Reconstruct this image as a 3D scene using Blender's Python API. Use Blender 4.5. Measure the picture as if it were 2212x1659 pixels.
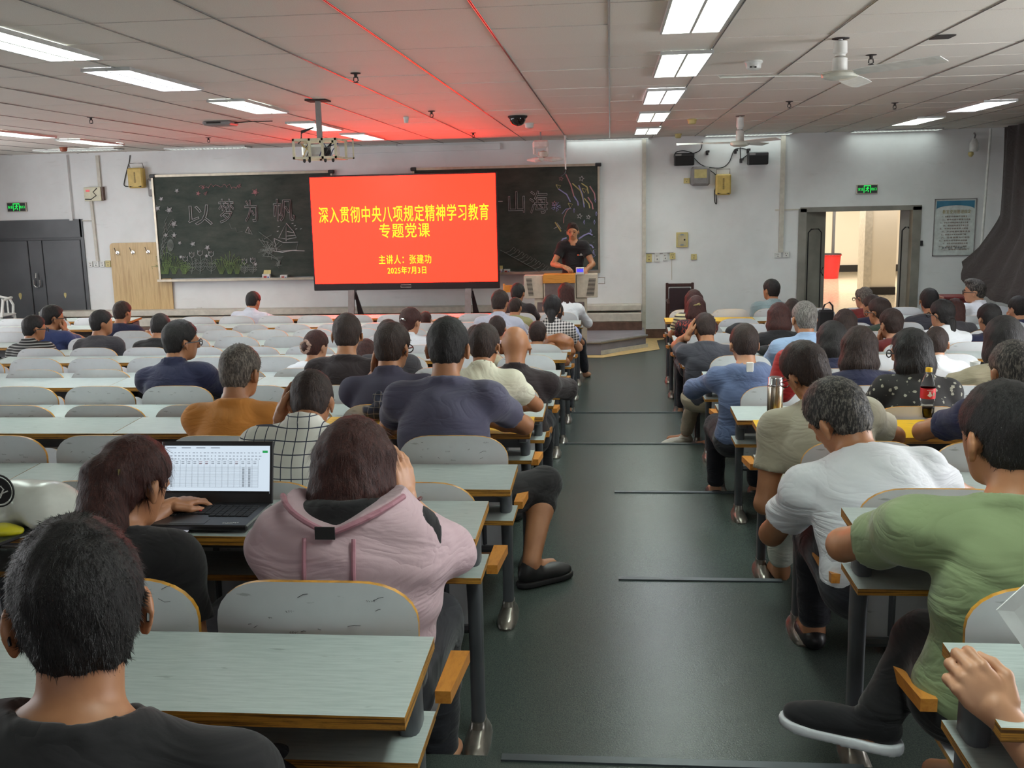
import bpy, bmesh, math, random
import numpy as np
from mathutils import Vector, Matrix
random.seed(7); rng = np.random.default_rng(7)
scene = bpy.context.scene
for o in list(bpy.data.objects): bpy.data.objects.remove(o)
COL = scene.collection

# ------------------------------------------------------------------ camera
F = 2200.0; CX, CY = 1106.0, 829.5
CAM = np.array([0.0, 0.0, 2.09])
def _cam():
    dy = np.array([(1317.5-CX)/F, (CY-431.0)/F, -1.0]); dy /= np.linalg.norm(dy)
    n = np.cross(np.array([1, 0.022, 0.0]), dy)
    if n[1] < 0: n = -n
    n /= np.linalg.norm(n)
    return np.stack([np.cross(dy, n), dy, n], 1)      # world -> camera
RC = _cam()
def at(px, py, axis, val):
    """the point of the plane (axis = val) that the photograph shows at a pixel"""
    d = RC.T @ np.array([(px-CX)/F, (CY-py)/F, -1.0])
    t = (val-CAM[axis])/d[axis]
    return CAM + d*t
def proj(p):
    q = RC @ (np.array(p, float)-CAM)
    return CX+F*q[0]/-q[2], CY-F*q[1]/-q[2]
cam_d = bpy.data.cameras.new('camera'); cam = bpy.data.objects.new('camera', cam_d); COL.objects.link(cam)
cam_d.sensor_fit = 'HORIZONTAL'; cam_d.sensor_width = 36; cam_d.lens = 36*F/2212.0
cam_d.clip_start = 0.05; cam_d.clip_end = 100
m = Matrix.Identity(4)
for i in range(3):
    for j in range(3): m[i][j] = RC.T[i][j]
m[0][3], m[1][3], m[2][3] = CAM
cam.matrix_world = m
scene.camera = cam

# ------------------------------------------------------------------ world, exposure
w = bpy.data.worlds.new('world'); scene.world = w; w.use_nodes = True
w.node_tree.nodes['Background'].inputs[0].default_value = (0.8, 0.85, 0.9, 1)
w.node_tree.nodes['Background'].inputs[1].default_value = 0.12
scene.view_settings.view_transform = 'Standard'; scene.view_settings.look = 'None'
scene.view_settings.exposure = 0.28
scene.view_settings.gamma = 1.0; scene.view_settings.use_curve_mapping = False
try:
    scene.cycles.max_bounces = 8; scene.cycles.diffuse_bounces = 6; scene.cycles.glossy_bounces = 3
    scene.cycles.transmission_bounces = 6; scene.cycles.transparent_max_bounces = 6
    scene.cycles.caustics_reflective = False; scene.cycles.caustics_refractive = False
    scene.cycles.sample_clamp_indirect = 4.0
    scene.cycles.use_denoising = True
except Exception: pass

PANEL = 27.0        # brightness of the fluorescent panels
SCREEN = 7.5       # brightness of the display

def area_light(name, loc, size, sizey, energy, color, rot=(0, 0, 0)):
    l = bpy.data.lights.new(name, 'AREA'); l.shape = 'RECTANGLE'; l.size = size; l.size_y = sizey
    l.energy = energy; l.color = color
    o = bpy.data.objects.new(name, l); o.location = loc; o.rotation_euler = rot; COL.objects.link(o)
    return o
# daylight of the corridor behind the open door
area_light('corridor_light', (5.4, 24.0, 2.85), 4.0, 6.0, 420, (1.0, 0.93, 0.82))
# added soft fill in front of the solid back wall, behind the camera
for wx_ in (-7.0, -2.4, 2.4):
    area_light('back_fill_light', (wx_, -5.7, 1.9), 3.2, 1.5, 22, (0.93, 0.96, 1.0), (math.radians(90), 0, 0))
# added fill along the left side wall, outside the picture, lifts ceiling and seats
for wy_ in (4.5, 8.0, 11.5):
    area_light('side_fill_light', (-10.05, wy_, 1.75), 1.7, 2.6, 85, (0.95, 0.97, 1.0), (0, math.radians(-90), 0))

# ------------------------------------------------------------------ colour and material helpers
for wy_ in (3.6, 5.6):  # added fill along the right wall, out of view, brightens that side
    area_light('side_fill_light', (5.5, wy_, 1.9), 1.5, 2.0, 115, (0.95, 0.97, 1.0), (0, math.radians(90), 0))
def lin(c):
    c = c/255.0
    return c/12.92 if c <= 0.04045 else ((c+0.055)/1.055)**2.4
def rgb(r, g, b): return (lin(r), lin(g), lin(b), 1.0)
MATS = {}
class NT:
    def __init__(s, name):
        s.m = bpy.data.materials.new(name); s.m.use_nodes = True
        s.t = s.m.node_tree; s.b = s.t.nodes['Principled BSDF']
    def n(s, kind, **kw):
        nd = s.t.nodes.new(kind)
        for k, v in kw.items():
            if hasattr(nd, k): setattr(nd, k, v)
            else: nd.inputs[k.replace('_', ' ').title() if k.replace('_', ' ').title() in nd.inputs else k].default_value = v
        return nd
    def l(s, a, b): s.t.links.new(a, b)
    def coord(s, scale=(1, 1, 1), kind='Object', rot=(0, 0, 0)):
        tc = s.n('ShaderNodeTexCoord'); mp = s.n('ShaderNodeMapping')
        mp.inputs['Scale'].default_value = scale; mp.inputs['Rotation'].default_value = rot
        s.l(tc.outputs[kind], mp.inputs[0]); return mp.outputs[0]
    def noise(s, vec, scale, detail=3, rough=0.5):
        nd = s.n('ShaderNodeTexNoise'); nd.inputs['Scale'].default_value = scale
        nd.inputs['Detail'].default_value = detail; nd.inputs['Roughness'].default_value = rough
        s.l(vec, nd.inputs['Vector']); return nd.outputs['Fac']
    def ramp(s, fac, stops, interp='LINEAR'):
        r = s.n('ShaderNodeValToRGB'); cr = r.color_ramp; cr.interpolation = interp
        while len(cr.elements) < len(stops): cr.elements.new(0.5)
        for e, (p, c) in zip(cr.elements, stops): e.position = p; e.color = c if len(c) == 4 else (*c, 1)
        s.l(fac, r.inputs[0]); return r.outputs[0]
    def mix(s, fac, a, b):
        mx = s.n('ShaderNodeMix'); mx.data_type = 'RGBA'
        for v, i in ((fac, 0), (a, 6), (b, 7)):
            if hasattr(v, 'links') or hasattr(v, 'is_linked'): s.l(v, mx.inputs[i])
            else: mx.inputs[i].default_value = v
        return mx.outputs[2]
    def math(s, op, a, b=None, c=None):
        md = s.n('ShaderNodeMath'); md.operation = op
        for i, v in enumerate((a, b, c)):
            if v is None: continue
            if isinstance(v, (int, float)): md.inputs[i].default_value = v
            else: s.l(v, md.inputs[i])
        return md.outputs[0]
    def bump(s, h, strength=0.2, dist=0.01):
        b = s.n('ShaderNodeBump'); b.inputs['Strength'].default_value = strength; b.inputs['Distance'].default_value = dist
        s.l(h, b.inputs['Height']); s.l(b.outputs[0], s.b.inputs['Normal'])
    def base(s, c):
        if hasattr(c, 'is_linked'): s.l(c, s.b.inputs['Base Color'])
        else: s.b.inputs['Base Color'].default_value = c
    def rough(s, r):
        if hasattr(r, 'is_linked'): s.l(r, s.b.inputs['Roughness'])
        else: s.b.inputs['Roughness'].default_value = r

def flat(name, col, rough=0.5, metal=0.0, emit=None, estr=0.0, var=0.06, scale=14, bump=0.05, spec=0.5):
    """a plain surface with a little procedural mottling"""
    if name in MATS: return MATS[name]
    q = NT(name); v = q.coord()
    f = q.noise(v, scale, 3)
    dark = tuple(max(0, c*(1-var*2.2)) for c in col[:3])+(1,)
    lite = tuple(min(1, c*(1+var*1.6)) for c in col[:3])+(1,)
    q.base(q.ramp(f, [(0.3, dark), (0.7, lite)])); q.rough(rough)
    q.b.inputs['Metallic'].default_value = metal
    q.b.inputs['Specular IOR Level'].default_value = spec
    if bump: q.bump(q.noise(v, scale*8, 2), bump, 0.002)
    if emit is not None:
        q.b.inputs['Emission Color'].default_value = emit; q.b.inputs['Emission Strength'].default_value = estr
    MATS[name] = q.m; return q.m

# ------------------------------------------------------------------ mesh helpers
class MB:
    """collects shapes and links them as ONE mesh object"""
    def __init__(s): s.v = []; s.f = []; s.mi = []
    def add(s, vs, fs, mi=0):
        o = len(s.v); s.v += [tuple(map(float, v)) for v in vs]; s.f += [tuple(i+o for i in f) for f in fs]; s.mi += [mi]*len(fs); return s
    def box(s, lo, hi, mi=0, bev=0.0, mi_top=None):
        x0, y0, z0 = lo; x1, y1, z1 = hi
        if bev > 0:
            b = min(bev, abs(x1-x0)/2.01, abs(y1-y0)/2.01, abs(z1-z0)/2.01)
            vs = []; 
            for zc, inset in ((z0, b), (z0+b, 0), (z1-b, 0), (z1, b)):
                k = inset
                for (cx, cy) in ((x0, y0), (x1, y0), (x1, y1), (x0, y1)):
                    sx = 1 if cx == x0 else -1; sy = 1 if cy == y0 else -1
                    if (sx, sy) in ((1, 1), (-1, -1)):
                        vs += [(cx+sx*(k), cy+sy*(b+k*0.4), zc), (cx+sx*(b+k*0.4), cy+sy*k, zc)]
                    else:
                        vs += [(cx+sx*(b+k*0.4), cy+sy*k, zc), (cx+sx*k, cy+sy*(b+k*0.4), zc)]
            fs = [tuple(reversed(range(8)))]+[tuple(range(24, 32))]
            for r in range(3):
                for i in range(8):
                    j = (i+1) % 8; fs.append((r*8+i, r*8+j, r*8+8+j, r*8+8+i))
            s.add(vs, fs, mi); 
            if mi_top is not None: s.mi[len(s.mi)-len(fs)+1] = mi_top
            return s
        vs = [(x0, y0, z0), (x1, y0, z0), (x1, y1, z0), (x0, y1, z0), (x0, y0, z1), (x1, y0, z1), (x1, y1, z1), (x0, y1, z1)]
        fs = [(0, 3, 2, 1), (4, 5, 6, 7), (0, 1, 5, 4), (1, 2, 6, 5), (2, 3, 7, 6), (3, 0, 4, 7)]
        s.add(vs, fs, mi)
        if mi_top is not None: s.mi[-5] = mi_top
        return s
    def tube(s, pts, r, mi=0, n=8, cap=True, radii=None):
        pts = [Vector(p) for p in pts]; rings = []; up = None
        for i, p in enumerate(pts):
            d = (pts[min(i+1, len(pts)-1)]-pts[max(i-1, 0)])
            if d.length < 1e-9: d = Vector((0, 0, 1))
            d.normalize()
            if up is None:
                up = Vector((0, 0, 1)) if abs(d.z) < 0.9 else Vector((1, 0, 0))
            a = d.cross(up); 
            if a.length < 1e-6: a = d.orthogonal()
            a.normalize(); b = d.cross(a).normalized(); up = -b if False else up
            rr = radii[i] if radii else r
            rings.append([p+(a*math.cos(2*math.pi*k/n)+b*math.sin(2*math.pi*k/n))*rr for k in range(n)])
        vs = [v for rg in rings for v in rg]; fs = []
        for i in range(len(pts)-1):
            for k in range(n):
                j = (k+1) % n; fs.append((i*n+k, i*n+j, i*n+n+j, i*n+n+k))
        if cap: fs += [tuple(reversed(range(n))), tuple(range((len(pts)-1)*n, len(pts)*n))]
        return s.add(vs, fs, mi)
    def lathe(s, prof, c=(0, 0, 0), n=24, mi=0, axis='z'):
        vs = []; fs = []
        for (r, z) in prof:
            for k in range(n):
                a = 2*math.pi*k/n
                if axis == 'z': vs.append((c[0]+r*math.cos(a), c[1]+r*math.sin(a), c[2]+z))
                elif axis == 'y': vs.append((c[0]+r*math.cos(a), c[1]+z, c[2]+r*math.sin(a)))
                else: vs.append((c[0]+z, c[1]+r*math.cos(a), c[2]+r*math.sin(a)))
        for i in range(len(prof)-1):
            for k in range(n):
                j = (k+1) % n; fs.append((i*n+k, i*n+j, i*n+n+j, i*n+n+k))
        return s.add(vs, fs, mi)
    def prism(s, poly, y0, y1, axis='y', mi=0):
        """polygon given in the two other axes, extruded between y0 and y1"""
        n = len(poly); vs = []
        for t in (y0, y1):
            for (a, b) in poly: vs.append((a, t, b) if axis == 'y' else ((a, b, t) if axis == 'z' else (t, a, b)))
        fs = [tuple(range(n)), tuple(reversed(range(n, 2*n)))]+[(i, n+i, n+(i+1) % n, (i+1) % n) for i in range(n)]
        return s.add(vs, fs, mi)
    def mesh(s, name, mats, smooth=False):
        me = bpy.data.meshes.new(name); me.from_pydata(s.v, [], s.f); 
        for mm in (mats if isinstance(mats, (list, tuple)) else [mats]): me.materials.append(mm)
        if s.mi and max(s.mi) > 0: me.polygons.foreach_set('material_index', s.mi)
        bm = bmesh.new(); bm.from_mesh(me); bmesh.ops.recalc_face_normals(bm, faces=bm.faces)
        if smooth:
            for f in bm.faces: f.smooth = True
            for e in bm.edges:
                if len(e.link_faces) == 2 and e.calc_face_angle(0) > 0.7: e.smooth = False
        bm.to_mesh(me); bm.free()
        me.update(); return me
    def build(s, name, mats, parent=None, loc=(0, 0, 0), smooth=False, **tags):
        return link(name, s.mesh(name, mats, smooth), parent, loc, **tags)

def link(name, data, parent=None, loc=(0, 0, 0), rot=None, **tags):
    o = bpy.data.objects.new(name, data); COL.objects.link(o); o.location = loc
    if rot: o.rotation_euler = rot
    if parent is not None: o.parent = parent
    for k, v in tags.items():
        if v is not None: o[k] = v
    return o
def thing(name, label, cat, loc=(0, 0, 0), rot=None, group=None):
    o = link(name, None, None, loc, rot, label=label, category=cat)
    if group: o['group'] = group
    o.empty_display_size = 0.1
    return o
def text_mesh(body, size, ext=0.001, offset=0.0, outline=0.0, align='CENTER'):
    c = bpy.data.curves.new('t', 'FONT'); c.body = body; c.size = size; c.space_character = 1.12; c.align_x = align; c.align_y = 'CENTER'
    c.resolution_u = 3
    if outline:
        c.fill_mode = 'NONE'; c.bevel_depth = outline; c.bevel_resolution = 0
    else:
        c.extrude = ext; c.offset = offset
    o = bpy.data.objects.new('t', c); COL.objects.link(o)
    dg = bpy.context.evaluated_depsgraph_get(); me = bpy.data.meshes.new_from_object(o.evaluated_get(dg))
    bpy.data.objects.remove(o); bpy.data.curves.remove(c)
    return me
def fit_text(me, w, h):
    """scale the flat lettering mesh to w x h and centre it"""
    n = len(me.vertices); a = np.empty(n*3); me.vertices.foreach_get('co', a); a = a.reshape(-1, 3)
    lo, hi = a.min(0), a.max(0); c = (lo+hi)/2; sz = np.maximum(hi-lo, 1e-6)
    a[:, 0] = (a[:, 0]-c[0])*(w/sz[0]); a[:, 1] = (a[:, 1]-c[1])*(h/sz[1] if h else w/sz[0]); a[:, 2] -= c[2]
    me.vertices.foreach_set('co', a.ravel()); me.update(); return me
def put_text(name, body, parent, loc, w, h, mat, rot=(math.pi/2, 0, 0), ext=0.001, offset=0.0, outline=0.0):
    me = fit_text(text_mesh(body, 1.0, ext, offset, outline), w, h); me.name = name; me.materials.clear(); me.materials.append(mat)
    return link(name, me, parent, loc, rot)

# ------------------------------------------------------------------ materials
def mk_wall():
    q = NT('wall_paint'); v = q.coord()
    f = q.noise(v, 1.3, 4, 0.6); g = q.noise(v, 40, 2)
    c = q.ramp(f, [(0.25, rgb(214, 214, 214)), (0.6, rgb(228, 229, 230))])
    s = q.ramp(q.noise(q.coord((1, 1, 5)), 2.6, 5, 0.7), [(0.62, (0, 0, 0, 1)), (0.75, (1, 1, 1, 1))])
    q.base(q.mix(q.math('MULTIPLY', s, 0.25), c, rgb(176, 172, 164))); q.rough(0.6); q.bump(g, 0.08, 0.002); return q.m
def mk_ceiling():
    q = NT('ceiling_board'); v = q.coord(kind='Object')
    f = q.noise(v, 230, 2); g = q.noise(v, 0.9, 2)
    c = q.ramp(f, [(0.3, rgb(214, 206, 198)), (0.5, rgb(232, 226, 218))])
    q.base(q.mix(q.math('MULTIPLY', g, 0.25), c, rgb(206, 198, 188))); q.rough(0.62); q.bump(f, 0.25, 0.002); return q.m
def mk_floor():
    q = NT('vinyl_floor'); v = q.coord()
    sp = q.noise(v, 260, 3, 0.7); big = q.noise(v, 0.45, 2, 0.5)
    c1 = q.ramp(sp, [(0.32, rgb(44, 60, 60)), (0.5, rgb(62, 77, 75)), (0.7, rgb(84, 95, 88))])
    c2 = q.ramp(sp, [(0.32, rgb(58, 61, 59)), (0.7, rgb(86, 88, 80))])
    c = q.mix(big, c1, c2)
    q.base(c)
    q.rough(0.27); q.b.inputs['Specular IOR Level'].default_value = 0.24; q.bump(q.noise(v, 220, 3), 0.25, 0.002); return q.m
def mk_laminate(name, a, b, tint_noise=0.6):
    q = NT(name); v = q.coord((2.2, 26, 1), 'Object')
    f = q.noise(v, 5, 5, 0.65); g = q.noise(q.coord(), 2.5, 3)
    c = q.ramp(f, [(0.3, a), (0.62, b)])
    scf = q.ramp(q.noise(q.coord((3, 14, 8), rot=(0.2, 0.4, 0.5)), 4.2, 3, 0.4), [(0.70, (0, 0, 0, 1)), (0.74, (1, 1, 1, 1))])
    c = q.mix(q.math('MULTIPLY', scf, 0.45), c, rgb(110, 112, 112))
    q.base(c); q.rough(q.ramp(g, [(0.3, (0.28,)*3+(1,)), (0.7, (0.42,)*3+(1,))])); q.bump(f, 0.05, 0.001); return q.m
def mk_chairwhite():
    q = NT('chair_laminate'); v = q.coord()
    f = q.noise(v, 4, 4, 0.6)
    c = q.ramp(f, [(0.3, rgb(198, 200, 204)), (0.7, rgb(216, 218, 222))])
    scf = q.ramp(q.noise(q.coord((6, 6, 22), rot=(0.3, 0.9, 0.2)), 2.3, 4, 0.5), [(0.66, (0, 0, 0, 1)), (0.7, (1, 1, 1, 1))])
    ran = q.n('ShaderNodeObjectInfo')
    c = q.mix(q.math('MULTIPLY', scf, 0.5), c, rgb(105, 104, 106))
    c = q.mix(q.math('MULTIPLY', ran.outputs['Random'], 0.25), c, rgb(168, 170, 168))
    q.base(c); q.rough(0.38); q.bump(f, 0.05, 0.001); return q.m
def mk_ply(name='plywood_edge', a=rgb(96, 62, 26), b=rgb(196, 140, 54)):
    q = NT(name); v = q.coord((2, 2, 170))
    f = q.noise(v, 2.2, 2); g = q.noise(q.coord((6, 6, 30)), 5, 4, 0.7)
    c = q.ramp(f, [(0.38, a), (0.55, b)])
    q.base(q.mix(q.ramp(g, [(0.5, (0, 0, 0, 1)), (0.75, (0.6, 0.6, 0.6, 1))]), c, rgb(60, 40, 22))); q.rough(0.5); return q.m
def mk_wood(name, a, b, scale=(14, 14, 1.2), n=2.4):
    q = NT(name); v = q.coord(scale); f = q.noise(v, n, 5, 0.6)
    q.base(q.ramp(f, [(0.3, a), (0.5, b), (0.72, a)])); q.rough(0.4); q.bump(f, 0.05, 0.001); return q.m
M = {}
M['wall'] = mk_wall(); M['ceil'] = mk_ceiling(); M['floor'] = mk_floor()
M['desk'] = mk_laminate('desk_laminate', rgb(162, 172, 170), rgb(182, 191, 188))
M['desk_yellow'] = mk_laminate('desk_laminate_yellow', rgb(206, 160, 14), rgb(232, 184, 22))
M['chair'] = mk_chairwhite()
M['ply'] = mk_ply(); M['chair_ply'] = flat('chair_ply_edge', rgb(192, 138, 48), 0.35, var=0.2, scale=30)
M['oak'] = mk_wood('oak_panel', rgb(178, 146, 98), rgb(204, 174, 124), (9, 9, 0.7), 2.2)
M['armwood'] = mk_wood('armrest_wood', rgb(178, 108, 36), rgb(206, 138, 56), (20, 3, 20), 2.0)
M['leg'] = flat('desk_leg_paint', rgb(86, 88, 92), 0.42, 0.2, var=0.12, scale=5)
M['foot'] = flat('foot_cover_metal', rgb(136, 130, 122), 0.3, 0.7, var=0.18, scale=12)
M['panel'] = flat('modesty_panel', rgb(112, 112, 116), 0.5)
M['rail'] = flat('ceiling_rail', rgb(150, 146, 142), 0.22, 0.35, bump=0)
M['dark'] = flat('dark_gap', rgb(46, 40, 38), 0.8, bump=0)
M['lampframe'] = flat('lamp_frame', rgb(190, 190, 188), 0.4, 0.3, bump=0)
def lamp_mat(name, col, s):
    q = NT(name); q.base((0.9, 0.9, 0.9, 1)); q.b.inputs['Emission Color'].default_value = col; q.b.inputs['Emission Strength'].default_value = s
    return q.m
M['lamp'] = lamp_mat('lamp_tube_light', (0.86, 1.0, 0.92, 1), PANEL)
M['lamp_cool'] = lamp_mat('lamp_tube_light_cool', (0.82, 0.88, 1.0, 1), PANEL)
M['lamp_far'] = lamp_mat('lamp_tube_far', (0.88, 1.0, 0.94, 1), 2.6)
M['louver'] = flat('lamp_louver', rgb(225, 228, 228), 0.35, 0.2, bump=0)
M['brown'] = flat('brown_skirting', rgb(98, 72, 60), 0.5, var=0.15)
M['tape'] = flat('yellow_tape', rgb(206, 174, 120), 0.5)
M['doorgrey'] = flat('door_paint_dark', rgb(84, 86, 90), 0.45, var=0.1, scale=2)
M['doorbeige'] = flat('door_paint_grey', rgb(132, 128, 120), 0.45, var=0.12, scale=3)
M['black'] = flat('black_plastic', rgb(34, 32, 34), 0.4)
M['blackmatte'] = flat('black_matte', rgb(24, 22, 24), 0.7)
M['white'] = flat('white_plastic', rgb(214, 214, 210), 0.35)
M['cream'] = flat('cream_plastic', rgb(200, 184, 124), 0.4)
M['ivory'] = flat('ivory_metal', rgb(206, 200, 172), 0.4)
M['yellowbox'] = flat('yellowed_plastic', rgb(206, 176, 96), 0.45)
M['greybox'] = flat('grey_plastic', rgb(138, 134, 134), 0.45)
M['chrome'] = flat('chrome', rgb(200, 200, 200), 0.15, 1.0, bump=0)
M['steel'] = flat('brushed_steel', rgb(176, 168, 150), 0.22, 1.0, var=0.05)
M['conduit'] = flat('conduit_trunking', rgb(196, 190, 178), 0.45)
M['board'] = None
def mk_board():
    q = NT('blackboard_slate'); v = q.coord()
    f = q.noise(q.coord((1, 1, 2.5)), 2.5, 5, 0.65)
    q.base(q.ramp(f, [(0.3, rgb(52, 62, 58)), (0.7, rgb(82, 86, 80))])); q.b.inputs['Specular IOR Level'].default_value = 0.2; q.rough(0.75); q.bump(q.noise(v, 150, 2), 0.05, 0.001); return q.m
M['board'] = mk_board()
M['chalk'] = flat('white_chalk', rgb(186, 184, 186), 0.9, bump=0)
M['chalk_dim'] = flat('faint_chalk', rgb(130, 136, 132), 0.9, bump=0)
M['chalk_yellow'] = flat('yellow_chalk', rgb(174, 164, 112), 0.9, bump=0)
M['chalk_green'] = flat('green_chalk', rgb(118, 140, 92), 0.9, bump=0)
M['chalk_pink'] = flat('pink_chalk', rgb(182, 130, 134), 0.9, bump=0)
M['chalk_blue'] = flat('blue_chalk', rgb(150, 150, 196), 0.9, bump=0)
M['alu'] = flat('aluminium_frame', rgb(176, 166, 150), 0.35, 0.7)

# ------------------------------------------------------------------ room shell
WY = 15.5; CZ = 2.978; XL = -10.2; XR = 5.62; YB = -6.0
STEPS = [(2.543, 0.60), (4.205, 0.48), (5.944, 0.36), (7.677, 0.24), (9.419, 0.12)]
def floor_z(y):
    for (e, z) in STEPS:
        if y < e: return z
    return 0.0
def struct(name, mb, mat, **k): return mb.build(name, mat, kind='structure', **k)
mb = MB(); mb.box((XL-0.3, YB-0.3, -0.1), (XR+0.3, WY+0.05, 0.0))
fl = struct('floor', mb, M['floor'])
prev = YB-0.3
for i, (e, z) in enumerate(reversed(STEPS)):
    mb = MB(); mb.box((XL-0.3, YB-0.3, z-0.12), (XR+0.3, e, z), bev=0.0); mb.build('floor_step', M['floor'], fl)
M['nosing'] = flat('nosing_strip', rgb(70, 76, 80), 0.4, 0.3)
nos = [(2.543, .60, -0.30, 0.66), (4.205, .48, 0.03, 0.72), (5.944, .36, 0.02, 0.76), (7.677, .24, -0.36, 0.70), (9.419, .12, -0.36, 0.66)]
for i, (e, z, xa, xb) in enumerate(nos):
    mb = MB(); mb.box((xa, e-0.028, z), (xb, e+0.004, z+0.006)); mb.box((xa, e-0.002, z-0.03), (xb, e+0.005, z+0.004)); mb.build('nosing', M['nosing'], fl)

mb = MB(); mb.box((XL-0.3, YB, CZ+0.03), (XR+0.3, WY+0.05, CZ+0.12)); ceil = struct('ceiling', mb, M['dark'])
# boards of the ceiling: each its own piece for the nearest ones, the far ones joined
tile = MB(); tile.box((-0.3045, -0.2945, 0), (0.3045, 0.2945, 0.028)); tile_me = tile.mesh('ceiling_tile', M['ceil'])
cells = []
for i in range(-17, 10):
    for j in range(-3, 20):
        x = 0.62*i+0.31; y = 5.52+0.6*j+0.3-0.0
        if x < XL or x > XR+0.1 or y > WY: continue
        q0 = proj((x, max(y, 0.5), CZ)); vis = -260 < q0[0] < 2480 and q0[1] > -160 and y > 3.2
        cells.append((vis, y, x))
near = sorted([c for c in cells if c[0]], key=lambda c: c[1])[:300]; nset = set(near)
rest = MB()
for c in cells:
    dz = random.uniform(-0.002, 0.003)
    if c in nset: link('ceiling_tile', tile_me, ceil, (c[2], c[1], CZ+dz))
    else: rest.box((c[2]-0.3045, c[1]-0.2945, CZ), (c[2]+0.3045, c[1]+0.2945, CZ+0.028))
rest.box((XL-0.3, YB, CZ), (XR+0.3, 3.6, CZ+0.028))
rest.build('far_ceiling_tiles', M['ceil'], ceil, kind='stuff')
for i in range(-16, 10):
    mb = MB(); x = 0.62*i
    mb.box((x-0.006, 3.0, CZ-0.004), (x-0.003, WY, CZ+0.004)); mb.box((x+0.003, 3.0, CZ-0.004), (x+0.006, WY, CZ+0.004)); mb.box((x-0.004, 3.0, CZ+0.002), (x+0.004, WY, CZ+0.01))
    mb.build('ceiling_rail', M['rail'], ceil, kind='stuff')

def wallbox(name, lo, hi, mat='wall', **k):
    mb = MB(); mb.box(lo, hi); return struct(name, mb, M[mat], **k)
DX0, DX1, DZ = 2.78, 4.50, 1.895
ld = at(176, 480, 1, WY); LDX = float(ld[0]); LDZ = float(at(120, 477, 1, WY)[2]); LDX0 = -10.05
wall_front = wallbox('wall_front', (LDX, WY, 0), (DX0, WY+0.24, 3.1))
def wpart(lo, hi):
    mb = MB(); mb.box(lo, hi); return mb.build('wall_section', M['wall'], wall_front)
wpart((DX0, WY, DZ), (DX1, WY+0.24, 3.1)); wpart((DX1, WY, 0), (XR+0.3, WY+0.24, 3.1)); wpart((LDX0, WY, LDZ), (LDX, WY+0.24, 3.1)); wpart((XL-0.3, WY, 0), (LDX0, WY+0.24, 3.1))
wallbox('wall_left', (XL-0.3, YB-0.3, 0), (XL, WY, 3.1)); wallbox('wall_right', (XR, YB-0.3, 0), (XR+0.25, WY, 3.1)); wallbox('wall_back', (XL-0.3, YB-0.3, 0), (XR+0.3, YB, 3.1))
# pilaster ribs and shallow offsets of the front wall
xa = float(at(1387, 500, 1, WY)[0]); xb = float(at(1395, 500, 1, WY)[0])
wallbox('trim_1', (xa, WY-0.06, 0), (xb, WY, 2.95), 'conduit')
xc = float(at(1690, 400, 1, WY)[0])
wallbox('trim_2', (xc-0.035, WY-0.03, float(at(1682, 545, 1, WY)[2])), (xc+0.03, WY, 2.95), 'conduit')
wallbox('trim_3', (DX0-0.36, WY-0.015, DZ-0.02), (DX0, WY, DZ), 'conduit')
x1 = float(at(146, 400, 1, WY)[0]); wallbox('trim_4', (x1, WY-0.05, LDZ), (x1+0.05, WY, 2.95))
# upper ledge behind the screen
lz = float(at(900, 350, 1, WY)[2]); wallbox('trim_5', (float(at(718, 340, 1, WY)[0]), WY-0.05, 2.86), (float(at(1081, 340, 1, WY)[0]), WY, 2.95))
# baseboards
for (a, b, nm) in ((xb, DX0, 1), (DX1, XR, 2)):
    wallbox('baseboard_front' if nm == 1 else 'baseboard_right', (a, WY-0.02, 0), (b, WY, 0.14), 'brown')
wallbox('baseboard_left', (LDX, WY-0.02, 0.2), (xa, WY, 0.3), 'brown')

# stage platform along the front wall with an angled right end
stage = MB(); P1 = at(1298, 766, 2, 0); P2 = at(1395, 750, 2, 0)
poly = [(XL+0.6, P1[1]+0.02), (P1[0], P1[1]), (P2[0], P2[1]), (P2[0], WY-0.01), (XL+0.6, WY-0.01)]
stage.prism(poly, 0.0, 0.17, 'z', 0)
M['stage'] = flat('stage_vinyl', rgb(138, 134, 142), 0.45, var=0.12, scale=3)
st = stage.build('stage_platform', M['stage'], label='low grey stage platform with worn front edge along the front wall', category='platform')
mb = MB(); mb.tube([(XL+0.6, P1[1]+0.0, 0.17), (P1[0], P1[1]-0.02, 0.17), (P2[0]+0.02, P2[1]-0.01, 0.17)], 0.018); mb.build('nosing', M['rail'], st)
mb = MB(); d = 0.03; mb.prism([(P1[0], P1[1]-d), (P2[0]+d, P2[1]-d), (P2[0]+d, P2[1]), (P1[0], P1[1])], 0, 0.055, 'z'); mb.build('kickboard', M['conduit'], st)
mb = MB(); mb.box((-9, WY-0.34, 0.17), (xa-0.01, WY-0.005, 0.29)); mb.build('rear_step', M['brown'], st)
mb = MB(); mb.box((-9, WY-0.3, 0.29), (xa-0.01, WY-0.01, 0.42), bev=0.01); mb.box((-9, WY-0.24, 0.45), (xa-0.01, WY-0.01, 0.54), bev=0.01); mb.build('cable_trunking', M['conduit'], st)
# yellow tape around the foot of the stage
tp = MB(); T = [at(1265, 773, 2, 0), at(1303, 773, 2, 0), at(1425, 755, 2, 0), at(1419, 736, 2, 0), at(1435, 733, 2, 0), at(1435, 731, 2, 0), at(1392, 731, 2, 0), at(1392, 750, 2, 0), at(1300, 768, 2, 0), at(1265, 768, 2, 0)]
tp.add([(p[0], p[1], 0.004) for p in T], [(0, 1, 8, 9), (1, 2, 7, 8), (2, 3, 6, 7), (3, 4, 5, 6)]); tp.build('trim_6', M['tape'], kind='structure')

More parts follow.
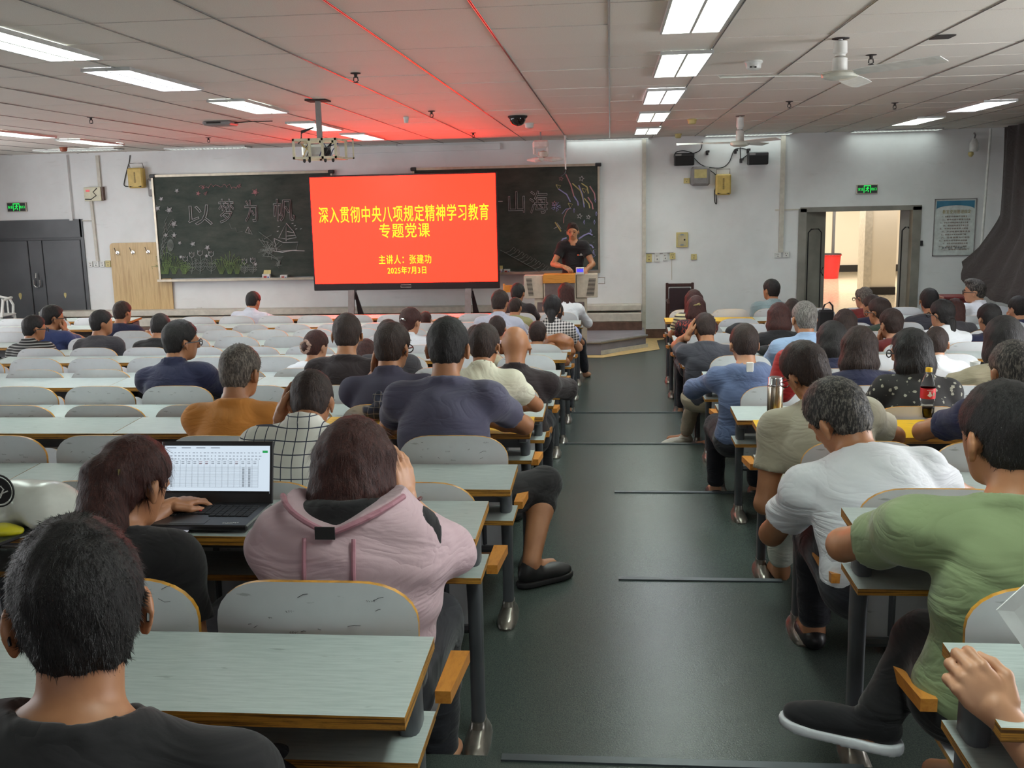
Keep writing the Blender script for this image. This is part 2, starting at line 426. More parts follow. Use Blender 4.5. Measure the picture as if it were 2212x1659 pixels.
# ------------------------------------------------------------------ doors
d = thing('door_1', 'x', 'door', (0, 0, 0)); del d['label']; del d['category']; d['kind'] = 'structure'
mb = MB(); mb.box((DX0-0.02, WY-0.03, 0), (DX0+0.09, WY+0.24, DZ)); mb.box((DX1-0.12, WY-0.03, 0), (DX1+0.0, WY+0.24, DZ)); mb.box((DX0, WY-0.03, DZ-0.05), (DX1, WY+0.24, DZ+0.02)); mb.build('door_frame', M['doorbeige'], d)
def leaf(px0, px1, y0, y1, mat, parent, handle=None):
    """door leaf with a raised panel bead; runs between two wall points, may be swung open"""
    a = at(px0, 560, 1, y0); b = at(px1, 560, 1, y1); a = Vector((a[0], y0, 0)); b = Vector((b[0], y1, 0)); L = (b-a).length; ang = math.atan2(b.y-a.y, b.x-a.x)
    mb = MB(); mb.box((0, -0.02, 0.01), (L, 0.02, DZ-0.05), bev=0.006)
    o = mb.build('door_leaf', M[mat], parent, (a.x, a.y, 0)); o.rotation_euler[2] = ang
    mb = MB(); i = L*0.2; z0, z1 = 0.2, DZ-0.3; r = 0.05
    loop = [(i, z0+r), (i, z1-r), (i+r, z1), (L-i-r, z1), (L-i, z1-r), (L-i, z0+r), (L-i-r, z0), (i+r, z0), (i, z0+r)]
    mb.tube([(x, -0.022, z) for x, z in loop], 0.009, n=6); q = mb.build('panel_bead', M['blackmatte'], parent, (a.x, a.y, 0)); q.rotation_euler[2] = ang
    return o, a, b, ang
leaf(1733, 1780, WY, WY+0.14, 'doorbeige', d); leaf(1941, 1974, WY+0.26, WY+0.10, 'doorbeige', d)
p = at(1777, 586, 1, WY+0.1); mb = MB(); mb.tube([(p[0], p[1]-0.03, p[2]+0.06), (p[0]-0.04, p[1]-0.06, p[2]), (p[0], p[1]-0.03, p[2]-0.06)], 0.008); mb.build('door_handle', M['blackmatte'], d)
d2 = thing('door_2', 'x', 'door'); del d2['label']; del d2['category']; d2['kind'] = 'structure'
mb = MB(); mb.box((LDX0, WY+0.02, 0), (LDX, WY+0.06, LDZ)); mb.box((LDX-0.03, WY-0.02, 0), (LDX+0.02, WY+0.05, LDZ+0.02)); mb.box((LDX0, WY-0.02, LDZ-0.26), (LDX, WY+0.03, LDZ+0.02)); mb.build('door_frame', M['doorgrey'], d2)
def lx(px): return float(at(px, 560, 1, WY)[0])
mb = MB(); mb.box((LDX0, WY-0.01, 0.02), (lx(62), WY+0.03, LDZ-0.3), bev=0.008); mb.build('door_leaf', M['doorgrey'], d2)
mb = MB(); mb.box((lx(95), WY-0.012, 0.02), (LDX-0.05, WY+0.03, LDZ-0.3), bev=0.008); mb.build('door_leaf', M['doorgrey'], d2)
mb = MB(); mb.box((lx(64), WY-0.004, 0.02), (lx(93), WY+0.03, LDZ-0.3), bev=0.006); mb.build('door_astragal', M['doorgrey'], d2)
p = at(80, 612, 1, WY-0.05); mb = MB(); mb.tube([(p[0]-0.05, p[1], p[2]+0.06), (p[0]-0.05, p[1], p[2]-0.03), (p[0]-0.02, p[1], p[2]-0.06), (p[0]+0.03, p[1], p[2]-0.06), (p[0]+0.05, p[1], p[2]-0.03), (p[0]+0.05, p[1], p[2]+0.05)], 0.012); mb.tube([(p[0], p[1], p[2]+0.16), (p[0], p[1]-0.02, p[2]+0.08)], 0.012); mb.build('door_handle', M['chrome'], d2)
for (px, py, r) in ((44, 640, .05), (141, 638, .04)):
    p = at(px, py, 1, WY-0.014); mb = MB(); mb.prism([(p[0]+r*math.cos(a)*(0.5+0.3*math.sin(3*a)), p[2]+r*1.1*math.sin(a)) for a in [i*0.78 for i in range(8)]], WY-0.016, WY-0.012); mb.build('peeled_patch', M['cream'], d2)

# corridor behind the right door: a long bright hall
cor = MB(); cor.box((1.0, WY+0.24, -0.02), (10.5, 29.2, 0.0)); M['corfloor'] = flat('corridor_floor', rgb(196, 184, 160), 0.12); struct('floor_corridor', cor, M['corfloor'])
M['corwall'] = flat('corridor_paint', rgb(222, 214, 200), 0.6, var=0.015, scale=1.0)
def cw(name, lo, hi, mat='corwall'):
    mb = MB(); mb.box(lo, hi); return struct(name, mb, M[mat])
cw('wall_corridor', (1.0, 28.8, 0), (10.5, 29.0, 3.6)); cw('wall_corridor_left', (0.9, WY+0.24, 0), (1.0, 29, 3.6)); cw('wall_corridor_right', (10.4, WY+0.24, 0), (10.5, 29, 3.6)); cw('ceiling_corridor', (0.9, WY+0.24, 3.5), (10.5, 29.2, 3.6))
yc = 22.0; a = float(at(1866, 560, 1, yc)[0]); b = float(at(1882, 560, 1, yc)[0]); c = float(at(1936, 560, 1, yc)[0])
cw('wall_pier', (b, yc, 0), (c, yc+0.5, 3.5)); cw('trim_7', (a, yc-0.02, 0), (b, yc+0.5, 3.5), 'conduit'); cw('trim_8', (b-0.02, yc-0.04, 0), (c, yc, 0.16), 'black'); cw('trim_9', (2.4, 28.76, 0), (10.3, 28.8, 0.18), 'black')
x = float(at(1797, 560, 1, 27.5)[0]); cw('trim_10', (x, 27.5, 0), (x+0.06, 27.6, 3.5), 'doorgrey')

# ------------------------------------------------------------------ rows of desks and chairs
LY = [1.94, 2.90, 3.84, 4.76, 5.63, 6.57, 7.40, 8.28, 9.12, 9.98, 10.80, 11.65, 12.5]
RY = [1.96, 2.86, 3.75, 4.68, 5.54, 6.42, 7.30, 8.19, 9.09, 10.05, 10.9, 11.8, 12.6]
TZ = [1.215, 1.215, 1.08, 1.075, .965, .965, .862, .862, .80, .76, .735, .735, .735]
CT = [1.318, 1.262, 1.188, 1.13, 1.07, 1.018, .972, .93, .905, .865, .82, .825, .82]   # top of the chair backs behind each desk
XLe = [-.36]*7+[-.35, -.345, -.34, -.335, -.33, -.33]
XRe = [.65]*8+[.62, .60, .60, .615, .615]
PITCH = 0.48
DEPTH = 0.31; TILT = 0.012
def visible(x, y, z, mx=160, my=170):
    if y < 0.9: return False
    u, v = proj((x, y, z)); return -mx < u < 2212+mx and -my < v < 1659+my
ORD = ['nearest', 'second nearest', 'third nearest', 'fourth nearest', 'fifth nearest', 'sixth nearest', 'seventh nearest', 'eighth nearest', 'ninth nearest', 'tenth nearest', 'eleventh nearest', 'twelfth nearest', 'front']
NTH = ['first', 'second', 'third', 'fourth', 'fifth', 'sixth', 'seventh', 'eighth', 'ninth', 'tenth', 'eleventh', 'twelfth']

def top_mesh(w, nm, mat):
    mb = MB(); y0, y1 = -DEPTH, 0.0
    vs = [(0, y0, -0.026-TILT), (w, y0, -0.026-TILT), (w, y1, -0.026), (0, y1, -0.026), (0, y0, -TILT), (w, y0, -TILT), (w, y1, 0), (0, y1, 0)]
    mb.add(vs, [(0, 3, 2, 1)], 1); mb.add(vs, [(4, 5, 6, 7)], 0)
    mb.add(vs, [(0, 1, 5, 4), (1, 2, 6, 5), (2, 3, 7, 6), (3, 0, 4, 7)], 1)
    mb.v = mb.v[:8]; mb.f = [tuple(i % 8 for i in f) for f in mb.f]
    return mb.mesh(nm, [mat, M['ply']])
def slab_mesh(w, dep, th, nm, mat):
    mb = MB(); vs = [(0, -dep, -th), (w, -dep, -th), (w, 0, -th), (0, 0, -th), (0, -dep, 0), (w, -dep, 0), (w, 0, 0), (0, 0, 0)]
    mb.add(vs, [(0, 3, 2, 1)], 1); mb.add(vs, [(4, 5, 6, 7)], 0); mb.add(vs, [(0, 1, 5, 4), (1, 2, 6, 5), (2, 3, 7, 6), (3, 0, 4, 7)], 1)
    mb.v = mb.v[:8]; mb.f = [tuple(i % 8 for i in f) for f in mb.f]
    return mb.mesh(nm, [mat, M['ply']])
CACHE = {}
def cached(key, fn):
    if key not in CACHE: CACHE[key] = fn()
    return CACHE[key]
def leg_mesh(h):
    mb = MB(); n = 14
    def ring(z, sx, sy, oy=0):
        out = []
        for k in range(n):
            a = 2*math.pi*k/n; c, s_ = math.cos(a), math.sin(a)
            out.append((math.copysign(abs(c)**0.6, c)*sx, oy+math.copysign(abs(s_)**0.6, s_)*sy, z))
        return out
    vs = ring(0.03, .021, .030)+ring(h*0.45, .021, .031)+ring(h*0.62, .022, .036)+ring(h-0.02, .023, .060, -0.03)
    fs = [(i*n+k, i*n+(k+1) % n, (i+1)*n+(k+1) % n, (i+1)*n+k) for i in range(3) for k in range(n)]+[tuple(range(3*n, 4*n))]
    mb.add(vs, fs); mb.box((-0.022, -0.16, h-0.055), (0.022, -0.02, h-0.02), bev=0.006)
    return mb.mesh('leg', M['leg'], smooth=True)
def foot_mesh():
    mb = MB(); n = 16
    prof = [(0.040, 0.125, 0.0), (0.041, 0.127, 0.008), (0.034, 0.116, 0.024), (0.027, 0.095, 0.032), (0.025, 0.045, 0.046), (0.024, 0.036, 0.065)]
    oy = [-0.035, -0.035, -0.033, -0.026, 0.0, 0.0]
    vs = []
    for (sx, sy, z), o in zip(prof, oy):
        for k in range(n):
            a = 2*math.pi*k/n; c, s_ = math.cos(a), math.sin(a)
            vs.append((math.copysign(abs(c)**0.75, c)*sx, o+math.copysign(abs(s_)**0.75, s_)*sy, z))
    fs = [(i*n+k, i*n+(k+1) % n, (i+1)*n+(k+1) % n, (i+1)*n+k) for i in range(len(prof)-1) for k in range(n)]+[tuple(range((len(prof)-1)*n, len(prof)*n))]
    mb.add(vs, fs); mb.lathe([(0.013, 0), (0.013, 0.006), (0.0, 0.007)], (0, -0.105, 0.022), 10); mb.lathe([(0.013, 0), (0.013, 0.006), (0.0, 0.007)], (0, 0.07, 0.03), 10)
    return mb.mesh('foot', M['foot'], smooth=True)
FOOT = foot_mesh()
def make_desk(x0, wdt, k, Y, side, nth, yellow=False, group=None, block=None):
    tz = TZ[k]; xm = x0+wdt/2
    lab = ('bright yellow' if yellow else 'pale blue') + ' two-seat desk, %s from the central aisle, %s row of the %s block' % (NTH[nth], ORD[k], block or side)
    t = thing('lecture_desk', lab, 'desk', (x0, Y, tz), group=group or ('desks of the %s block' % (block or side)))
    mt = M['desk_yellow'] if yellow else M['desk']
    link('tabletop', cached(('top', round(wdt, 3), yellow), lambda: top_mesh(wdt-0.003, 'tabletop', mt)), t)
    link('book_shelf', cached(('shelf', round(wdt, 3)), lambda: slab_mesh(wdt-0.012, 0.20, 0.018, 'book_shelf', M['desk'])), t, (0.006, -0.0, -0.165))
    link('modesty_panel', cached(('mod', round(wdt, 3)), lambda: (lambda mb: mb.mesh('modesty_panel', M['panel']))(MB().box((0.05, -0.012, -0.15), (wdt-0.05, 0.0, -0.03)))), t)
    for e in (0.045, wdt-0.045):
        lx_, ly_ = x0+e, Y-0.05; f = floor_z(ly_); h = round(tz-0.02-f, 2)
        lg = link('leg', cached(('leg', h), lambda: leg_mesh(h)), t, (e, -0.05, f-tz))
        link('foot_cover', FOOT, lg, (0, 0, 0.0))
    return t
def back_mesh(wdt=0.438, h=0.46):
    """curved backrest with large rounded top corners; origin at the middle of its top edge, y towards the front of the room"""
    n = 26; th = 0.013; a = 0.125; b = 0.085; V = []; hw = wdt/2
    xs = [-hw*math.cos(math.pi*i/(n-1)) if False else -hw+wdt*i/(n-1) for i in range(n)]
    xs = [(-hw+a*(1-math.cos(math.pi/2*i/7))) for i in range(8)]+[(-hw+a)+(wdt-2*a)*i/11 for i in range(1, 11)]+[(hw-a*(1-math.cos(math.pi/2*i/7))) for i in range(7, -1, -1)]
    n = len(xs); mb = MB()
    def zt(x):
        u = max(0.0, (abs(x)-(hw-a))/a); u = min(u, 1.0); return -0.012*(x/hw)**2-b*(1-math.sqrt(max(0, 1-u**2.3)))
    def yy(x, z): return 0.030*(1-(x/hw)**2)*1.0-0.012*(z/h)   # curved in plan, leaning
    rows = 5; vs = []
    for s in (0, 1):
        for r in range(rows):
            for x in xs:
                top = zt(x); z = top+(-h-top)*r/(rows-1); sh = 1-0.06*max(0, (-z-0.15)/h); vs.append((x*sh, -yy(x, z)+0.02-(th if s == 0 else 0), z))
    off = rows*n; F_ = []; E_ = []
    for r in range(rows-1):
        for i in range(n-1):
            q = r*n+i; F_.append((q, q+1, q+n+1, q+n)); F_.append((off+q, off+q+n, off+q+n+1, off+q+1))
    for i in range(n-1): E_.append((i, off+i, off+i+1, i+1)); q = (rows-1)*n+i; E_.append((q, q+1, off+q+1, off+q))
    for r in range(rows-1):
        q = r*n; E_.append((q, q+n, off+q+n, off+q)); q = r*n+n-1; E_.append((q, off+q, off+q+n, q+n))
    mb.add(vs, F_, 0); mb.f += E_; mb.mi += [1]*len(E_)
    me = mb.mesh('backrest', [M['chair'], M['chair_ply']])
    for p in me.polygons: p.use_smooth = p.material_index == 0
    bm = bmesh.new(); bm.from_mesh(me)
    for e in bm.edges:
        if len(e.link_faces) == 2 and e.link_faces[0].material_index != e.link_faces[1].material_index: e.smooth = False
    bm.to_mesh(me); bm.free(); return me
BACK = back_mesh()
def seat_mesh():
    mb = MB(); hw = 0.2; L = 0.37; n = 9; poly = []
    for (cx, cy, a0) in ((hw-0.06, L-0.06, 0), (-hw+0.06, L-0.06, 90)):
        for i in range(7): a = math.radians(a0+i*15); poly.append((cx+0.06*math.cos(a), cy+0.06*math.sin(a)))
    poly += [(-hw, 0), (hw, 0)]
    m_ = len(poly); vs = [(x, y, -0.008-0.012*(1-(x/hw)**2)*(y/L)) for x, y in poly]+[(x, y, 0.006-0.012*(1-(x/hw)**2)*(y/L)) for x, y in poly]
    mb.add(vs, [tuple(reversed(range(m_))), tuple(range(m_, 2*m_))], 0); k0 = len(mb.f); mb.f += [(i, (i+1) % m_, m_+(i+1) % m_, m_+i) for i in range(m_)]; mb.mi += [1]*m_
    return mb.mesh('folding_seat', [M['chair'], M['chair_ply']])
SEAT = seat_mesh()
def bracket_mesh():
    mb = MB()
    for s in (-0.12, 0.12):
        mb.tube([(s, -0.018, -0.20), (s, -0.02, -0.30), (s, -0.02, -0.44), (s, 0.1, -0.45)], 0.011, n=6)
    mb.tube([(-0.22, -0.03, -0.46), (0.22, -0.03, -0.46)], 0.014, n=6); return mb.mesh('seat_bracket', M['leg'])
BRKT = bracket_mesh()
def arm_mesh():
    mb = MB(); vs = [(-.018, 0, .015), (.018, 0, .015), (.024, .27, -.012), (-.024, .27, -.012)]
    mb.add([(x, y, z-0.03) for x, y, z in vs]+vs, [(0, 3, 2, 1), (4, 5, 6, 7), (0, 1, 5, 4), (1, 2, 6, 5), (2, 3, 7, 6), (3, 0, 4, 7)])
    return mb.mesh('armrest', M['armwood'])
ARM = arm_mesh()
def make_chair(xc, k, Y, side, nth, occupied, aisle=None, block=None):
    """a folding chair fixed to the front of desk row k"""
    y = Y+0.05; z = CT[k]
    lab = ('occupied' if occupied else 'empty')+' white folding chair, %s from the central aisle, %s row, %s block' % (NTH[nth], ORD[k], block or side)
    t = thing('lecture_chair', lab, 'chair', (xc, y, z), group='folding chairs of the %s block' % (block or side))
    link('backrest', BACK, t); s = link('folding_seat', SEAT, t, (0, 0.04, -0.445)); s.rotation_euler[0] = 0.0 if occupied else math.radians(random.uniform(66, 78))
    link('seat_bracket', BRKT, t)
    if aisle is not None: link('armrest', ARM, t, (aisle, 0.12, -0.325))
    if k < 5 and nth < 7:
        rr = random.Random(k*31+nth*7+len(side)); mb = MB()
        for i in range(14 if k < 3 else 8):
            x = rr.uniform(-0.15, 0.15); z = rr.uniform(-0.13, -0.025); a = rr.uniform(-0.6, 0.6); L = rr.uniform(0.004, 0.03)
            y = -0.030*(1-(x/0.219)**2)+0.012*(z/0.46)+0.02-0.0137
            if rr.random() < 0.5: mb.tube([(x, y, z), (x+L*0.5, y-0.0002, z+L*0.3*math.sin(a*5)), (x+L*math.cos(a), y, z+L*math.sin(a))], 0.0006, n=4)
            else:
                for q_ in range(4): mb.tube([(x+q_*0.005, y, z), (x+q_*0.005+0.003, y, z+rr.uniform(-.004, .004)), (x+q_*0.005+0.002, y, z-0.003)], 0.0005, n=4)
        mb.build('pen_scribbles', M['pen'], t, kind='stuff')
    return t
# which seats have a sitter: (block, row the sitter's desk is in, seat number)
OCC = set()
M['pen'] = flat('pen_marks', rgb(70, 70, 76), 0.7, bump=0)
YEL_L = {3}; YEL_R = {3, 11}
def build_rows(occ):
    for k in range(13):
        Y = LY[k]; x = XLe[k]
        for j in range(5):
            wd = 1.0 if j == 0 else 0.96
            x0 = x-wd
            if visible(x0+wd/2, Y, TZ[k], 700) and not (k < 2 and j > 2):
                make_desk(x0, wd, k, Y, 'left', j, (k in YEL_L and j == 0))
            x = x0
        for j in range(10):
            xc = XLe[k]-0.045-0.22-PITCH*j
            if k < 12 and visible(xc, Y, CT[k], 200): make_chair(xc, k, Y, 'left', j, ('L', k+1, j) in occ, 0.245 if j == 0 else None)
    for k in range(12):
        Y = RY[k]; x = XRe[k]
        for j in range(5):
            wd = 1.0 if j == 0 else 0.96
            if visible(x+wd/2, Y, TZ[k], 700) and not (k < 2 and j > 2):
                make_desk(x, wd, k, Y, 'right', j, (k in YEL_R and j == 0 or (k == 3 and j == 1)))
            x += wd
        for j in range(10):
            xc = XRe[k]+0.06+0.22+PITCH*j
            if visible(xc, Y, CT[k], 200) and xc < 5.0: make_chair(xc, k, Y, 'right', j, ('R', k+1, j) in occ, -0.245 if j == 0 else None)
    # the narrow third block beyond the far-left aisle
    for k in (9, 10, 11, 12):
        Y = LY[k]; xe = -5.98
        for j in range(2):
            if visible(xe-0.5-0.96*j, Y, TZ[k], 300): make_desk(xe-0.96*(j+1), 0.96, k, Y, 'left', j, block='far-left')
        for j in range(3):
            xc = xe-0.27-PITCH*j
            if k < 12 and visible(xc, Y, CT[k], 150): make_chair(xc, k, Y, 'left', j, False, block='far-left')

# ------------------------------------------------------------------ smooth bodies: distance fields meshed by surface nets
class Field:
    def __init__(s, lo, hi, res):
        s.lo = np.array(lo, float); s.res = res; s.n = np.maximum(np.ceil((np.array(hi)-s.lo)/res).astype(int)+1, 4)
        s.ax = [(s.lo[i]+np.arange(s.n[i])*res).astype(np.float32) for i in range(3)]
        s.D = np.full(s.n, 0.5, np.float32)
    def block(s, lo, hi):
        a = np.clip(np.floor((np.array(lo)-s.lo)/s.res).astype(int), 0, s.n-1); b = np.clip(np.ceil((np.array(hi)-s.lo)/s.res).astype(int)+1, 1, s.n)
        return a, b
    def coords(s, a, b):
        return np.meshgrid(s.ax[0][a[0]:b[0]], s.ax[1][a[1]:b[1]], s.ax[2][a[2]:b[2]], indexing='ij', sparse=True)
    def join(s, a, b, d, k):
        v = s.D[a[0]:b[0], a[1]:b[1], a[2]:b[2]]
        if k > 0:
            h = np.maximum(k-np.abs(v-d), 0)/k; v[...] = np.minimum(v, d)-h*h*k*0.25
        else: v[...] = np.minimum(v, d)
    def cone(s, p, q, r0, r1, k=0.03, grow=0.0):
        p = np.array(p, float); q = np.array(q, float); r0 += grow; r1 += grow; R = max(r0, r1)+k+s.res*2
        a, b = s.block(np.minimum(p, q)-R, np.maximum(p, q)+R)
        if (b <= a).any(): return
        X, Y, Z = s.coords(a, b); d = q-p; L2 = max(float(d@d), 1e-9)
        t = np.clip(((X-p[0])*d[0]+(Y-p[1])*d[1]+(Z-p[2])*d[2])/L2, 0, 1)
        dist = np.sqrt((X-p[0]-t*d[0])**2+(Y-p[1]-t*d[1])**2+(Z-p[2]-t*d[2])**2)-(r0+(r1-r0)*t)
        s.join(a, b, dist.astype(np.float32), k)
    def ell(s, c, r, R=None, k=0.03, grow=0.0):
        c = np.array(c, float); r = np.array(r, float)+grow; m_ = r.max()+k+s.res*2
        a, b = s.block(c-m_, c+m_)
        if (b <= a).any(): return
        X, Y, Z = s.coords(a, b); x, y, z = X-c[0], Y-c[1], Z-c[2]
        if R is not None:
            x, y, z = (R[0, 0]*x+R[1, 0]*y+R[2, 0]*z, R[0, 1]*x+R[1, 1]*y+R[2, 1]*z, R[0, 2]*x+R[1, 2]*y+R[2, 2]*z)
        k0 = np.sqrt((x/r[0])**2+(y/r[1])**2+(z/r[2])**2); k1 = np.sqrt((x/r[0]**2)**2+(y/r[1]**2)**2+(z/r[2]**2)**2)+1e-9
        s.join(a, b, (k0*(k0-1)/k1).astype(np.float32), k)
    def cut_plane(s, p, n):
        """keep the side the normal points away from"""
        X, Y, Z = s.coords([0, 0, 0], s.n); s.D = np.maximum(s.D, ((X-p[0])*n[0]+(Y-p[1])*n[1]+(Z-p[2])*n[2]).astype(np.float32))
    def cut_cone(s, p, q, r0, r1):
        p = np.array(p, float); q = np.array(q, float); X, Y, Z = s.coords([0, 0, 0], s.n); d = q-p; L2 = float(d@d)
        t = np.clip(((X-p[0])*d[0]+(Y-p[1])*d[1]+(Z-p[2])*d[2])/L2, 0, 1)
        dist = np.sqrt((X-p[0]-t*d[0])**2+(Y-p[1]-t*d[1])**2+(Z-p[2]-t*d[2])**2)-(r0+(r1-r0)*t)
        s.D = np.maximum(s.D, -dist.astype(np.float32))
    def wrinkle(s, amp, f=1.0, seed=0, dirz=1.0):
        X, Y, Z = s.coords([0, 0, 0], s.n); g = seed*1.7
        w1 = np.sin(X*9*f+g)+np.sin(Z*7*f+g*2); w2 = np.sin(Y*11*f+g*3)
        s.D += (amp*(0.6*np.sin(Z*46*f*dirz+X*20*f+2.2*w1+g)+0.5*np.sin(X*34*f-Z*25*f+2.0*w2+g*2)+0.35*np.sin(Z*80*f+X*50*f+3*w1))).astype(np.float32)
    def mesh(s):
        """naive surface nets; returns vertices, quads"""
        D = s.D; D[0] = D[-1] = 0.3; D[:, 0] = D[:, -1] = 0.3; D[:, :, 0] = D[:, :, -1] = 0.3
        ins = D < 0; nx, ny, nz = D.shape
        c = ins[:-1, :-1, :-1].astype(np.int8)
        for dx in (0, 1):
            for dy in (0, 1):
                for dz in (0, 1):
                    if dx+dy+dz: c = c+ins[dx:nx-1+dx, dy:ny-1+dy, dz:nz-1+dz]
        act = (c > 0) & (c < 8); idx = np.argwhere(act)
        if len(idx) == 0: return np.zeros((0, 3)), np.zeros((0, 4), int)
        vid = np.full(act.shape, -1, np.int32); vid[act] = np.arange(len(idx))
        I, J, K = idx.T; acc = np.zeros((len(idx), 3)); cnt = np.zeros(len(idx))
        cor = [(dx, dy, dz) for dx in (0, 1) for dy in (0, 1) for dz in (0, 1)]
        val = {q: D[I+q[0], J+q[1], K+q[2]] for q in cor}
        for q in cor:
            for ax in range(3):
                if q[ax] == 0:
                    q2 = list(q); q2[ax] = 1; q2 = tuple(q2); v0, v1 = val[q], val[q2]; m_ = (v0 < 0) != (v1 < 0)
                    t = np.where(m_, v0/np.where(m_, v0-v1, 1), 0)
                    for a2 in range(3): acc[:, a2] += np.where(m_, (t if a2 == ax else q[a2]), 0)
                    cnt += m_
        V = s.lo+(idx+acc/cnt[:, None])*s.res; Q = []
        for ax in range(3):
            sl0 = [slice(1, -1)]*3; sl0[ax] = slice(0, -1); sl1 = [slice(1, -1)]*3; sl1[ax] = slice(1, None)
            a_, b_ = ins[tuple(sl0)], ins[tuple(sl1)]; e = np.argwhere(a_ != b_)
            if len(e) == 0: continue
            inside0 = a_[tuple(e.T)]; p = e.copy(); o1, o2 = [(1, 2), (2, 0), (0, 1)][ax]
            for a2 in range(3):
                if a2 != ax: p[:, a2] += 1
            def vv(d1, d2):
                r = p.copy(); r[:, o1] -= d1; r[:, o2] -= d2; return vid[tuple(r.T)]
            q = np.stack([vv(1, 1), vv(0, 1), vv(0, 0), vv(1, 0)], 1); q[~inside0] = q[~inside0][:, ::-1]; Q.append(q)
        Q = np.concatenate(Q); Q = Q[(Q >= 0).all(1)]
        return V, Q
def np_mesh(name, V, Q, mats, smooth=True, tris=None, tri_mat=0):
    me = bpy.data.meshes.new(name); nq = len(Q); nt = 0 if tris is None else len(tris)
    me.vertices.add(len(V)); me.vertices.foreach_set('co', np.asarray(V, np.float32).ravel())
    me.loops.add(nq*4+nt*3); me.polygons.add(nq+nt)
    li = np.asarray(Q, np.int32).ravel()
    if nt: li = np.concatenate([li, np.asarray(tris, np.int32).ravel()])
    me.loops.foreach_set('vertex_index', li)
    st_ = np.arange(nq)*4
    if nt: st_ = np.concatenate([st_, nq*4+np.arange(nt)*3])
    me.polygons.foreach_set('loop_start', st_.astype(np.int32))
    me.polygons.foreach_set('use_smooth', np.ones(nq+nt, bool))
    for mm in mats: me.materials.append(mm)
    me.update(calc_edges=True); me.validate(); return me

def unit(v): v = np.array(v, float); return v/max(np.linalg.norm(v), 1e-9)
def frame(zdir, xhint=(1, 0, 0)):
    z = unit(zdir); x = np.array(xhint, float); x = unit(x-z*(x@z)); y = np.cross(z, x); return np.stack([x, y, z], 1)
def euler(yaw, pitch, roll):
    """yaw > 0 turns to the left, pitch > 0 looks down, roll > 0 tips to the right; the figure faces +y"""
    a, b, c = math.radians(yaw), math.radians(-pitch), math.radians(roll)
    Rz = np.array([[math.cos(a), -math.sin(a), 0], [math.sin(a), math.cos(a), 0], [0, 0, 1]])
    Rx = np.array([[1, 0, 0], [0, math.cos(b), -math.sin(b)], [0, math.sin(b), math.cos(b)]])
    Ry = np.array([[math.cos(c), 0, math.sin(c)], [0, 1, 0], [-math.sin(c), 0, math.cos(c)]])
    return Rz@Rx@Ry

# ------------------------------------------------------------------ materials for people
def mk_skin(nm, c, c2):
    q = NT(nm); v = q.coord(); f = q.noise(v, 7, 4, 0.6)
    q.base(q.ramp(f, [(0.3, c2), (0.7, c)])); q.rough(0.48); q.bump(q.noise(v, 90, 3), 0.08, 0.002)
    q.b.inputs['Subsurface Weight'].default_value = 0.0; return q.m
SKIN = {'a': mk_skin('skin_light', rgb(196, 148, 116), rgb(178, 126, 94)), 'b': mk_skin('skin_tan', rgb(176, 124, 88), rgb(156, 104, 72)), 'c': mk_skin('skin_deep', rgb(152, 106, 78), rgb(132, 88, 62))}
def mk_hair(nm, c, c2, grey=None):
    q = NT(nm); v = q.coord((30, 30, 7)); f = q.noise(v, 5, 4, 0.7)
    st_ = [(0.35, c), (0.65, c2)]
    if grey: st_ = [(0.3, c), (0.48, c2), (0.62, grey)]
    q.base(q.ramp(f, st_)); q.rough(0.52); q.b.inputs['Specular IOR Level'].default_value = 0.3
    q.bump(f, 0.8, 0.007); return q.m
HAIR = {'k': mk_hair('black_hair', rgb(22, 20, 20), rgb(38, 34, 33)), 'n': mk_hair('dark_brown_hair', rgb(34, 24, 21), rgb(58, 42, 36)),
        'r': mk_hair('reddish_brown_hair', rgb(44, 22, 20), rgb(72, 38, 32)), 'g': mk_hair('greying_hair', rgb(48, 42, 39), rgb(78, 70, 64), rgb(132, 122, 112)),
        's': mk_hair('salt_and_pepper_hair', rgb(26, 25, 24), rgb(44, 41, 40), rgb(112, 106, 98)), 'w': mk_hair('grey_hair', rgb(62, 58, 56), rgb(100, 96, 92), rgb(140, 136, 130))}
def cloth(nm, c, rough=0.85, var=0.05):
    if nm in MATS: return MATS[nm]
    q = NT(nm); v = q.coord(); f = q.noise(v, 3, 4, 0.6); g = q.noise(v, 320, 2)
    q.base(q.ramp(f, [(0.3, tuple(x*(1-var*2) for x in c[:3])+(1,)), (0.7, c)])); q.rough(rough)
    wv = q.coord((2.2, 2.2, 5.5), rot=(0.3, 0.4, 0.1)); wr = q.n('ShaderNodeTexNoise'); wr.inputs['Scale'].default_value = 1.6; wr.inputs['Detail'].default_value = 3.5; wr.inputs['Distortion'].default_value = 1.2; q.l(wv, wr.inputs['Vector'])
    fold = q.ramp(wr.outputs['Fac'], [(0.30, (0.8, 0.8, 0.8, 1)), (0.5, (0, 0, 0, 1)), (0.72, (1, 1, 1, 1))])
    q.bump(q.math('ADD', fold, q.math('MULTIPLY', g, 0.02)), 0.5, 0.012)
    q.b.inputs['Specular IOR Level'].default_value = 0.25
    q.b.inputs['Sheen Weight'].default_value = 0.15; MATS[nm] = q.m; return q.m
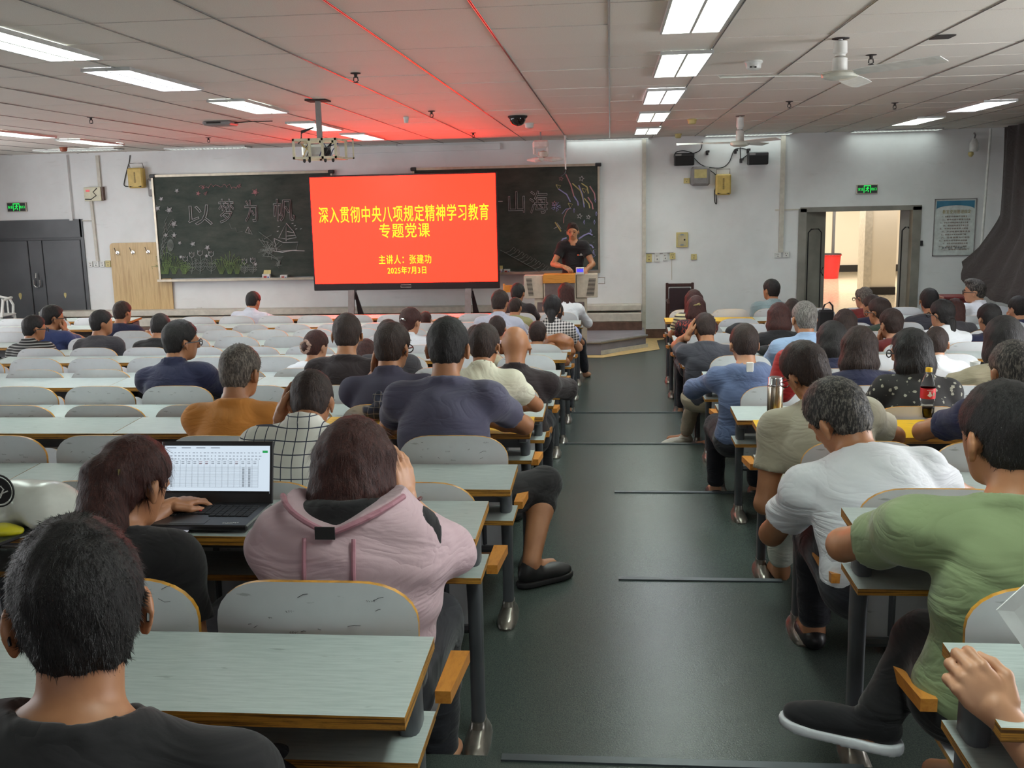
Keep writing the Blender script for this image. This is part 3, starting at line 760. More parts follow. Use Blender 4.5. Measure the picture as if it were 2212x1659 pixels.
def pattern(nm, kind, a, b, s=1.0, c=None):
    q = NT(nm); v = q.coord(); sp = q.n('ShaderNodeSeparateXYZ'); q.l(v, sp.inputs[0]); X, Y, Z = sp.outputs
    if kind == 'windowpane':
        ds = []
        for ax, per in ((X, 0.036*s), (Z, 0.036*s)):
            fr = q.math('FRACT', q.math('ADD', q.math('DIVIDE', ax, per), 100.0)); ds.append(q.math('LESS_THAN', fr, 0.09))
        fac = q.math('MAXIMUM', ds[0], ds[1])
    elif kind == 'stripe':
        fac = q.math('LESS_THAN', q.math('FRACT', q.math('ADD', q.math('DIVIDE', q.math('ADD', Z, q.math('MULTIPLY', q.noise(v, 3, 1), 0.02)), 0.022*s), 100.0)), 0.36)
    elif kind == 'gingham':
        ds = [q.math('LESS_THAN', q.math('FRACT', q.math('ADD', q.math('DIVIDE', ax, 0.026*s), 100.0)), 0.5) for ax in (X, Z)]
        fac = q.math('SUBTRACT', q.math('ADD', ds[0], ds[1]), q.math('MULTIPLY', q.math('MULTIPLY', ds[0], ds[1]), 1.0)); fac = q.math('MULTIPLY', q.math('ADD', ds[0], ds[1]), 0.5)
    elif kind == 'floral':
        vo = q.n('ShaderNodeTexVoronoi'); vo.inputs['Scale'].default_value = 30/s; vo.inputs['Randomness'].default_value = 0.9; q.l(v, vo.inputs['Vector'])
        n_ = q.noise(v, 120/s, 2, 0.6); fac = q.ramp(q.math('ADD', vo.outputs['Distance'], q.math('MULTIPLY', n_, 0.5)), [(0.46, (1, 1, 1, 1)), (0.5, (0, 0, 0, 1))])
    elif kind == 'dashes':
        nn = q.noise(q.coord((60, 60, 18)), 1.6/s, 2, 0.4); fac = q.ramp(nn, [(0.56, (0, 0, 0, 1)), (0.6, (1, 1, 1, 1))])
    elif kind == 'blockband':      # navy shirt with a pale block and stripes at the lower back
        fac = q.math('LESS_THAN', Z, -0.02)
    q.base(q.mix(fac, a, b)); q.rough(0.85); q.bump(q.noise(v, 300, 2), 0.15, 0.001); MATS[nm] = q.m; return q.m

def add_hand(prims, wrist, fdir, back, s, curl=0.5, side=1, grip=0.0):
    """five separate fingers with knuckle bends; fdir points to the fingertips, back is the back of the hand, side = +1 thumb towards +cross"""
    f = unit(fdir); n = unit(np.array(back)-f*(np.array(back)@f)); u = np.cross(f, n)*side
    w = np.array(wrist, float); pc = w+f*0.045*s
    prims.append(('e', pc, (0.040*s, 0.050*s, 0.016*s), np.stack([u, f, n], 1)))
    prims.append(('c', w-f*0.03*s, w+f*0.02*s, 0.024*s, 0.026*s))
    kn = [(0.030, 0.082, 0.070), (0.011, 0.090, 0.080), (-0.010, 0.087, 0.074), (-0.030, 0.077, 0.058)]
    for i, (a, b, L) in enumerate(kn):
        base = w+u*a*s+f*b*s; cl = curl*(0.85+0.1*i)
        def dirn(t): return unit(f*math.cos(t)-n*math.sin(t)+u*0.06*(1.5-i)*(1-curl))
        p0 = base-f*0.03*s; t1 = cl*0.75; t2 = cl*1.9; t3 = cl*2.6
        p1 = base+dirn(t1)*L*0.46*s; p2 = p1+dirn(t2)*L*0.30*s; p3 = p2+dirn(t3)*L*0.24*s
        r = 0.0088*s
        prims.append(('c', p0, base, r*1.1, r*1.08)); prims.append(('c', base, p1, r*1.08, r)); prims.append(('c', p1, p2, r, r*0.94)); prims.append(('c', p2, p3, r*0.94, r*0.82))
    tb = w+u*0.028*s+f*0.018*s; t1 = tb+(u*0.62+f*0.68-n*0.30)*0.036*s; t2 = t1+(u*(0.25-0.3*curl)+f*0.8-n*0.45*curl)*0.032*s; t3 = t2+(f*0.85-u*0.35*curl-n*0.5*curl)*0.024*s
    prims.append(('c', tb-f*0.01*s, t1, 0.014*s, 0.0115*s)); prims.append(('c', t1, t2, 0.0112*s, 0.0098*s)); prims.append(('c', t2, t3, 0.0098*s, 0.0084*s))

def ik(S, T, a, b, pole):
    S = np.array(S, float); T = np.array(T, float); d = T-S; L = np.linalg.norm(d)
    if L > (a+b)*0.985: T = S+d/L*(a+b)*0.985; d = T-S; L = np.linalg.norm(d)
    x = (a*a-b*b+L*L)/(2*L); h = math.sqrt(max(a*a-x*x, 0)); u = d/L; p = np.array(pole, float); p = unit(p-u*(p@u))
    return S+u*x+p*h, T

def hair_strands(V, Q, crown, n, length, width, seed, down=0.5, lift=0.35):
    """thin single-triangle tufts rooted on the hair surface, combed away from the crown"""
    r = np.random.default_rng(seed)
    a = V[Q[:, 0]]; b = V[Q[:, 1]]; c = V[Q[:, 2]]; N = np.cross(b-a, c-a); ln = np.linalg.norm(N, axis=1)+1e-12; N = N/ln[:, None]
    pick = r.integers(0, len(Q), n); t = r.random((n, 1)); u = r.random((n, 1))
    P = a[pick]*(1-t)+b[pick]*t; P = P*(1-u)+c[pick]*u; nn = N[pick]
    d = P-crown; d[:, 2] -= down*0.1; d = d-nn*(d*nn).sum(1)[:, None]; d /= np.linalg.norm(d, axis=1)[:, None]+1e-9
    d += r.normal(0, 0.22 if length < 0.03 else 0.07, d.shape)+nn*lift*r.random((n, 1)); d /= np.linalg.norm(d, axis=1)[:, None]+1e-9
    w_ = np.cross(d, nn); w_ /= np.linalg.norm(w_, axis=1)[:, None]+1e-9
    L = length*(0.6+0.7*r.random((n, 1))); root = P-nn*0.002
    VV = np.concatenate([root-w_*width, root+w_*width, root+d*L], 0); T = np.stack([np.arange(n), np.arange(n)+n, np.arange(n)+2*n], 1)
    return VV, T

def person(label, hx, top, W, yh, hip, fz, hair='short', hc='k', skin='b', shirt='black', st='tee', pants='trousers_dark', yaw=0, pitch=8, roll=0,
           armL='desk', armR='desk', table=None, res=None, s=None, female=False, sleeve=0.55, legs=True, strands=0, glasses=False, lean=0.0, feet=None,
           longcut=-0.17, neckl=None, shw=None, group=None, face=False, collar=None, body_turn=0.0, stand=False, scol=None, bulk=1.0, bald=None, trunc=None, nb=None, hunch=0.0):
    """one seated (or standing) figure; (hx, top) is the pixel of the crown, yh its distance into the room"""
    if s is None: s = min(1.10, max(0.9, W*yh/F/(0.196 if hair in ('bob', 'long', 'wavy') else 0.180)))
    if res is None: res = 0.008 if yh < 2.6 else (0.0105 if yh < 5 else (0.014 if yh < 8 else 0.018))
    T = at(hx, top, 1, yh); H = np.array([T[0], yh, T[2]-0.115*s]); RH = euler(yaw, pitch, roll)
    H = H+np.array([0, 0, 0.115*s])-RH@np.array([0, 0, 0.0])*0-np.array([0, 0, 0.115*s])
    hip = np.array(hip, float) if hip is not None else np.array([H[0]+lean, yh-0.1, 0.9])
    O = np.array([hip[0], hip[1], fz])
    rt = thing('person', label, 'person', tuple(O), group=group)
    fem = 0.9 if female else 1.0
    if shw is None: shw = 0.150*fem*(1+(bulk-1)*0.7)
    bulk = 1+(bulk-1)*0.8
    # skeleton
    NB = H+RH@np.array([0, -0.035, -0.06])*s+np.array([0, -0.030-0.06*hunch, -0.090+0.05*hunch])*s       # base of the neck
    if nb is not None: NB = H+np.array(nb)*s
    sp = unit(NB-hip); BT = euler(body_turn, 0, 0); xdir = BT@np.array([1.0, 0, 0]); xdir = unit(xdir-sp*(xdir@sp)*1.0) if not stand else xdir
    TF = np.stack([xdir, np.cross(sp, xdir), sp], 1)
    CH = hip+(NB-hip)*0.62+TF@np.array([0, -0.045, 0])*s; AB = hip+(NB-hip)*0.32+TF@np.array([0, -0.02, 0])*s; UP = NB+(hip-NB)*0.13+TF@np.array([0, -0.012, 0])*s
    SL = NB-xdir*shw*s+sp*(-0.055*s)+TF@np.array([0, 0.005, 0]); SR = NB+xdir*shw*s+sp*(-0.055*s)+TF@np.array([0, 0.005, 0])
    ua, fa = 0.285*s, 0.25*s
    tab = table
    prims = []; P = prims.append   # body
    head = []
    def h(v): return H+RH@(np.array(v)*s)
    P(('e', h((0, -0.008, 0.022)), (0.073*s, 0.090*s, 0.084*s), RH)); P(('e', h((0, 0.024, -0.032)), (0.058*s, 0.062*s, 0.070*s), RH)); P(('e', h((0, 0.048, -0.082)), (0.034*s, 0.030*s, 0.024*s), RH))
    if face or res < 0.015:
        P(('c', h((0, 0.088, 0.0)), h((0, 0.104, -0.032)), 0.009*s, 0.013*s, 0.012)); P(('c', h((-0.03, 0.082, 0.012)), h((0.03, 0.082, 0.012)), 0.009*s, 0.009*s, 0.015)); P(('c', h((-0.016, 0.083, -0.060)), h((0.016, 0.083, -0.060)), 0.0075*s, 0.0075*s, 0.008))
    for sg in (-1, 1):
        P(('e', h((sg*0.0805, -0.010, -0.012)), (0.0085*s, 0.018*s, 0.029*s), RH@euler(sg*20, 0, 0), 0.006))
        P(('e', h((sg*0.078, -0.004, -0.038)), (0.008*s, 0.011*s, 0.013*s), RH, 0.006))
    P(('c', h((0, -0.030, -0.045)), NB+sp*-0.02*s, 0.050*s*fem, 0.055*s*fem, 0.03)); P(('c', NB+xdir*0.02, SL+sp*0.01*s, 0.036*s, 0.036*s, 0.04)); P(('c', NB-xdir*0.02, SR+sp*0.01*s, 0.036*s, 0.036*s, 0.04))
    tor = [('e', hip+sp*0.02, (0.160*s*bulk, 0.115*s*bulk, 0.12*s), TF, 0.05), ('e', AB, (0.138*s*bulk, 0.100*s*bulk, 0.16*s), TF, 0.05), ('e', CH, (0.148*s*bulk*fem, 0.102*s*bulk, 0.155*s), TF, 0.05), ('e', UP, (0.135*s*bulk*fem, 0.072*s, 0.070*s), TF, 0.04), ('c', SL, SR, 0.046*s, 0.046*s, 0.04)]
    prims += tor
    arms = []
    for S_, mode, sg in ((SL, armL, -1), (SR, armR, 1)):
        if mode is None: continue
        tz = (tab[1] if tab else hip[2]+0.18); ty = (tab[0] if tab else hip[1]+0.4)
        pole = (sg*0.55, -0.25, -1.0); hf = None; hb = (0, 0, 1); curl = 0.45
        if isinstance(mode, dict):
            T_ = np.array(mode['t'], float); pole = mode.get('pole', pole); hf = mode.get('f'); hb = mode.get('b', hb); curl = mode.get('curl', curl)
        elif mode == 'desk': T_ = np.array([hip[0]+sg*0.10*s, ty+0.12, tz+0.035]); hf = (-sg*0.5, 0.8, 0); pole = (sg*0.8, -0.3, -0.8)
        elif mode == 'wide': T_ = np.array([hip[0]+sg*0.07*s, ty+0.10, tz+0.035]); hf = (-sg*0.9, 0.3, 0); pole = (sg*1.4, 0.1, -0.5)
        elif mode == 'lap': T_ = np.array([hip[0]+sg*0.08*s, hip[1]+0.22, hip[2]+0.07]); hf = (-sg*0.3, 0.9, -0.2); pole = (sg*0.6, -0.6, -0.5)
        elif mode == 'face': T_ = h((sg*0.045, 0.085, -0.125)); hf = RH@np.array([-sg*0.25, 0.05, 0.95]); hb = RH@np.array([sg*0.5, 0.8, 0]); pole = (sg*0.7, 0.5, -1.0); curl = 0.75
        elif mode == 'cheek': T_ = h((sg*0.10, 0.03, -0.12)); hf = RH@np.array([-sg*0.1, 0.0, 1.0]); hb = RH@np.array([sg*1.0, 0.1, 0]); pole = (sg*0.8, 0.6, -1.0); curl = 0.3
        elif mode == 'head': T_ = h((sg*0.120, 0.03, -0.03)); hf = RH@np.array([-sg*0.35, -0.2, 0.9]); hb = RH@np.array([sg*0.9, 0.0, 0.4]); pole = (sg*0.35, 0.5, -1.0); curl = 0.55
        elif mode == 'down': T_ = S_+np.array([sg*0.06, 0.10, -0.46])*s; hf = (0, 0.25, -1); hb = (sg, 0, 0); pole = (sg*0.4, -1.0, 0); curl = 0.35
        E_, Wr = ik(S_, T_, ua, fa, pole)
        if isinstance(mode, dict) and 'e' in mode: E_ = np.array(mode['e'], float); Wr = T_
        fd = unit(Wr-E_) if hf is None else unit(hf)
        arms.append((S_, E_, Wr, sg))
        P(('c', S_, S_+(E_-S_)*0.5, 0.047*s*(0.9 if female else 1), 0.041*s*(0.9 if female else 1), 0.035)); P(('c', S_+(E_-S_)*0.5, E_, 0.044*s*(0.9 if female else 1), 0.036*s, 0.02)); P(('c', E_, E_+(Wr-E_)*0.4, 0.038*s, 0.036*s*(0.9 if female else 1), 0.02)); P(('c', E_+(Wr-E_)*0.4, Wr, 0.036*s*(0.9 if female else 1), 0.024*s, 0.02))
        if hf is not None or True: head.append((Wr, fd, hb, curl, sg))
    lp = []
    if legs:
        for i, sg in ((0, -1), (1, 1)):
            if feet is not None and feet[i] is not None: kn, ft = np.array(feet[i][0], float), np.array(feet[i][1], float)
            elif stand: kn = hip+np.array([sg*0.095, 0.02, -0.42*s]); ft = np.array([hip[0]+sg*0.10, hip[1], fz+0.07])
            else:
                kn = hip+np.array([sg*0.12*s, 0.40*s, -0.01]); fy = kn[1]-0.02; ft = np.array([kn[0], fy, floor_z(fy)+0.085])
            hj = hip+xdir*sg*0.085*s+np.array([0, 0.02, -0.02]); lp.append((hj, kn, ft, sg))
            P(('c', hj, kn, 0.082*s*bulk, 0.056*s, 0.04)); P(('c', kn, kn+(ft-kn)*0.35, 0.054*s, 0.052*s, 0.03)); P(('c', kn+(ft-kn)*0.35, ft, 0.052*s, 0.034*s, 0.02))
            fd = unit(np.array([0.12*sg, 1, 0])) if feet is None or len(feet) < 3 or feet[2] is None else unit(feet[2])
            P(('c', ft+np.array([0, 0, -0.03]), ft+fd*0.13+np.array([0, 0, -0.045]), 0.036*s, 0.028*s, 0.02))
    def run(F_, lst, grow=0.0, kmul=1.0):
        for p in lst:
            if p[0] == 'c': F_.cone(p[1], p[2], p[3], p[4], (p[5] if len(p) > 5 else 0.03)*kmul, grow)
            else: F_.ell(p[1], p[2], p[3], (p[4] if len(p) > 4 else 0.03)*kmul, grow)
    def bounds(lst, pad):
        lo = np.full(3, 1e9); hi = -lo
        for p in lst:
            if p[0] == 'c':
                r = max(p[3], p[4]); lo = np.minimum(lo, np.minimum(p[1], p[2])-r); hi = np.maximum(hi, np.maximum(p[1], p[2])+r)
            else: r = max(p[2]); lo = np.minimum(lo, p[1]-r); hi = np.maximum(hi, p[1]+r)
        return lo-pad, hi+pad
    # ---- body
    lo, hi = bounds(prims, 0.02); Fb = Field(lo, hi, res); run(Fb, prims)
    V, Q = Fb.mesh(); VS = [V]; QS = [Q]; o_ = len(V)
    for (Wr, fd, hb, curl, sg) in head:
        hp = []; add_hand(hp, Wr, fd, hb, s*(0.92 if female else 1.0), curl, -sg); lo, hi = bounds(hp, 0.012); fh = Field(lo, hi, min(0.007, res*0.5) if res > 0.008 else 0.0035)
        for p in hp: (fh.cone(p[1], p[2], p[3], p[4], 0.006) if p[0] == 'c' else fh.ell(p[1], p[2], p[3], 0.012))
        v2, q2 = fh.mesh(); VS.append(v2); QS.append(q2+o_); o_ += len(v2)
    V = np.concatenate(VS)-O; Q = np.concatenate(QS)
    body = link('body', np_mesh('body', V, Q, [SKIN[skin]]), rt)
    # ---- shirt
    sm = MATS[shirt] if shirt in MATS else M[shirt]
    loose = 0.010
    sh = list(tor)+[('c', NB+xdir*0.02, SL+sp*0.01*s, 0.036*s, 0.040*s, 0.04), ('c', NB-xdir*0.02, SR+sp*0.01*s, 0.036*s, 0.040*s, 0.04), ('c', SL, SR, 0.048*s, 0.048*s, 0.04)]
    sl_end = []
    for (S_, E_, Wr, sg) in arms:
        if sleeve <= 1.0:
            e = S_+(E_-S_)*sleeve; sh.append(('c', S_, e, 0.052*s, 0.056*s, 0.04)); sl_end.append((e, unit(E_-S_)))
        else:
            e = E_+(Wr-E_)*(sleeve-1.0); sh.append(('c', S_, E_, 0.052*s, 0.045*s, 0.04)); sh.append(('c', E_, e, 0.046*s, 0.036*s, 0.03)); sl_end.append((e, unit(Wr-E_)))
    lo, hi = bounds(sh, 0.05); lo[2] = max(lo[2], hip[2]-0.13)
    Fs = Field(lo, hi, res); run(Fs, sh, loose, 1.15)
    for (e, dd) in sl_end:       # square sleeve ends
        X, Y, Z = Fs.coords([0, 0, 0], Fs.n); pl = (X-e[0])*dd[0]+(Y-e[1])*dd[1]+(Z-e[2])*dd[2]; near_ = np.sqrt((X-e[0])**2+(Y-e[1])**2+(Z-e[2])**2)-0.11
        Fs.D = np.maximum(Fs.D, np.minimum(pl, -near_).astype(np.float32))
    if st != 'plain': Fs.wrinkle(0.0042 if yh < 6 else 0.004, 0.8, seed=hx*0.01, dirz=0.8)
    nl = 0.0 if neckl is None else neckl
    up_n = unit(H-NB+np.array([0, 0, 0.15])); rc = (0.062+nl)*s
    Fs.cut_cone(NB-sp*0.02*s+TF@np.array([0, 0.02, 0]), NB+up_n*0.25, rc, rc+0.03)
    if st in ('polo', 'shirt', 'tee'):
        R_ = rc+0.006; th, hgt = (0.006, 0.0) if st == 'tee' else (0.009, 0.030)
        cx = NB+sp*(0.018 if st == 'tee' else 0.010)*s+TF@np.array([0, 0.008, 0]); nn = 12
        ring = [cx+TF@(np.array([math.cos(a)*R_, math.sin(a)*R_*0.95, -0.020*math.sin(a)+0.008])) for a in [2*math.pi*i/nn for i in range(nn)]]
        for i in range(nn):
            if st == 'tee': Fs.cone(ring[i]-sp*0.012, ring[(i+1) % nn]-sp*0.012, th+res*0.5, th+res*0.5, 0.022)
            else:
                for u in (0.0, 0.5, 1.0):
                    off = sp*hgt*u*s-TF@np.array([math.cos(2*math.pi*i/nn), math.sin(2*math.pi*i/nn), 0])*0.012*u
                    Fs.cone(ring[i]+off, ring[(i+1) % nn]+off, th*0.6+res*0.4, th*0.6+res*0.4, 0.006)
    if st == 'hood':
        for i in range(9):
            a0 = math.radians(180+20*i) if False else math.radians(190+20*i); a1 = a0+math.radians(20)
            c0 = NB+TF@np.array([math.cos(a0)*0.085, -0.02+math.sin(a0)*0.075, 0.01+0.02*math.sin(a0)])*s; c1 = NB+TF@np.array([math.cos(a1)*0.085, -0.02+math.sin(a1)*0.075, 0.01+0.02*math.sin(a1)])*s
            Fs.cone(c0, c1, 0.034*s, 0.034*s, 0.03)
        Fs.ell(NB+TF@np.array([0, -0.10, -0.05])*s, np.array([0.085, 0.035, 0.07])*s, TF, 0.03)
    V, Q = Fs.mesh()
    if scol: pass
    link('shirt', np_mesh('shirt', V-O, Q, [sm]), rt)
    # ---- trousers or skirt and shoes
    if legs:
        tp_ = [('e', hip+np.array([0, 0, 0.0]), (0.165*s*bulk, 0.125*s*bulk, 0.115*s), TF, 0.05)]
        short = pants.endswith('shorts') or pants.startswith('shorts')
        for (hj, kn, ft, sg) in lp:
            tp_.append(('c', hj, kn, 0.088*s*bulk, 0.068*s, 0.04))
            e = kn+(ft-kn)*(0.25 if short else 0.88); tp_.append(('c', kn, e, 0.068*s, (0.066 if short else 0.052)*s, 0.03))
        lo, hi = bounds(tp_, 0.03); Ft = Field(lo, hi, max(res, 0.010)); run(Ft, tp_); Ft.wrinkle(0.003, 1.0, seed=hx*0.02)
        V, Q = Ft.mesh(); link('trousers', np_mesh('trousers', V-O, Q, [MATS[pants]]), rt)
        if not stand and feet is None and -1.3 < O[0] < 1.7 and O[1] > 2.4:
            for (hj, kn, ft, sg) in lp:
                Fz = Field(ft-np.array([0.09, 0.10, 0.12]), ft+np.array([0.12, 0.28, 0.05]), 0.011); fd = unit(np.array([0.12*sg, 1, 0]))
                Fz.ell(ft+np.array([0, -0.01, -0.045]), (0.042, 0.055, 0.042), None, 0.02); Fz.ell(ft+fd*0.09+np.array([0, 0, -0.055]), (0.046, 0.10, 0.034), None, 0.03); V, Q = Fz.mesh(); link('shoe', np_mesh('shoe', V-O, Q, [M['black']]), rt)
    # ---- hair
    if hair != 'bald':
        hp = []; A = hp.append; g = 0.013
        rr = min(res, 0.010)
        gs = 0.008 if hair in ('short', 'quiff') else g
        A(('e', h((0, -0.008, 0.024)), ((0.073+gs)*s, (0.090+g)*s, (0.084+g*1.05)*s), RH, 0.02)); A(('e', h((0, -0.036, -0.030)), ((0.060+gs*0.4)*s, (0.052+g*0.7)*s, 0.058*s), RH, 0.02))
        lo, hi = bounds(hp, 0.03); extra = []
        if hair in ('bob', 'long', 'wavy'):
            zb = longcut; nb = 9
            for i in range(nb+1):
                a = math.radians(165+210*i/nb) ; cx, cy = math.cos(a)*0.070, -0.006+math.sin(a)*0.076
                wv = 0.014*math.sin(i*2.1) if hair == 'wavy' else 0.0
                extra.append(('c', h((cx, cy, 0.03)), h((cx*1.08+wv, cy*1.06-0.004, zb*0.55)), 0.022*s, 0.024*s, 0.03))
                extra.append(('c', h((cx*1.08+wv, cy*1.06-0.004, zb*0.55)), h((cx*1.02-wv, cy*0.95-0.006, zb)), 0.024*s, 0.017*s, 0.03))
            extra.append(('e', h((0, -0.055, -0.06)), (0.078*s, 0.055*s, 0.11*s), RH, 0.03))
        if hair == 'pony':
            b0 = h((0, -0.095, 0.000)); b1 = b0+np.array([0, -0.045, -0.11])*s; b2 = b1+np.array([0.015, -0.0, -0.17])*s
            extra += [('c', b0+np.array([-0.02, 0, 0.01])*s, b1, 0.040*s, 0.055*s, 0.03), ('c', b0+np.array([0.02, 0, 0.01])*s, b1, 0.040*s, 0.055*s, 0.03), ('c', b1, b2, 0.055*s, 0.024*s, 0.02)]
        if hair == 'bun': extra += [('e', h((0, -0.115, -0.02)), (0.040*s, 0.034*s, 0.042*s), RH, 0.02)]
        if hair == 'tail':
            b0 = h((0.0, -0.09, -0.06)); b1 = b0+np.array([0.0, -0.03, -0.12])*s; b2 = b1+np.array([0.02, -0.01, -0.12])*s
            extra += [('c', b0, b1, 0.038*s, 0.036*s, 0.03), ('c', b1, b2, 0.036*s, 0.018*s, 0.02)]
        if hair in ('quiff',): extra += [('e', h((0, 0.035, 0.098)), (0.062*s, 0.055*s, 0.030*s), RH, 0.03)]
        lo2, hi2 = bounds(hp+extra, 0.03); Fh = Field(lo2, hi2, rr); run(Fh, hp)
        # hairline: everything below and in front of this plane is face
        pn = RH@unit(np.array([0, 0.72, -0.69])); pt = h((0, 0.085, 0.066)); Fh.cut_plane(pt, pn)
        
        if hair in ('short', 'quiff', 'bun', 'pony', 'tail'):
            for sg in (-1, 1): Fh.cut_cone(h((sg*0.070, -0.006, -0.012)), h((sg*0.12, -0.012, -0.020)), 0.023*s, 0.034*s); Fh.cut_cone(h((sg*0.072, -0.02, -0.055)), h((sg*0.10, -0.03, -0.06)), 0.020*s, 0.03*s)
        nz = {'short': -0.078, 'quiff': -0.07}.get(hair, -0.10); Fh.cut_plane(h((0, 0, nz)), RH@np.array([0, 0, -1.0]))
        if extra:
            E2 = Field(lo2, hi2, rr); run(E2, extra); E2.cut_plane(h((0, 0.060 if hair in ('bob', 'long', 'wavy') else 0.2, 0)), RH@np.array([0, 1.0, 0.15]))
            kk = 0.02; v_, d_ = Fh.D, E2.D; hh = np.maximum(kk-np.abs(v_-d_), 0)/kk; Fh.D = np.minimum(v_, d_)-hh*hh*kk*0.25
        X, Y, Z = Fh.coords([0, 0, 0], Fh.n)
        Fh.D += (0.0012*np.sin((X-H[0])*190+4*np.sin((Z-H[2])*22)+hx)+0.0010*np.sin((Y-H[1])*160+4*np.sin((Z-H[2])*18))).astype(np.float32)
        if bald is not None:
            bp = h(bald[0]); Fh.cut_cone(bp, bp+RH@np.array([0, 0, 0.03]), bald[1], bald[1])
        V, Q = Fh.mesh(); tri = None
        if strands:
            L = 0.013 if hair in ('short', 'quiff') else 0.045
            fd_ = V[Q[:, 0]]
            sv, tr = hair_strands(V, Q, h((0.0, -0.05, 0.11)), strands, L*s, 0.0011 if yh < 3 else 0.0018, int(hx), down=3.0 if L > 0.03 else 0.6, lift=0.03 if L > 0.03 else 0.30)
            tri = tr+len(V); V = np.concatenate([V, sv])
        ho = link('hair', np_mesh('hair', V-O, Q, [HAIR[hc]], tris=tri), rt)
    if face:
        for sg in (-1, 1):
            mb = MB(); c = h((sg*0.030, 0.0835, -0.006)); 
            mb.lathe([(0.0, 0.004), (0.009*s, 0.002), (0.012*s, 0.0), (0.0, -0.002)], (0, 0, 0), 12, axis='y'); e = mb.build('eye', MATS['eye_dark'], rt, tuple(c-O)); e.scale = (1.15, 1, 0.55); e.rotation_euler = Matrix([list(r) for r in RH]).to_euler()
            mb = MB(); mb.tube([tuple(h((sg*0.012, 0.090, 0.014))-O), tuple(h((sg*0.030, 0.090, 0.020))-O), tuple(h((sg*0.047, 0.080, 0.013))-O)], 0.0035*s, n=6); mb.build('eyebrow', HAIR['k'], rt)
        mb = MB(); mb.tube([tuple(h((-0.024, 0.084, -0.060))-O), tuple(h((-0.008, 0.092, -0.0575))-O), tuple(h((0.008, 0.092, -0.0575))-O), tuple(h((0.024, 0.084, -0.060))-O)], 0.0042*s, n=6); mb.build('mouth', MATS['lip'], rt)
    if glasses:
        mb = MB(); r = 0.0022 if yh < 5 else 0.0032
        for sg in (-1, 1):
            c = (sg*0.034, 0.106, -0.006); pts = [h((c[0]+0.026*math.cos(a), c[1]-0.35*abs(c[0]+0.026*math.cos(a))*0.5, c[2]+0.019*math.sin(a))) for a in [i*math.pi/6 for i in range(13)]]
            mb.tube([tuple(p-O) for p in pts], r, n=5); mb.tube([tuple(h((sg*0.060, 0.094, 0.0))-O), tuple(h((sg*0.080, 0.03, -0.002))-O), tuple(h((sg*0.084, -0.01, -0.004))-O), tuple(h((sg*0.080, -0.03, -0.028))-O)], r*1.2, n=5)
        mb.tube([tuple(h((-0.01, 0.107, 0.0))-O), tuple(h((0.01, 0.107, 0.0))-O)], r, n=5); mb.build('glasses', M['black'], rt)
    info = dict(root=rt, O=O, H=H, RH=RH, s=s, NB=NB, SL=SL, SR=SR, hip=hip, arms=arms, legs=lp, TF=TF, h=h)
    return info
MATS['eye_dark'] = flat('eye_dark', rgb(30, 22, 20), 0.3, bump=0); MATS['lip'] = flat('lip', rgb(110, 52, 46), 0.5, bump=0)
for nm, c in dict(black=(30, 28, 30), blackbrown=(40, 30, 32), navy=(34, 36, 62), navy2=(44, 46, 78), indigo=(54, 66, 108), charcoal=(62, 62, 70), slate=(86, 84, 104), orange=(196, 128, 58), orangetee=(198, 126, 54),
                  white=(222, 224, 228), cream=(206, 202, 182), beige=(174, 168, 148), olive=(152, 148, 104), green=(128, 142, 104), darkgreen=(44, 60, 48), paleblue=(150, 174, 206), greyblue=(128, 146, 150), skyshirt=(186, 190, 204), steelblue=(92, 106, 140), maroon=(110, 38, 36), pink=(196, 166, 172), darkgrey=(64, 62, 66), lilac=(172, 182, 220), tan=(170, 160, 136)).items():
    cloth('c_'+nm, rgb(*c))
cloth('trousers_dark', rgb(40, 40, 46)); cloth('trousers_black', rgb(26, 25, 27)); cloth('trousers_beige', rgb(176, 162, 140)); cloth('trousers_pale', rgb(196, 200, 188)); cloth('shorts_black', rgb(28, 26, 27)); cloth('trousers_denim', rgb(58, 62, 76))
pattern('windowpane_check', 'windowpane', rgb(214, 212, 204), rgb(52, 58, 74)); pattern('fine_stripe', 'stripe', rgb(30, 29, 30), rgb(150, 150, 146)); pattern('black_floral', 'floral', rgb(34, 32, 32), rgb(150, 148, 134)); pattern('gingham', 'gingham', rgb(206, 200, 194), rgb(24, 22, 26))
pattern('red_dashes', 'dashes', rgb(36, 28, 32), rgb(150, 60, 46)); pattern('bold_stripe', 'stripe', rgb(196, 184, 140), rgb(30, 28, 30), 1.5); pattern('pink_stripe', 'stripe', rgb(224, 214, 214), rgb(90, 70, 90), 1.2); pattern('lace', 'dashes', rgb(50, 44, 52), rgb(150, 134, 142), 0.8)
pattern('navy_block', 'blockband', rgb(52, 48, 66), rgb(168, 158, 136))

# ------------------------------------------------------------------ the audience
PEOPLE = []
def sit(block, k, hx, top, W, label, dy=0.10, dx=0.0, hipy=None, sc=None, **kw):
    Ys = LY if block == 'L' else RY
    cy = (Ys[k-2]+0.05) if k >= 2 else Ys[0]-0.86
    cz = CT[k-2] if k >= 2 else 1.33
    hy = cy+0.21 if hipy is None else hipy; yh = hy+dy
    X = at(hx, top, 1, yh)[0]; hip = (float(X)+dx, hy, cz-0.45+0.10)
    xe = XLe[k-2] if block == 'L' else XRe[k-2]
    j = round(((xe-0.265)-hip[0])/PITCH) if block == 'L' else round((hip[0]-(xe+0.28))/PITCH)
    OCC.add((block, k-1, j))
    tab = (Ys[k-1]-DEPTH, TZ[k-1]) if k <= 13 else None
    PEOPLE.append((label, hx, top, W, yh, hip, floor_z(hy+0.2), dict(table=tab, s=sc, **kw)))
L_, R_ = 'L', 'R'
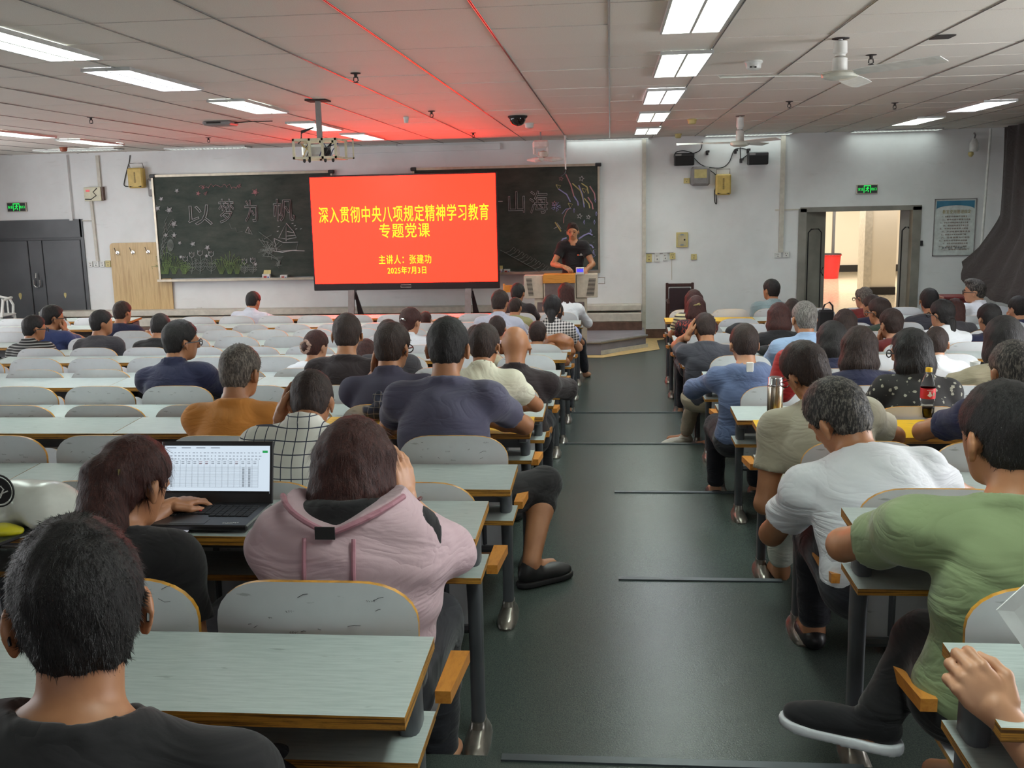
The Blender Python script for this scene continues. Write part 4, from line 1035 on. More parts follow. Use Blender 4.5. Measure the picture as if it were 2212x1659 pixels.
# --- left block, from the nearest row forward
sit(L_, 1, 150, 1126, 330, 'man in black t-shirt in the bottom left corner, glasses and thinning crown', dy=0.09, sc=1.17, hc='k', skin='b', shirt='c_black', st='tee', yaw=30, pitch=10, strands=16000, neckl=0.012, res=0.008, armL='lap', armR='lap', bald=((0.02, -0.075, 0.105), 0.018), glasses=True, shw=0.185)
sit(L_, 2, 280, 946, 165, 'woman with a long ponytail in a gold hair slide, black top, typing at the laptop', dy=0.12, hair='pony', hc='r', skin='b', shirt='c_black', female=True, yaw=-19, pitch=22, strands=4000, armL='desk', armR='down', res=0.009, sc=0.98)
sit(L_, 2, 762, 905, 215, 'woman with straight shoulder-length hair, pink jacket slipped off her shoulders', dy=0.10, hair='bob', hc='r', skin='a', shirt='c_black', female=True, yaw=-6, pitch=14, strands=5000, longcut=-0.21, nb=(0, -0.095, -0.085), sleeve=0.22, armL={'t': (-0.72, 2.62, 1.25), 'e': (-0.84, 2.38, 1.24), 'f': (0.5, 0.8, 0)}, armR={'t': tuple(float(v) for v in at(880, 1085, 1, 2.34)), 'e': tuple(float(v) for v in at(966, 1180, 2, 1.275)), 'f': (-0.12, 0.0, 1.0), 'b': (0.9, -0.4, 0.1), 'curl': 0.35}, res=0.009, sc=1.04)
sit(L_, 3, 670, 802, 104, 'man in white windowpane-check shirt, head bent over his desk', dy=0.16, hc='n', skin='b', shirt='windowpane_check', st='shirt', hunch=0.8, yaw=4, pitch=26, strands=3500, armL='head', armR='wide', bulk=1.08)
sit(L_, 4, 516, 746, 95, 'grey-haired man in an orange t-shirt', dy=0.10, hc='g', skin='b', shirt='c_orange', yaw=-14, pitch=10, strands=3500, armL='wide', armR='desk', bulk=1.05)
sit(L_, 4, 966, 687, 98, 'broad man in a slate grey t-shirt leaning on the yellow desk', dy=0.14, hc='k', skin='b', shirt='c_slate', yaw=-4, pitch=14, strands=3500, armL='wide', armR='wide', bulk=1.18, pants='shorts_black', sc=1.1,
    feet=((( -0.62, 4.35, 0.86), (-0.60, 4.36, 0.56)), ((-0.30, 4.42, 0.84), (-0.34, 4.10, 0.58)), (0.6, 0.8, 0)))
sit(L_, 5, 846, 697, 88, 'man in navy polo shirt with a pale striped band at the waist', dy=0.12, hc='n', skin='b', shirt='navy_block', st='polo', yaw=-16, pitch=8, strands=2500, armL='cheek', armR='wide', bulk=1.1, glasses=True)
sit(L_, 5, 1046, 700, 74, 'man in cream shirt with his elbow on the desk end, beside the aisle', dy=0.12, hc='n', skin='b', shirt='c_cream', st='polo', yaw=-12, pitch=10, strands=2500, armL='desk', armR='wide', bulk=1.0)
sit(L_, 6, 388, 692, 76, 'man in dark navy collared shirt and glasses looking to the right', dy=0.08, hc='k', skin='b', shirt='c_navy', st='polo', yaw=-42, pitch=4, strands=2000, glasses=True, bulk=1.1, armL='desk', armR='desk')
sit(L_, 6, 748, 678, 72, 'man in plain black shirt seated left of the glowing screen edge', dy=0.10, hc='n', skin='b', shirt='c_blackbrown', yaw=8, pitch=10, strands=2000, armR='desk', armL='desk', bulk=1.08)
sit(L_, 7, 682, 714, 56, 'woman with her hair in a pale scrunchie and a white hooded top', dy=0.08, hair='bun', hc='r', skin='a', shirt='c_white', st='hood', female=True, yaw=-24, pitch=12, armR='desk', sleeve=1.7, sc=0.95)
sit(L_, 6, 1112, 702, 60, 'bald man in dark brown shirt at the aisle', dy=0.10, hair='bald', skin='b', shirt='c_blackbrown', st='shirt', yaw=4, pitch=12, sleeve=1.5, armL='desk', armR='wide', bulk=1.12, sc=1.12)
sit(L_, 9, 72, 681, 50, 'man in black and white striped shirt with black-rimmed glasses', dy=0.05, hc='k', skin='b', shirt='fine_stripe', st='polo', yaw=-42, pitch=6, glasses=True, armL='lap', armR='lap', sc=1.02)
sit(L_, 10, 112, 659, 47, 'man in blue shirt resting his chin on his hand', dy=0.12, hc='k', skin='b', shirt='c_indigo', yaw=-48, pitch=4, glasses=True, armL='desk', armR='face')
sit(L_, 9, 218, 670, 46, 'man in dark grey t-shirt looking to the right, between two men on the left', dy=0.06, hc='k', skin='b', shirt='c_darkgrey', yaw=-48, pitch=2, armL='lap', armR='lap', bulk=1.05, sc=1.0)
sit(L_, 11, 263, 651, 40, 'man in dark navy t-shirt in front of the wooden board', dy=0.06, hc='n', skin='b', shirt='c_navy', yaw=-20, pitch=6, bulk=1.08)
sit(L_, 9, 345, 678, 46, 'man in black t-shirt looking down, just left of the man in navy', dy=0.10, hc='k', skin='b', shirt='c_black', yaw=-6, pitch=18, bulk=1.05)
sit(L_, 13, 546, 630, 34, 'man in pale shirt sitting alone in the front left row', dy=0.12, hc='k', skin='b', shirt='c_skyshirt', st='shirt', yaw=-16, pitch=16, dx=-0.03, armR='wide', bulk=1.12)
sit(L_, 8, 790, 733, 32, 'woman in patterned scarf hidden behind the man in black', dy=0.10, hair='bob', hc='r', skin='a', shirt='lace', female=True, pitch=18, sc=0.92)
sit(L_, 7, 838, 691, 56, 'woman directly behind the navy polo man, only her hair showing', dy=0.06, hair='short', hc='n', skin='a', shirt='c_darkgrey', pitch=6, sc=0.98)
sit(L_, 9, 886, 665, 48, 'woman with a silver hair clip and white blouse looking right', dy=0.08, hair='tail', hc='r', skin='a', shirt='c_white', st='shirt', female=True, yaw=-26, pitch=10)
sit(L_, 12, 919, 673, 25, 'child in pink striped top behind the woman with the hair clip', dy=0.10, hc='r', skin='a', shirt='pink_stripe', female=True, yaw=6, sc=0.80)
sit(L_, 8, 1028, 703, 44, 'dark-haired man hidden behind the grey and cream shirts', dy=0.06, hc='n', skin='b', shirt='c_tan', pitch=10, sc=0.92)
sit(L_, 9, 1073, 683, 44, 'dark-haired woman seated behind the bald man', dy=0.06, hc='n', hair='short', skin='b', shirt='c_pink', female=True, pitch=10, sc=0.95)
sit(L_, 11, 1080, 627, 42, 'man in pale blue-white shirt in front of the podium', dy=0.10, hc='n', skin='b', shirt='c_skyshirt', st='shirt', yaw=-16, pitch=8, dx=-0.02, bulk=1.1)
sit(L_, 12, 1113, 643, 30, 'boyish figure in an olive shirt beside the pale-shirted man', dy=0.12, hc='n', skin='b', shirt='c_olive', pitch=12, yaw=-18, sc=0.92)
sit(L_, 13, 1118, 612, 34, 'man in black t-shirt directly below the podium corner', dy=0.14, hc='k', skin='b', shirt='c_blackbrown', pitch=14, yaw=-14)
sit(L_, 9, 1161, 694, 43, 'short-haired person right of the bald man', dy=0.06, hc='n', skin='b', shirt='c_darkgrey', pitch=6, sc=0.95)
sit(L_, 10, 1192, 637, 43, 'woman in black and white gingham blouse with a low ponytail', dy=0.08, hair='tail', hc='k', skin='a', shirt='gingham', st='shirt', female=True, pitch=6, armR='desk')
sit(L_, 11, 1200, 652, 30, 'person in lilac-blue shirt hidden behind the gingham blouse', dy=0.08, hc='n', skin='b', shirt='c_lilac', sc=0.98, pitch=12, bulk=1.12)
sit(L_, 13, 1222, 611, 44, 'woman with long wavy brown hair and white blouse at the podium', dy=0.12, hair='wavy', hc='r', skin='a', shirt='c_white', st='shirt', female=True, sleeve=1.7, longcut=-0.26, pitch=8, yaw=12, sc=1.0, pants='trousers_dark', armR='desk',
    feet=((None), ((-0.36, 11.9, 0.44), (-0.30, 12.0, 0.07)), (0.3, 0.9, 0)))
# --- right block, from the nearest row forward
sit(R_, 2, 2172, 826, 168, 'man in sage green t-shirt at the right edge, arm across his desk', dy=0.10, hc='k', skin='b', shirt='c_green', yaw=18, pitch=10, strands=9000, res=0.009, neckl=0.008, armL='wide', armR='desk', bulk=1.12, shw=0.20, pants='trousers_black', sc=1.06,
    feet=((tuple(at(2000, 1385, 1, 2.42)), tuple(at(1893, 1548, 1, 2.30))), None, (-0.85, 0.35, 0.02)))
sit(R_, 3, 1812, 817, 140, 'man in white t-shirt with grey streaks leaning low over his desk', dy=0.24, hc='s', skin='b', shirt='c_white', yaw=34, pitch=30, roll=-14, dx=0.12, strands=7000, res=0.009, armL='desk', armR='wide', bulk=1.12, sc=1.12)
sit(R_, 4, 1742, 737, 104, 'crop-haired man in beige t-shirt and glasses behind the steel flask', dy=0.18, hc='n', skin='b', shirt='c_beige', yaw=26, pitch=24, roll=-16, dx=0.10, strands=3500, glasses=True, armL='lap', armR='wide', bulk=1.1, sc=1.08, pants='trousers_pale', feet=(((0.74, 4.42, 0.86), (0.76, 4.45, 0.45)), None))
sit(R_, 4, 2190, 737, 98, 'greying man in navy shirt at the right edge behind the green t-shirt', dy=0.08, hc='s', skin='b', shirt='c_navy2', yaw=10, pitch=8, dx=-0.05, strands=2500, armL='wide', armR='desk', bulk=1.15)
sit(R_, 5, 1968, 710, 82, 'woman in black floral blouse and glasses, behind the cola bottle', dy=0.10, hair='bob', hc='k', skin='b', shirt='black_floral', female=True, yaw=38, pitch=8, strands=3000, longcut=-0.13, glasses=True, armL='desk', armR='desk', bulk=1.15)
sit(R_, 6, 1858, 705, 78, 'woman with a brown bob and a lace collar on navy', dy=0.08, hair='bob', hc='n', skin='a', shirt='c_navy', female=True, yaw=-8, pitch=6, longcut=-0.15, strands=2500, bulk=1.1)
sit(R_, 6, 1608, 700, 62, 'person in steel blue hooded top with arm on the desk end', dy=0.10, hair='short', hc='n', skin='a', shirt='c_steelblue', st='hood', yaw=10, pitch=10, sleeve=1.9, armL='wide', strands=2500, armR='desk', sc=1.0)
sit(R_, 7, 1798, 694, 70, 'person with thick black hair between the light blue polo and the bob', dy=0.06, hair='bob', longcut=-0.10, hc='k', skin='b', shirt='c_navy', female=True, yaw=16, pitch=10, sc=1.05)
sit(R_, 7, 2024, 707, 54, 'person in crisp white shirt behind the floral blouse', dy=0.08, hc='n', skin='a', shirt='c_white', st='shirt', yaw=-14, pitch=10)
sit(R_, 6, 2170, 683, 82, 'woman with full dark hair and beige short-sleeved top', dy=0.08, hair='bob', hc='k', skin='b', shirt='c_tan', female=True, yaw=8, pitch=6, longcut=-0.14, sc=1.12, armL='wide', bulk=1.1)
sit(R_, 8, 1738, 651, 58, 'grey-haired man in light blue polo shirt', dy=0.08, hc='w', skin='b', shirt='c_paleblue', st='polo', yaw=14, pitch=4, bulk=1.15, armL='desk', armR='desk')
sit(R_, 8, 1522, 677, 52, 'person in dark t-shirt holding a hand to the forehead, beige trousered leg in the aisle', dy=0.14, hair='short', hc='n', skin='b', shirt='c_charcoal', yaw=16, pitch=24, armL='head', armR='desk', pants='trousers_beige', feet=(((0.67, 7.95, 0.60), (0.60, 8.15, 0.20)), None, (-0.9, 0.3, 0)))
sit(R_, 9, 1683, 654, 50, 'woman with thinning parted brown hair, dark top', dy=0.06, hair='bob', hc='r', skin='a', shirt='c_black', female=True, longcut=-0.14, pitch=6)
sit(R_, 9, 1826, 668, 50, 'dark-haired woman in front of the bob and the black hair', dy=0.06, hair='bob', hc='n', skin='a', shirt='c_darkgrey', female=True, longcut=-0.10, pitch=6, sc=1.0)
sit(R_, 9, 1926, 667, 52, 'person with short layered hair and maroon top', dy=0.08, hair='short', hc='n', skin='a', shirt='c_maroon', female=True, yaw=18, pitch=8, armL='face')
sit(R_, 9, 2036, 647, 48, 'young woman with glasses, ponytail and white collar', dy=0.06, hair='tail', hc='k', skin='a', shirt='c_white', st='shirt', female=True, yaw=30, pitch=4, glasses=True)
sit(R_, 9, 2138, 656, 48, 'black-haired woman with a dark jacket, left of the full-haired woman', dy=0.06, hair='tail', hc='k', skin='a', shirt='c_navy', female=True, yaw=14, pitch=8)
sit(R_, 10, 1504, 639, 38, 'woman with a gold hair claw and red-flecked black blouse', dy=0.08, hair='long', hc='r', skin='a', shirt='red_dashes', st='shirt', female=True, longcut=-0.16, pitch=8, armL='desk', sleeve=0.8)
sit(R_, 10, 1900, 643, 46, 'man in dark green shirt and glasses turned left', dy=0.06, hc='n', skin='b', shirt='c_darkgreen', yaw=36, pitch=6, glasses=True)
sit(R_, 10, 2063, 645, 40, 'woman with very long brown hair', dy=0.06, hair='long', hc='r', skin='a', shirt='c_darkgrey', female=True, longcut=-0.32, pitch=4)
sit(R_, 11, 1499, 626, 40, 'woman with a dark bob and black-and-cream striped sleeve', dy=0.06, hair='long', hc='r', skin='a', shirt='bold_stripe', female=True, longcut=-0.26, pitch=8)
sit(R_, 11, 1884, 637, 38, 'man in navy polo with white collar trim, facing left', dy=0.06, hc='n', skin='b', shirt='c_navy', st='polo', yaw=42, pitch=4)
sit(R_, 11, 2008, 623, 42, 'broad man in dark grey t-shirt right of the door', dy=0.06, hc='k', skin='b', shirt='c_charcoal', pitch=6, bulk=1.15)
sit(R_, 11, 2200, 640, 40, 'person in navy at the far right edge with hands raised', dy=0.06, hc='k', skin='a', shirt='c_navy2', yaw=20, pitch=6, armL='face', dx=0.03)
sit(R_, 12, 1712, 645, 34, 'dark-haired child between the parted hair and the grey head', dy=0.06, hair='bob', hc='n', skin='a', shirt='c_darkgrey', female=True, longcut=-0.08, sc=0.9)
sit(R_, 12, 1866, 620, 36, 'balding man with wire glasses and red shirt in front of the doorway', dy=0.06, hc='g', skin='a', shirt='c_maroon', yaw=34, pitch=6, glasses=True, bald=((0.0, 0.02, 0.11), 0.045))
sit(R_, 12, 2106, 604, 44, 'curly-haired man in white shirt and glasses in left profile', dy=0.12, hair='quiff', hc='s', skin='a', shirt='c_white', st='shirt', yaw=72, pitch=2, roll=0, glasses=True, face=True, armL='wide', bulk=1.15, body_turn=25)
sit(R_, 13, 1666, 603, 36, 'man in grey-blue polo with white collar looking left, nearest the wall', dy=0.04, hc='k', skin='b', shirt='c_greyblue', st='polo', yaw=34, pitch=0, armL='down', armR='lap', bulk=1.1)
INFO = {}
build_rows(OCC)
for (label, hx, top, W, yh, hip, fz, kw) in PEOPLE:
    INFO[label[:24]] = person(label, hx, top, W, yh, hip, fz, **kw)
# chair of the nearest sitter, just below the frame
ip = INFO['man in black t-shirt in ']
t = thing('lecture_chair', 'folding chair under the man in the bottom left corner', 'chair', (ip['hip'][0], 1.06, 1.28)); link('backrest', BACK, t); link('folding_seat', SEAT, t, (0, 0.04, -0.385))

# the speaker behind the podium
sp_y = 14.24; X = at(1238, 481, 1, sp_y)[0]
hipS = (float(at(1236, 600, 1, sp_y)[0]), sp_y-0.02, 0.17+0.80)
def spt(px, py, y): p = at(px, py, 1, y); return (float(p[0]), y, float(p[2]))
info = person('speaker in a black t-shirt with a small chest logo, standing behind the podium', 1237, 482, 36, sp_y, hipS, 0.17, hair='quiff', hc='n', skin='b', shirt='c_black', st='plain', pants='trousers_dark', yaw=176, pitch=4, roll=2, stand=True, face=True, res=0.011, s=1.0, body_turn=180,
              armL={'t': spt(1264, 585, sp_y-0.30), 'pole': (0.8, 0.5, -0.6), 'f': (0.0, -0.6, -0.8), 'b': (0, -0.7, 0.5), 'curl': 0.4}, armR={'t': spt(1217, 576, sp_y-0.30), 'pole': (-0.9, 0.4, -0.6), 'f': (0.75, -0.35, -0.35), 'b': (0, -0.4, 0.8), 'curl': 0.35}, table=None)

# ------------------------------------------------------------------ ceiling lamps
def ceiling_lamp(c, sx, sy, label, cool=False, group=None):
    """recessed louvre lamp; sx, sy its size along x and y"""
    x, y = c; t = thing('ceiling_lamp', label, 'lamp', (x, y, CZ), group=group or 'fluorescent ceiling lamps')
    z0 = -0.022; mb = MB(); fw = 0.012; hx_, hy_ = sx/2, sy/2
    mb.box((-hx_-fw, -hy_-fw, z0), (hx_+fw, -hy_, 0.0)); mb.box((-hx_-fw, hy_, z0), (hx_+fw, hy_+fw, 0.0)); mb.box((-hx_-fw, -hy_, z0), (-hx_, hy_, 0.0)); mb.box((hx_, -hy_, z0), (hx_+fw, hy_, 0.0))
    long_y = sy > sx
    if long_y: mb.box((-0.007, -hy_, z0), (0.007, hy_, 0.0))
    else: mb.box((-hx_, -0.006, z0), (hx_, 0.006, 0.0))
    mb.build('lamp_frame', M['lampframe'], t)
    mt = M['lamp_cool'] if cool else (M['lamp_far'] if sx > sy else M['lamp'])
    for s_ in (-1, 1):
        mb = MB()
        if long_y: mb.box((min(0, s_*hx_)+0.004, -hy_, -0.006), (max(0, s_*hx_)-0.004, hy_, -0.002))
        else: mb.box((-hx_, min(0, s_*hy_)+0.004, -0.006), (hx_, max(0, s_*hy_)-0.004, -0.002))
        mb.build('diffuser', mt, t)
    mb = MB(); n = int(max(sx, sy)/0.055)
    for i in range(1, n):
        if long_y: yy = -hy_+sy*i/n; mb.box((-hx_, yy-0.0022, z0+0.002), (hx_, yy+0.0022, -0.007))
        else: xx = -hx_+sx*i/n; mb.box((xx-0.002, -hy_, z0+0.002), (xx+0.002, hy_, -0.007))
    mb.build('louvre_blades', M['rail'], t, kind='stuff')
LW, LL = 0.30, 1.17
def lamp_px(px, py, label, orient='y', cool=False, L=LL, Wd=LW):
    p = at(px, py, 2, CZ-0.02); ceiling_lamp((float(p[0]), float(p[1])), Wd if orient == 'y' else L, L if orient == 'y' else Wd, label, cool)
lamp_px(1512, 28, 'louvred ceiling lamp over the aisle, largest, at the top edge')
lamp_px(1470, 143, 'louvred ceiling lamp over the aisle, second from the camera')
lamp_px(1432, 211, 'louvred ceiling lamp over the aisle, third from the camera', cool=True)
lamp_px(1410, 254, 'louvred ceiling lamp over the aisle, fourth from the camera')
lamp_px(1398, 284, 'smallest louvred ceiling lamp at the far end of the aisle lamps')
lamp_px(40, 98, 'louvred ceiling lamp cut by the left edge of the picture')
lamp_px(318, 176, 'bluish louvred ceiling lamp, upper left', cool=True)
lamp_px(541, 233, 'louvred ceiling lamp left of the projector, third in its line')
lamp_px(682, 275, 'louvred ceiling lamp right above the projector cage')
lamp_px(785, 297, 'short-looking ceiling lamp just right of the projector cage')
lamp_px(34, 292, 'faint ceiling lamp at the far left edge, high on the ceiling')
lamp_px(198, 309, 'ceiling lamp above the left door, second from the left edge')
lamp_px(2116, 231, 'bluish ceiling lamp at the right edge above the doorway', cool=True)
lamp_px(1980, 263, 'ceiling lamp above the doorway, between two others')
for px, py, nm in ((170, 325, 'long crosswise ceiling lamp above the dark left door'), (450, 321, 'long crosswise ceiling lamp above the left blackboard'), (776, 318, 'crosswise ceiling lamp partly behind the projector cage'), (1016, 315, 'long crosswise ceiling lamp above the red screen'),
                   (1312, 302, 'long crosswise ceiling lamp above the right blackboard end'), (1616, 292, 'long crosswise ceiling lamp behind the small fan'), (1935, 283, 'long crosswise ceiling lamp above the exit sign')):
    lamp_px(px, py, nm, 'x', L=1.2, Wd=0.30)
# the rows of lamps go on behind the camera (switched off for the last one, as the photo's foreground is dimmer)
ceiling_lamp((0.5, 1.6), LW, LL, 'ceiling lamp over the aisle just above the camera')
ceiling_lamp((-5.2, 2.2), LW, LL, 'ceiling lamp over the left block, outside the picture')
ceiling_lamp((4.6, 4.4), LW, LL, 'ceiling lamp over the right block, outside the picture')
ceiling_lamp((4.6, 7.2), LW, LL, 'ceiling lamp over the right block, just outside the picture')

# ------------------------------------------------------------------ blackboards
BY = WY-0.045
def wp(px, py, y=None):
    y = BY-0.012 if y is None else y
    p = at(px, py, 1, y); return (float(p[0]), float(p[1]), float(p[2]))
def blackboard(x0, x1, z0, z1, label):
    t = thing('blackboard', label, 'blackboard', ((x0+x1)/2, BY, z0)); w_ = (x1-x0)/2; h_ = z1-z0
    MB().box((-w_, -0.0, 0), (w_, 0.03, h_)).build('slate', M['board'], t)
    fr = MB(); fr.box((-w_-0.03, -0.02, h_), (w_+0.03, 0.04, h_+0.035)); fr.box((-w_-0.03, -0.02, -0.03), (-w_, 0.04, h_+0.03)); fr.box((w_, -0.02, -0.03), (w_+0.03, 0.04, h_+0.03)); fr.build('frame', M['alu'], t)
    MB().box((-w_-0.03, -0.09, -0.045), (w_+0.03, 0.02, -0.02)).box((-w_-0.03, -0.095, -0.045), (w_+0.03, -0.088, -0.008)).build('chalk_tray', M['alu'], t)
    for sx in (-1, 1):
        MB().box((sx*w_-0.045+sx*0.01, -0.03, h_-0.01), (sx*w_+0.045+sx*0.01, 0.045, h_+0.045), bev=0.01).build('corner_cap', M['black'], t)
    return t
bb1 = blackboard(-7.02, -4.22, 1.02, 2.58, 'green-black chalkboard left of the screen with a large chalk drawing')
bb2 = blackboard(-2.93, -0.18, 1.055, 2.585, 'green-black chalkboard right of the screen, behind the speaker')
class Chalk:
    def __init__(s): s.m = {}
    def line(s, pts, mat='chalk', r=0.0045):
        mb = s.m.setdefault(mat, MB()); P3 = [Vector(wp(*p)) for p in pts]; vs = []; n = len(P3)
        for i, p in enumerate(P3):
            d = P3[min(i+1, n-1)]-P3[max(i-1, 0)]; d.normalize(); nn = Vector((-d.z, 0, d.x)); vs += [p+nn*r+Vector((0, 0.001, 0)), p-nn*r+Vector((0, 0.001, 0)), p+Vector((0, -0.002, 0))]
        fs = []
        for i in range(n-1): a = i*3; b = a+3; fs += [(a, b, b+2, a+2), (a+2, b+2, b+1, a+1)]
        mb.add(vs, fs)
    def star(s, x, y, r, mat='chalk', rot=0, fill=False):
        pts = [(x+(r if i % 2 == 0 else r*0.42)*math.sin(rot+i*math.pi/5), y-(r if i % 2 == 0 else r*0.42)*math.cos(rot+i*math.pi/5)) for i in range(11)]
        s.line(pts, mat, 0.004)
        if fill:
            for k in range(-3, 4): s.line([(x-r*0.4, y+k*r*0.12), (x+r*0.4, y+k*r*0.12)], mat, 0.003)
    def flower(s, x, y, h, w, mat='chalk_dim', head=True):
        s.line([(x, y), (x+w*0.15, y-h*0.5), (x, y-h)], mat)
        for sd in (-1, 1):
            for f in (0.15, 0.35, 0.55):
                s.line([(x, y-h*f), (x+sd*w*0.5, y-h*(f+0.12)), (x+sd*w*0.75, y-h*(f+0.3))], mat, 0.0035); s.line([(x+sd*w*0.75, y-h*(f+0.3)), (x+sd*w*0.25, y-h*(f+0.2)), (x, y-h*(f+0.05))], mat, 0.003)
        if head:
            c = (x, y-h-5); s.line([(c[0]-5, c[1]-6), (c[0]-5, c[1]+2), (c[0], c[1]+6), (c[0]+5, c[1]+2), (c[0]+5, c[1]-6), (c[0]+2, c[1]-2), (c[0], c[1]-7), (c[0]-2, c[1]-2), (c[0]-5, c[1]-6)], 'chalk', 0.004)
    def grass(s, x, y, h, w, mat='chalk_green'):
        for k in range(-3, 4): s.line([(x+k*1.0, y), (x+k*w*0.15, y-h*0.6), (x+k*w*0.34, y-h*(1-abs(k)*0.12)), (x+k*w*0.34+2, y-h*(0.8-abs(k)*0.12))], mat, 0.0035)
    def finish(s, parent, name):
        for k, mb in s.m.items():
            o = mb.build(name, M[k], parent, kind='stuff'); o.matrix_parent_inverse = Matrix.Translation(-parent.location)
ck = Chalk()
R_r = random.Random(5)
for (x, y, r, m_) in ((382, 412, 5, 'chalk'), (348, 430, 5, 'chalk'), (365, 454, 8, 'chalk'), (340, 450, 7, 'chalk'), (375, 484, 8, 'chalk'), (358, 508, 5, 'chalk'), (376, 508, 6, 'chalk'), (388, 525, 4, 'chalk'), (416, 527, 6, 'chalk'), (448, 535, 6, 'chalk'), (390, 555, 4, 'chalk'), (446, 553, 4, 'chalk'), (551, 415, 8, 'chalk_pink'), (428, 418, 5, 'chalk_pink'), (552, 571, 4, 'chalk'), (601, 571, 8, 'chalk_dim')):
    ck.star(x, y, r, m_, R_r.random(), True)
for (x, h_, w_) in ((400, 28, 14), (414, 36, 14), (432, 40, 16), (456, 38, 15), (528, 22, 12), (546, 24, 12)): ck.flower(x, 592, h_, w_, 'chalk_green' if x % 3 else 'chalk_dim')
for (x, h_, w_) in ((352, 26, 24), (376, 40, 26), (398, 22, 20), (478, 38, 26), (496, 50, 30), (512, 34, 22), (360, 60, 22)): ck.grass(x, 592, h_, w_, 'chalk_dim' if x % 2 else 'chalk_green')
for i in range(7): ck.line([(345+i*3, 560-i*12), (352+i*3, 548-i*12), (362+i*2, 545-i*12), (372+i*1, 552-i*12)], 'chalk_dim', 0.0035); ck.line([(348+i*2, 575-i*13), (344+i*2, 556-i*13), (350+i*2, 545-i*13)], 'chalk_dim', 0.0035)
for a in range(5): ck.line([(368+3*math.cos(t)*2.2*(1-a*0.22), 530-13*math.sin(t)) for t in [i*math.pi/8 for i in range(17)]], 'chalk_dim', 0.003)
# boat
ck.line([(592, 515), (598, 543), (640, 540), (644, 523), (612, 524), (592, 515)], 'chalk'); ck.line([(618, 521), (618, 482), (602, 514), (616, 516)], 'chalk'); ck.line([(618, 482), (634, 500), (640, 513), (620, 517)], 'chalk'); ck.line([(620, 500), (635, 503)], 'chalk'); ck.line([(619, 510), (638, 508)], 'chalk'); ck.line([(590, 542), (610, 545), (632, 541), (658, 542)], 'chalk', 0.006)
for (x, y) in ((602, 490), (600, 500), (632, 483), (637, 488), (640, 495), (650, 495)): ck.line([(x-2, y), (x+2, y-1)], 'chalk', 0.005)
for i in range(26):
    a = R_r.random()*math.pi; L_r = 8+R_r.random()*12; x, y = 580+R_r.gauss(0, 6), 534+R_r.gauss(0, 9); ck.line([(x-L_r*math.cos(a), y-L_r*math.sin(a)), (x+L_r*math.cos(a), y+L_r*math.sin(a))], 'chalk_dim', 0.0035)
for i in range(8): ck.line([(585+i*3, 556+i), (612-i*2, 554+i*3)], 'chalk_dim', 0.003)
ck.line([(495, 482), (500, 494), (508, 492), (512, 502), (524, 500)], 'chalk_dim', 0.003); ck.line([(536, 490), (530, 502), (545, 506), (536, 490), (538, 503)], 'chalk', 0.004)
for i in range(9):
    x = 430+i*10; ck.line([(x, 403+3*math.sin(i)), (x+6, 400+4*math.sin(i*2)), (x+11, 405+3*math.cos(i))], 'chalk_pink', 0.003)
for (x, y) in ((440, 418), (512, 402), (434, 405)): ck.line([(x, y), (x+8, y-5), (x+4, y+4), (x, y), (x+8, y-5), (x+2, y+3)], 'chalk_pink', 0.0035)
ck.finish(bb1, 'chalk_drawing')
ck = Chalk()
fan_c = (1222, 374)
for (x, y, r, m_) in ((1197, 440, 6, 'chalk_pink'), (1252, 467, 6, 'chalk'), (1271, 469, 5, 'chalk'), (1256, 386, 6, 'chalk'), (1212, 386, 5, 'chalk_pink')): ck.star(x, y, r, m_, 0.2, False)
for k in range(5):
    a = k*2*math.pi/5; ck.line([(1201+2*math.cos(a), 446+2*math.sin(a)), (1201+9*math.cos(a-0.35), 446+9*math.sin(a-0.35)), (1201+11*math.cos(a+0.25), 446+11*math.sin(a+0.25)), (1201+2*math.cos(a), 446+2*math.sin(a))], 'chalk_blue', 0.005)
arcs = [((1222, 376), (1233, 400), (1240, 425)), ((1250, 400), (1258, 420), (1262, 448)), ((1236, 396), (1254, 412), (1262, 440)), ((1274, 402), (1284, 418), (1286, 432)), ((1206, 408), (1224, 420), (1232, 436)), ((1262, 428), (1272, 440), (1274, 450)), ((1270, 426), (1279, 440), (1281, 452)), ((1240, 424), (1248, 436), (1249, 444)), ((1256, 396), (1268, 404), (1271, 418)), ((1232, 448), (1224, 456), (1218, 470), (1217, 482)), ((1234, 450), (1222, 452), (1214, 462))]
for i, a in enumerate(arcs): ck.line(a, ['chalk_pink', 'chalk_blue', 'chalk_yellow'][i % 3], 0.009 if i < 9 else 0.005)
for (x, y) in ((1206, 404), (1232, 444), (1262, 412)): ck.line([(x-5, y-5), (x+5, y-3), (x, y+5), (x-5, y-5)], 'chalk_yellow', 0.005)
ck.line([(1199, 480), (1212, 500)], 'chalk_yellow', 0.010); ck.line([(1204, 490), (1196, 494)], 'chalk', 0.004); ck.line([(1203, 481), (1212, 494)], 'chalk', 0.004)
for (x, y) in ((1284, 480), (1286, 433), (1262, 480), (1240, 455), (1276, 500), (1282, 545), (1288, 462)): ck.line([(x, y-5), (x+1.5, y), (x, y+5), (x-1.5, y), (x, y-5)], 'chalk_blue', 0.004)
for i in range(22): x, y = 1215+R_r.random()*70, 480+R_r.random()*70; ck.line([(x-2, y), (x+2, y-1)], 'chalk_dim', 0.003)
for a in (((1250, 516), (1262, 508), (1272, 504), (1280, 508)), ((1208, 528), (1216, 516), (1224, 514)), ((1204, 535), (1209, 526), (1214, 524)), ((1268, 528), (1278, 530), (1282, 536)), ((1278, 550), (1282, 545), (1286, 552), (1281, 556), (1278, 550))): ck.line(a, 'chalk_blue', 0.011 if a[0][0] != 1278 else 0.004)
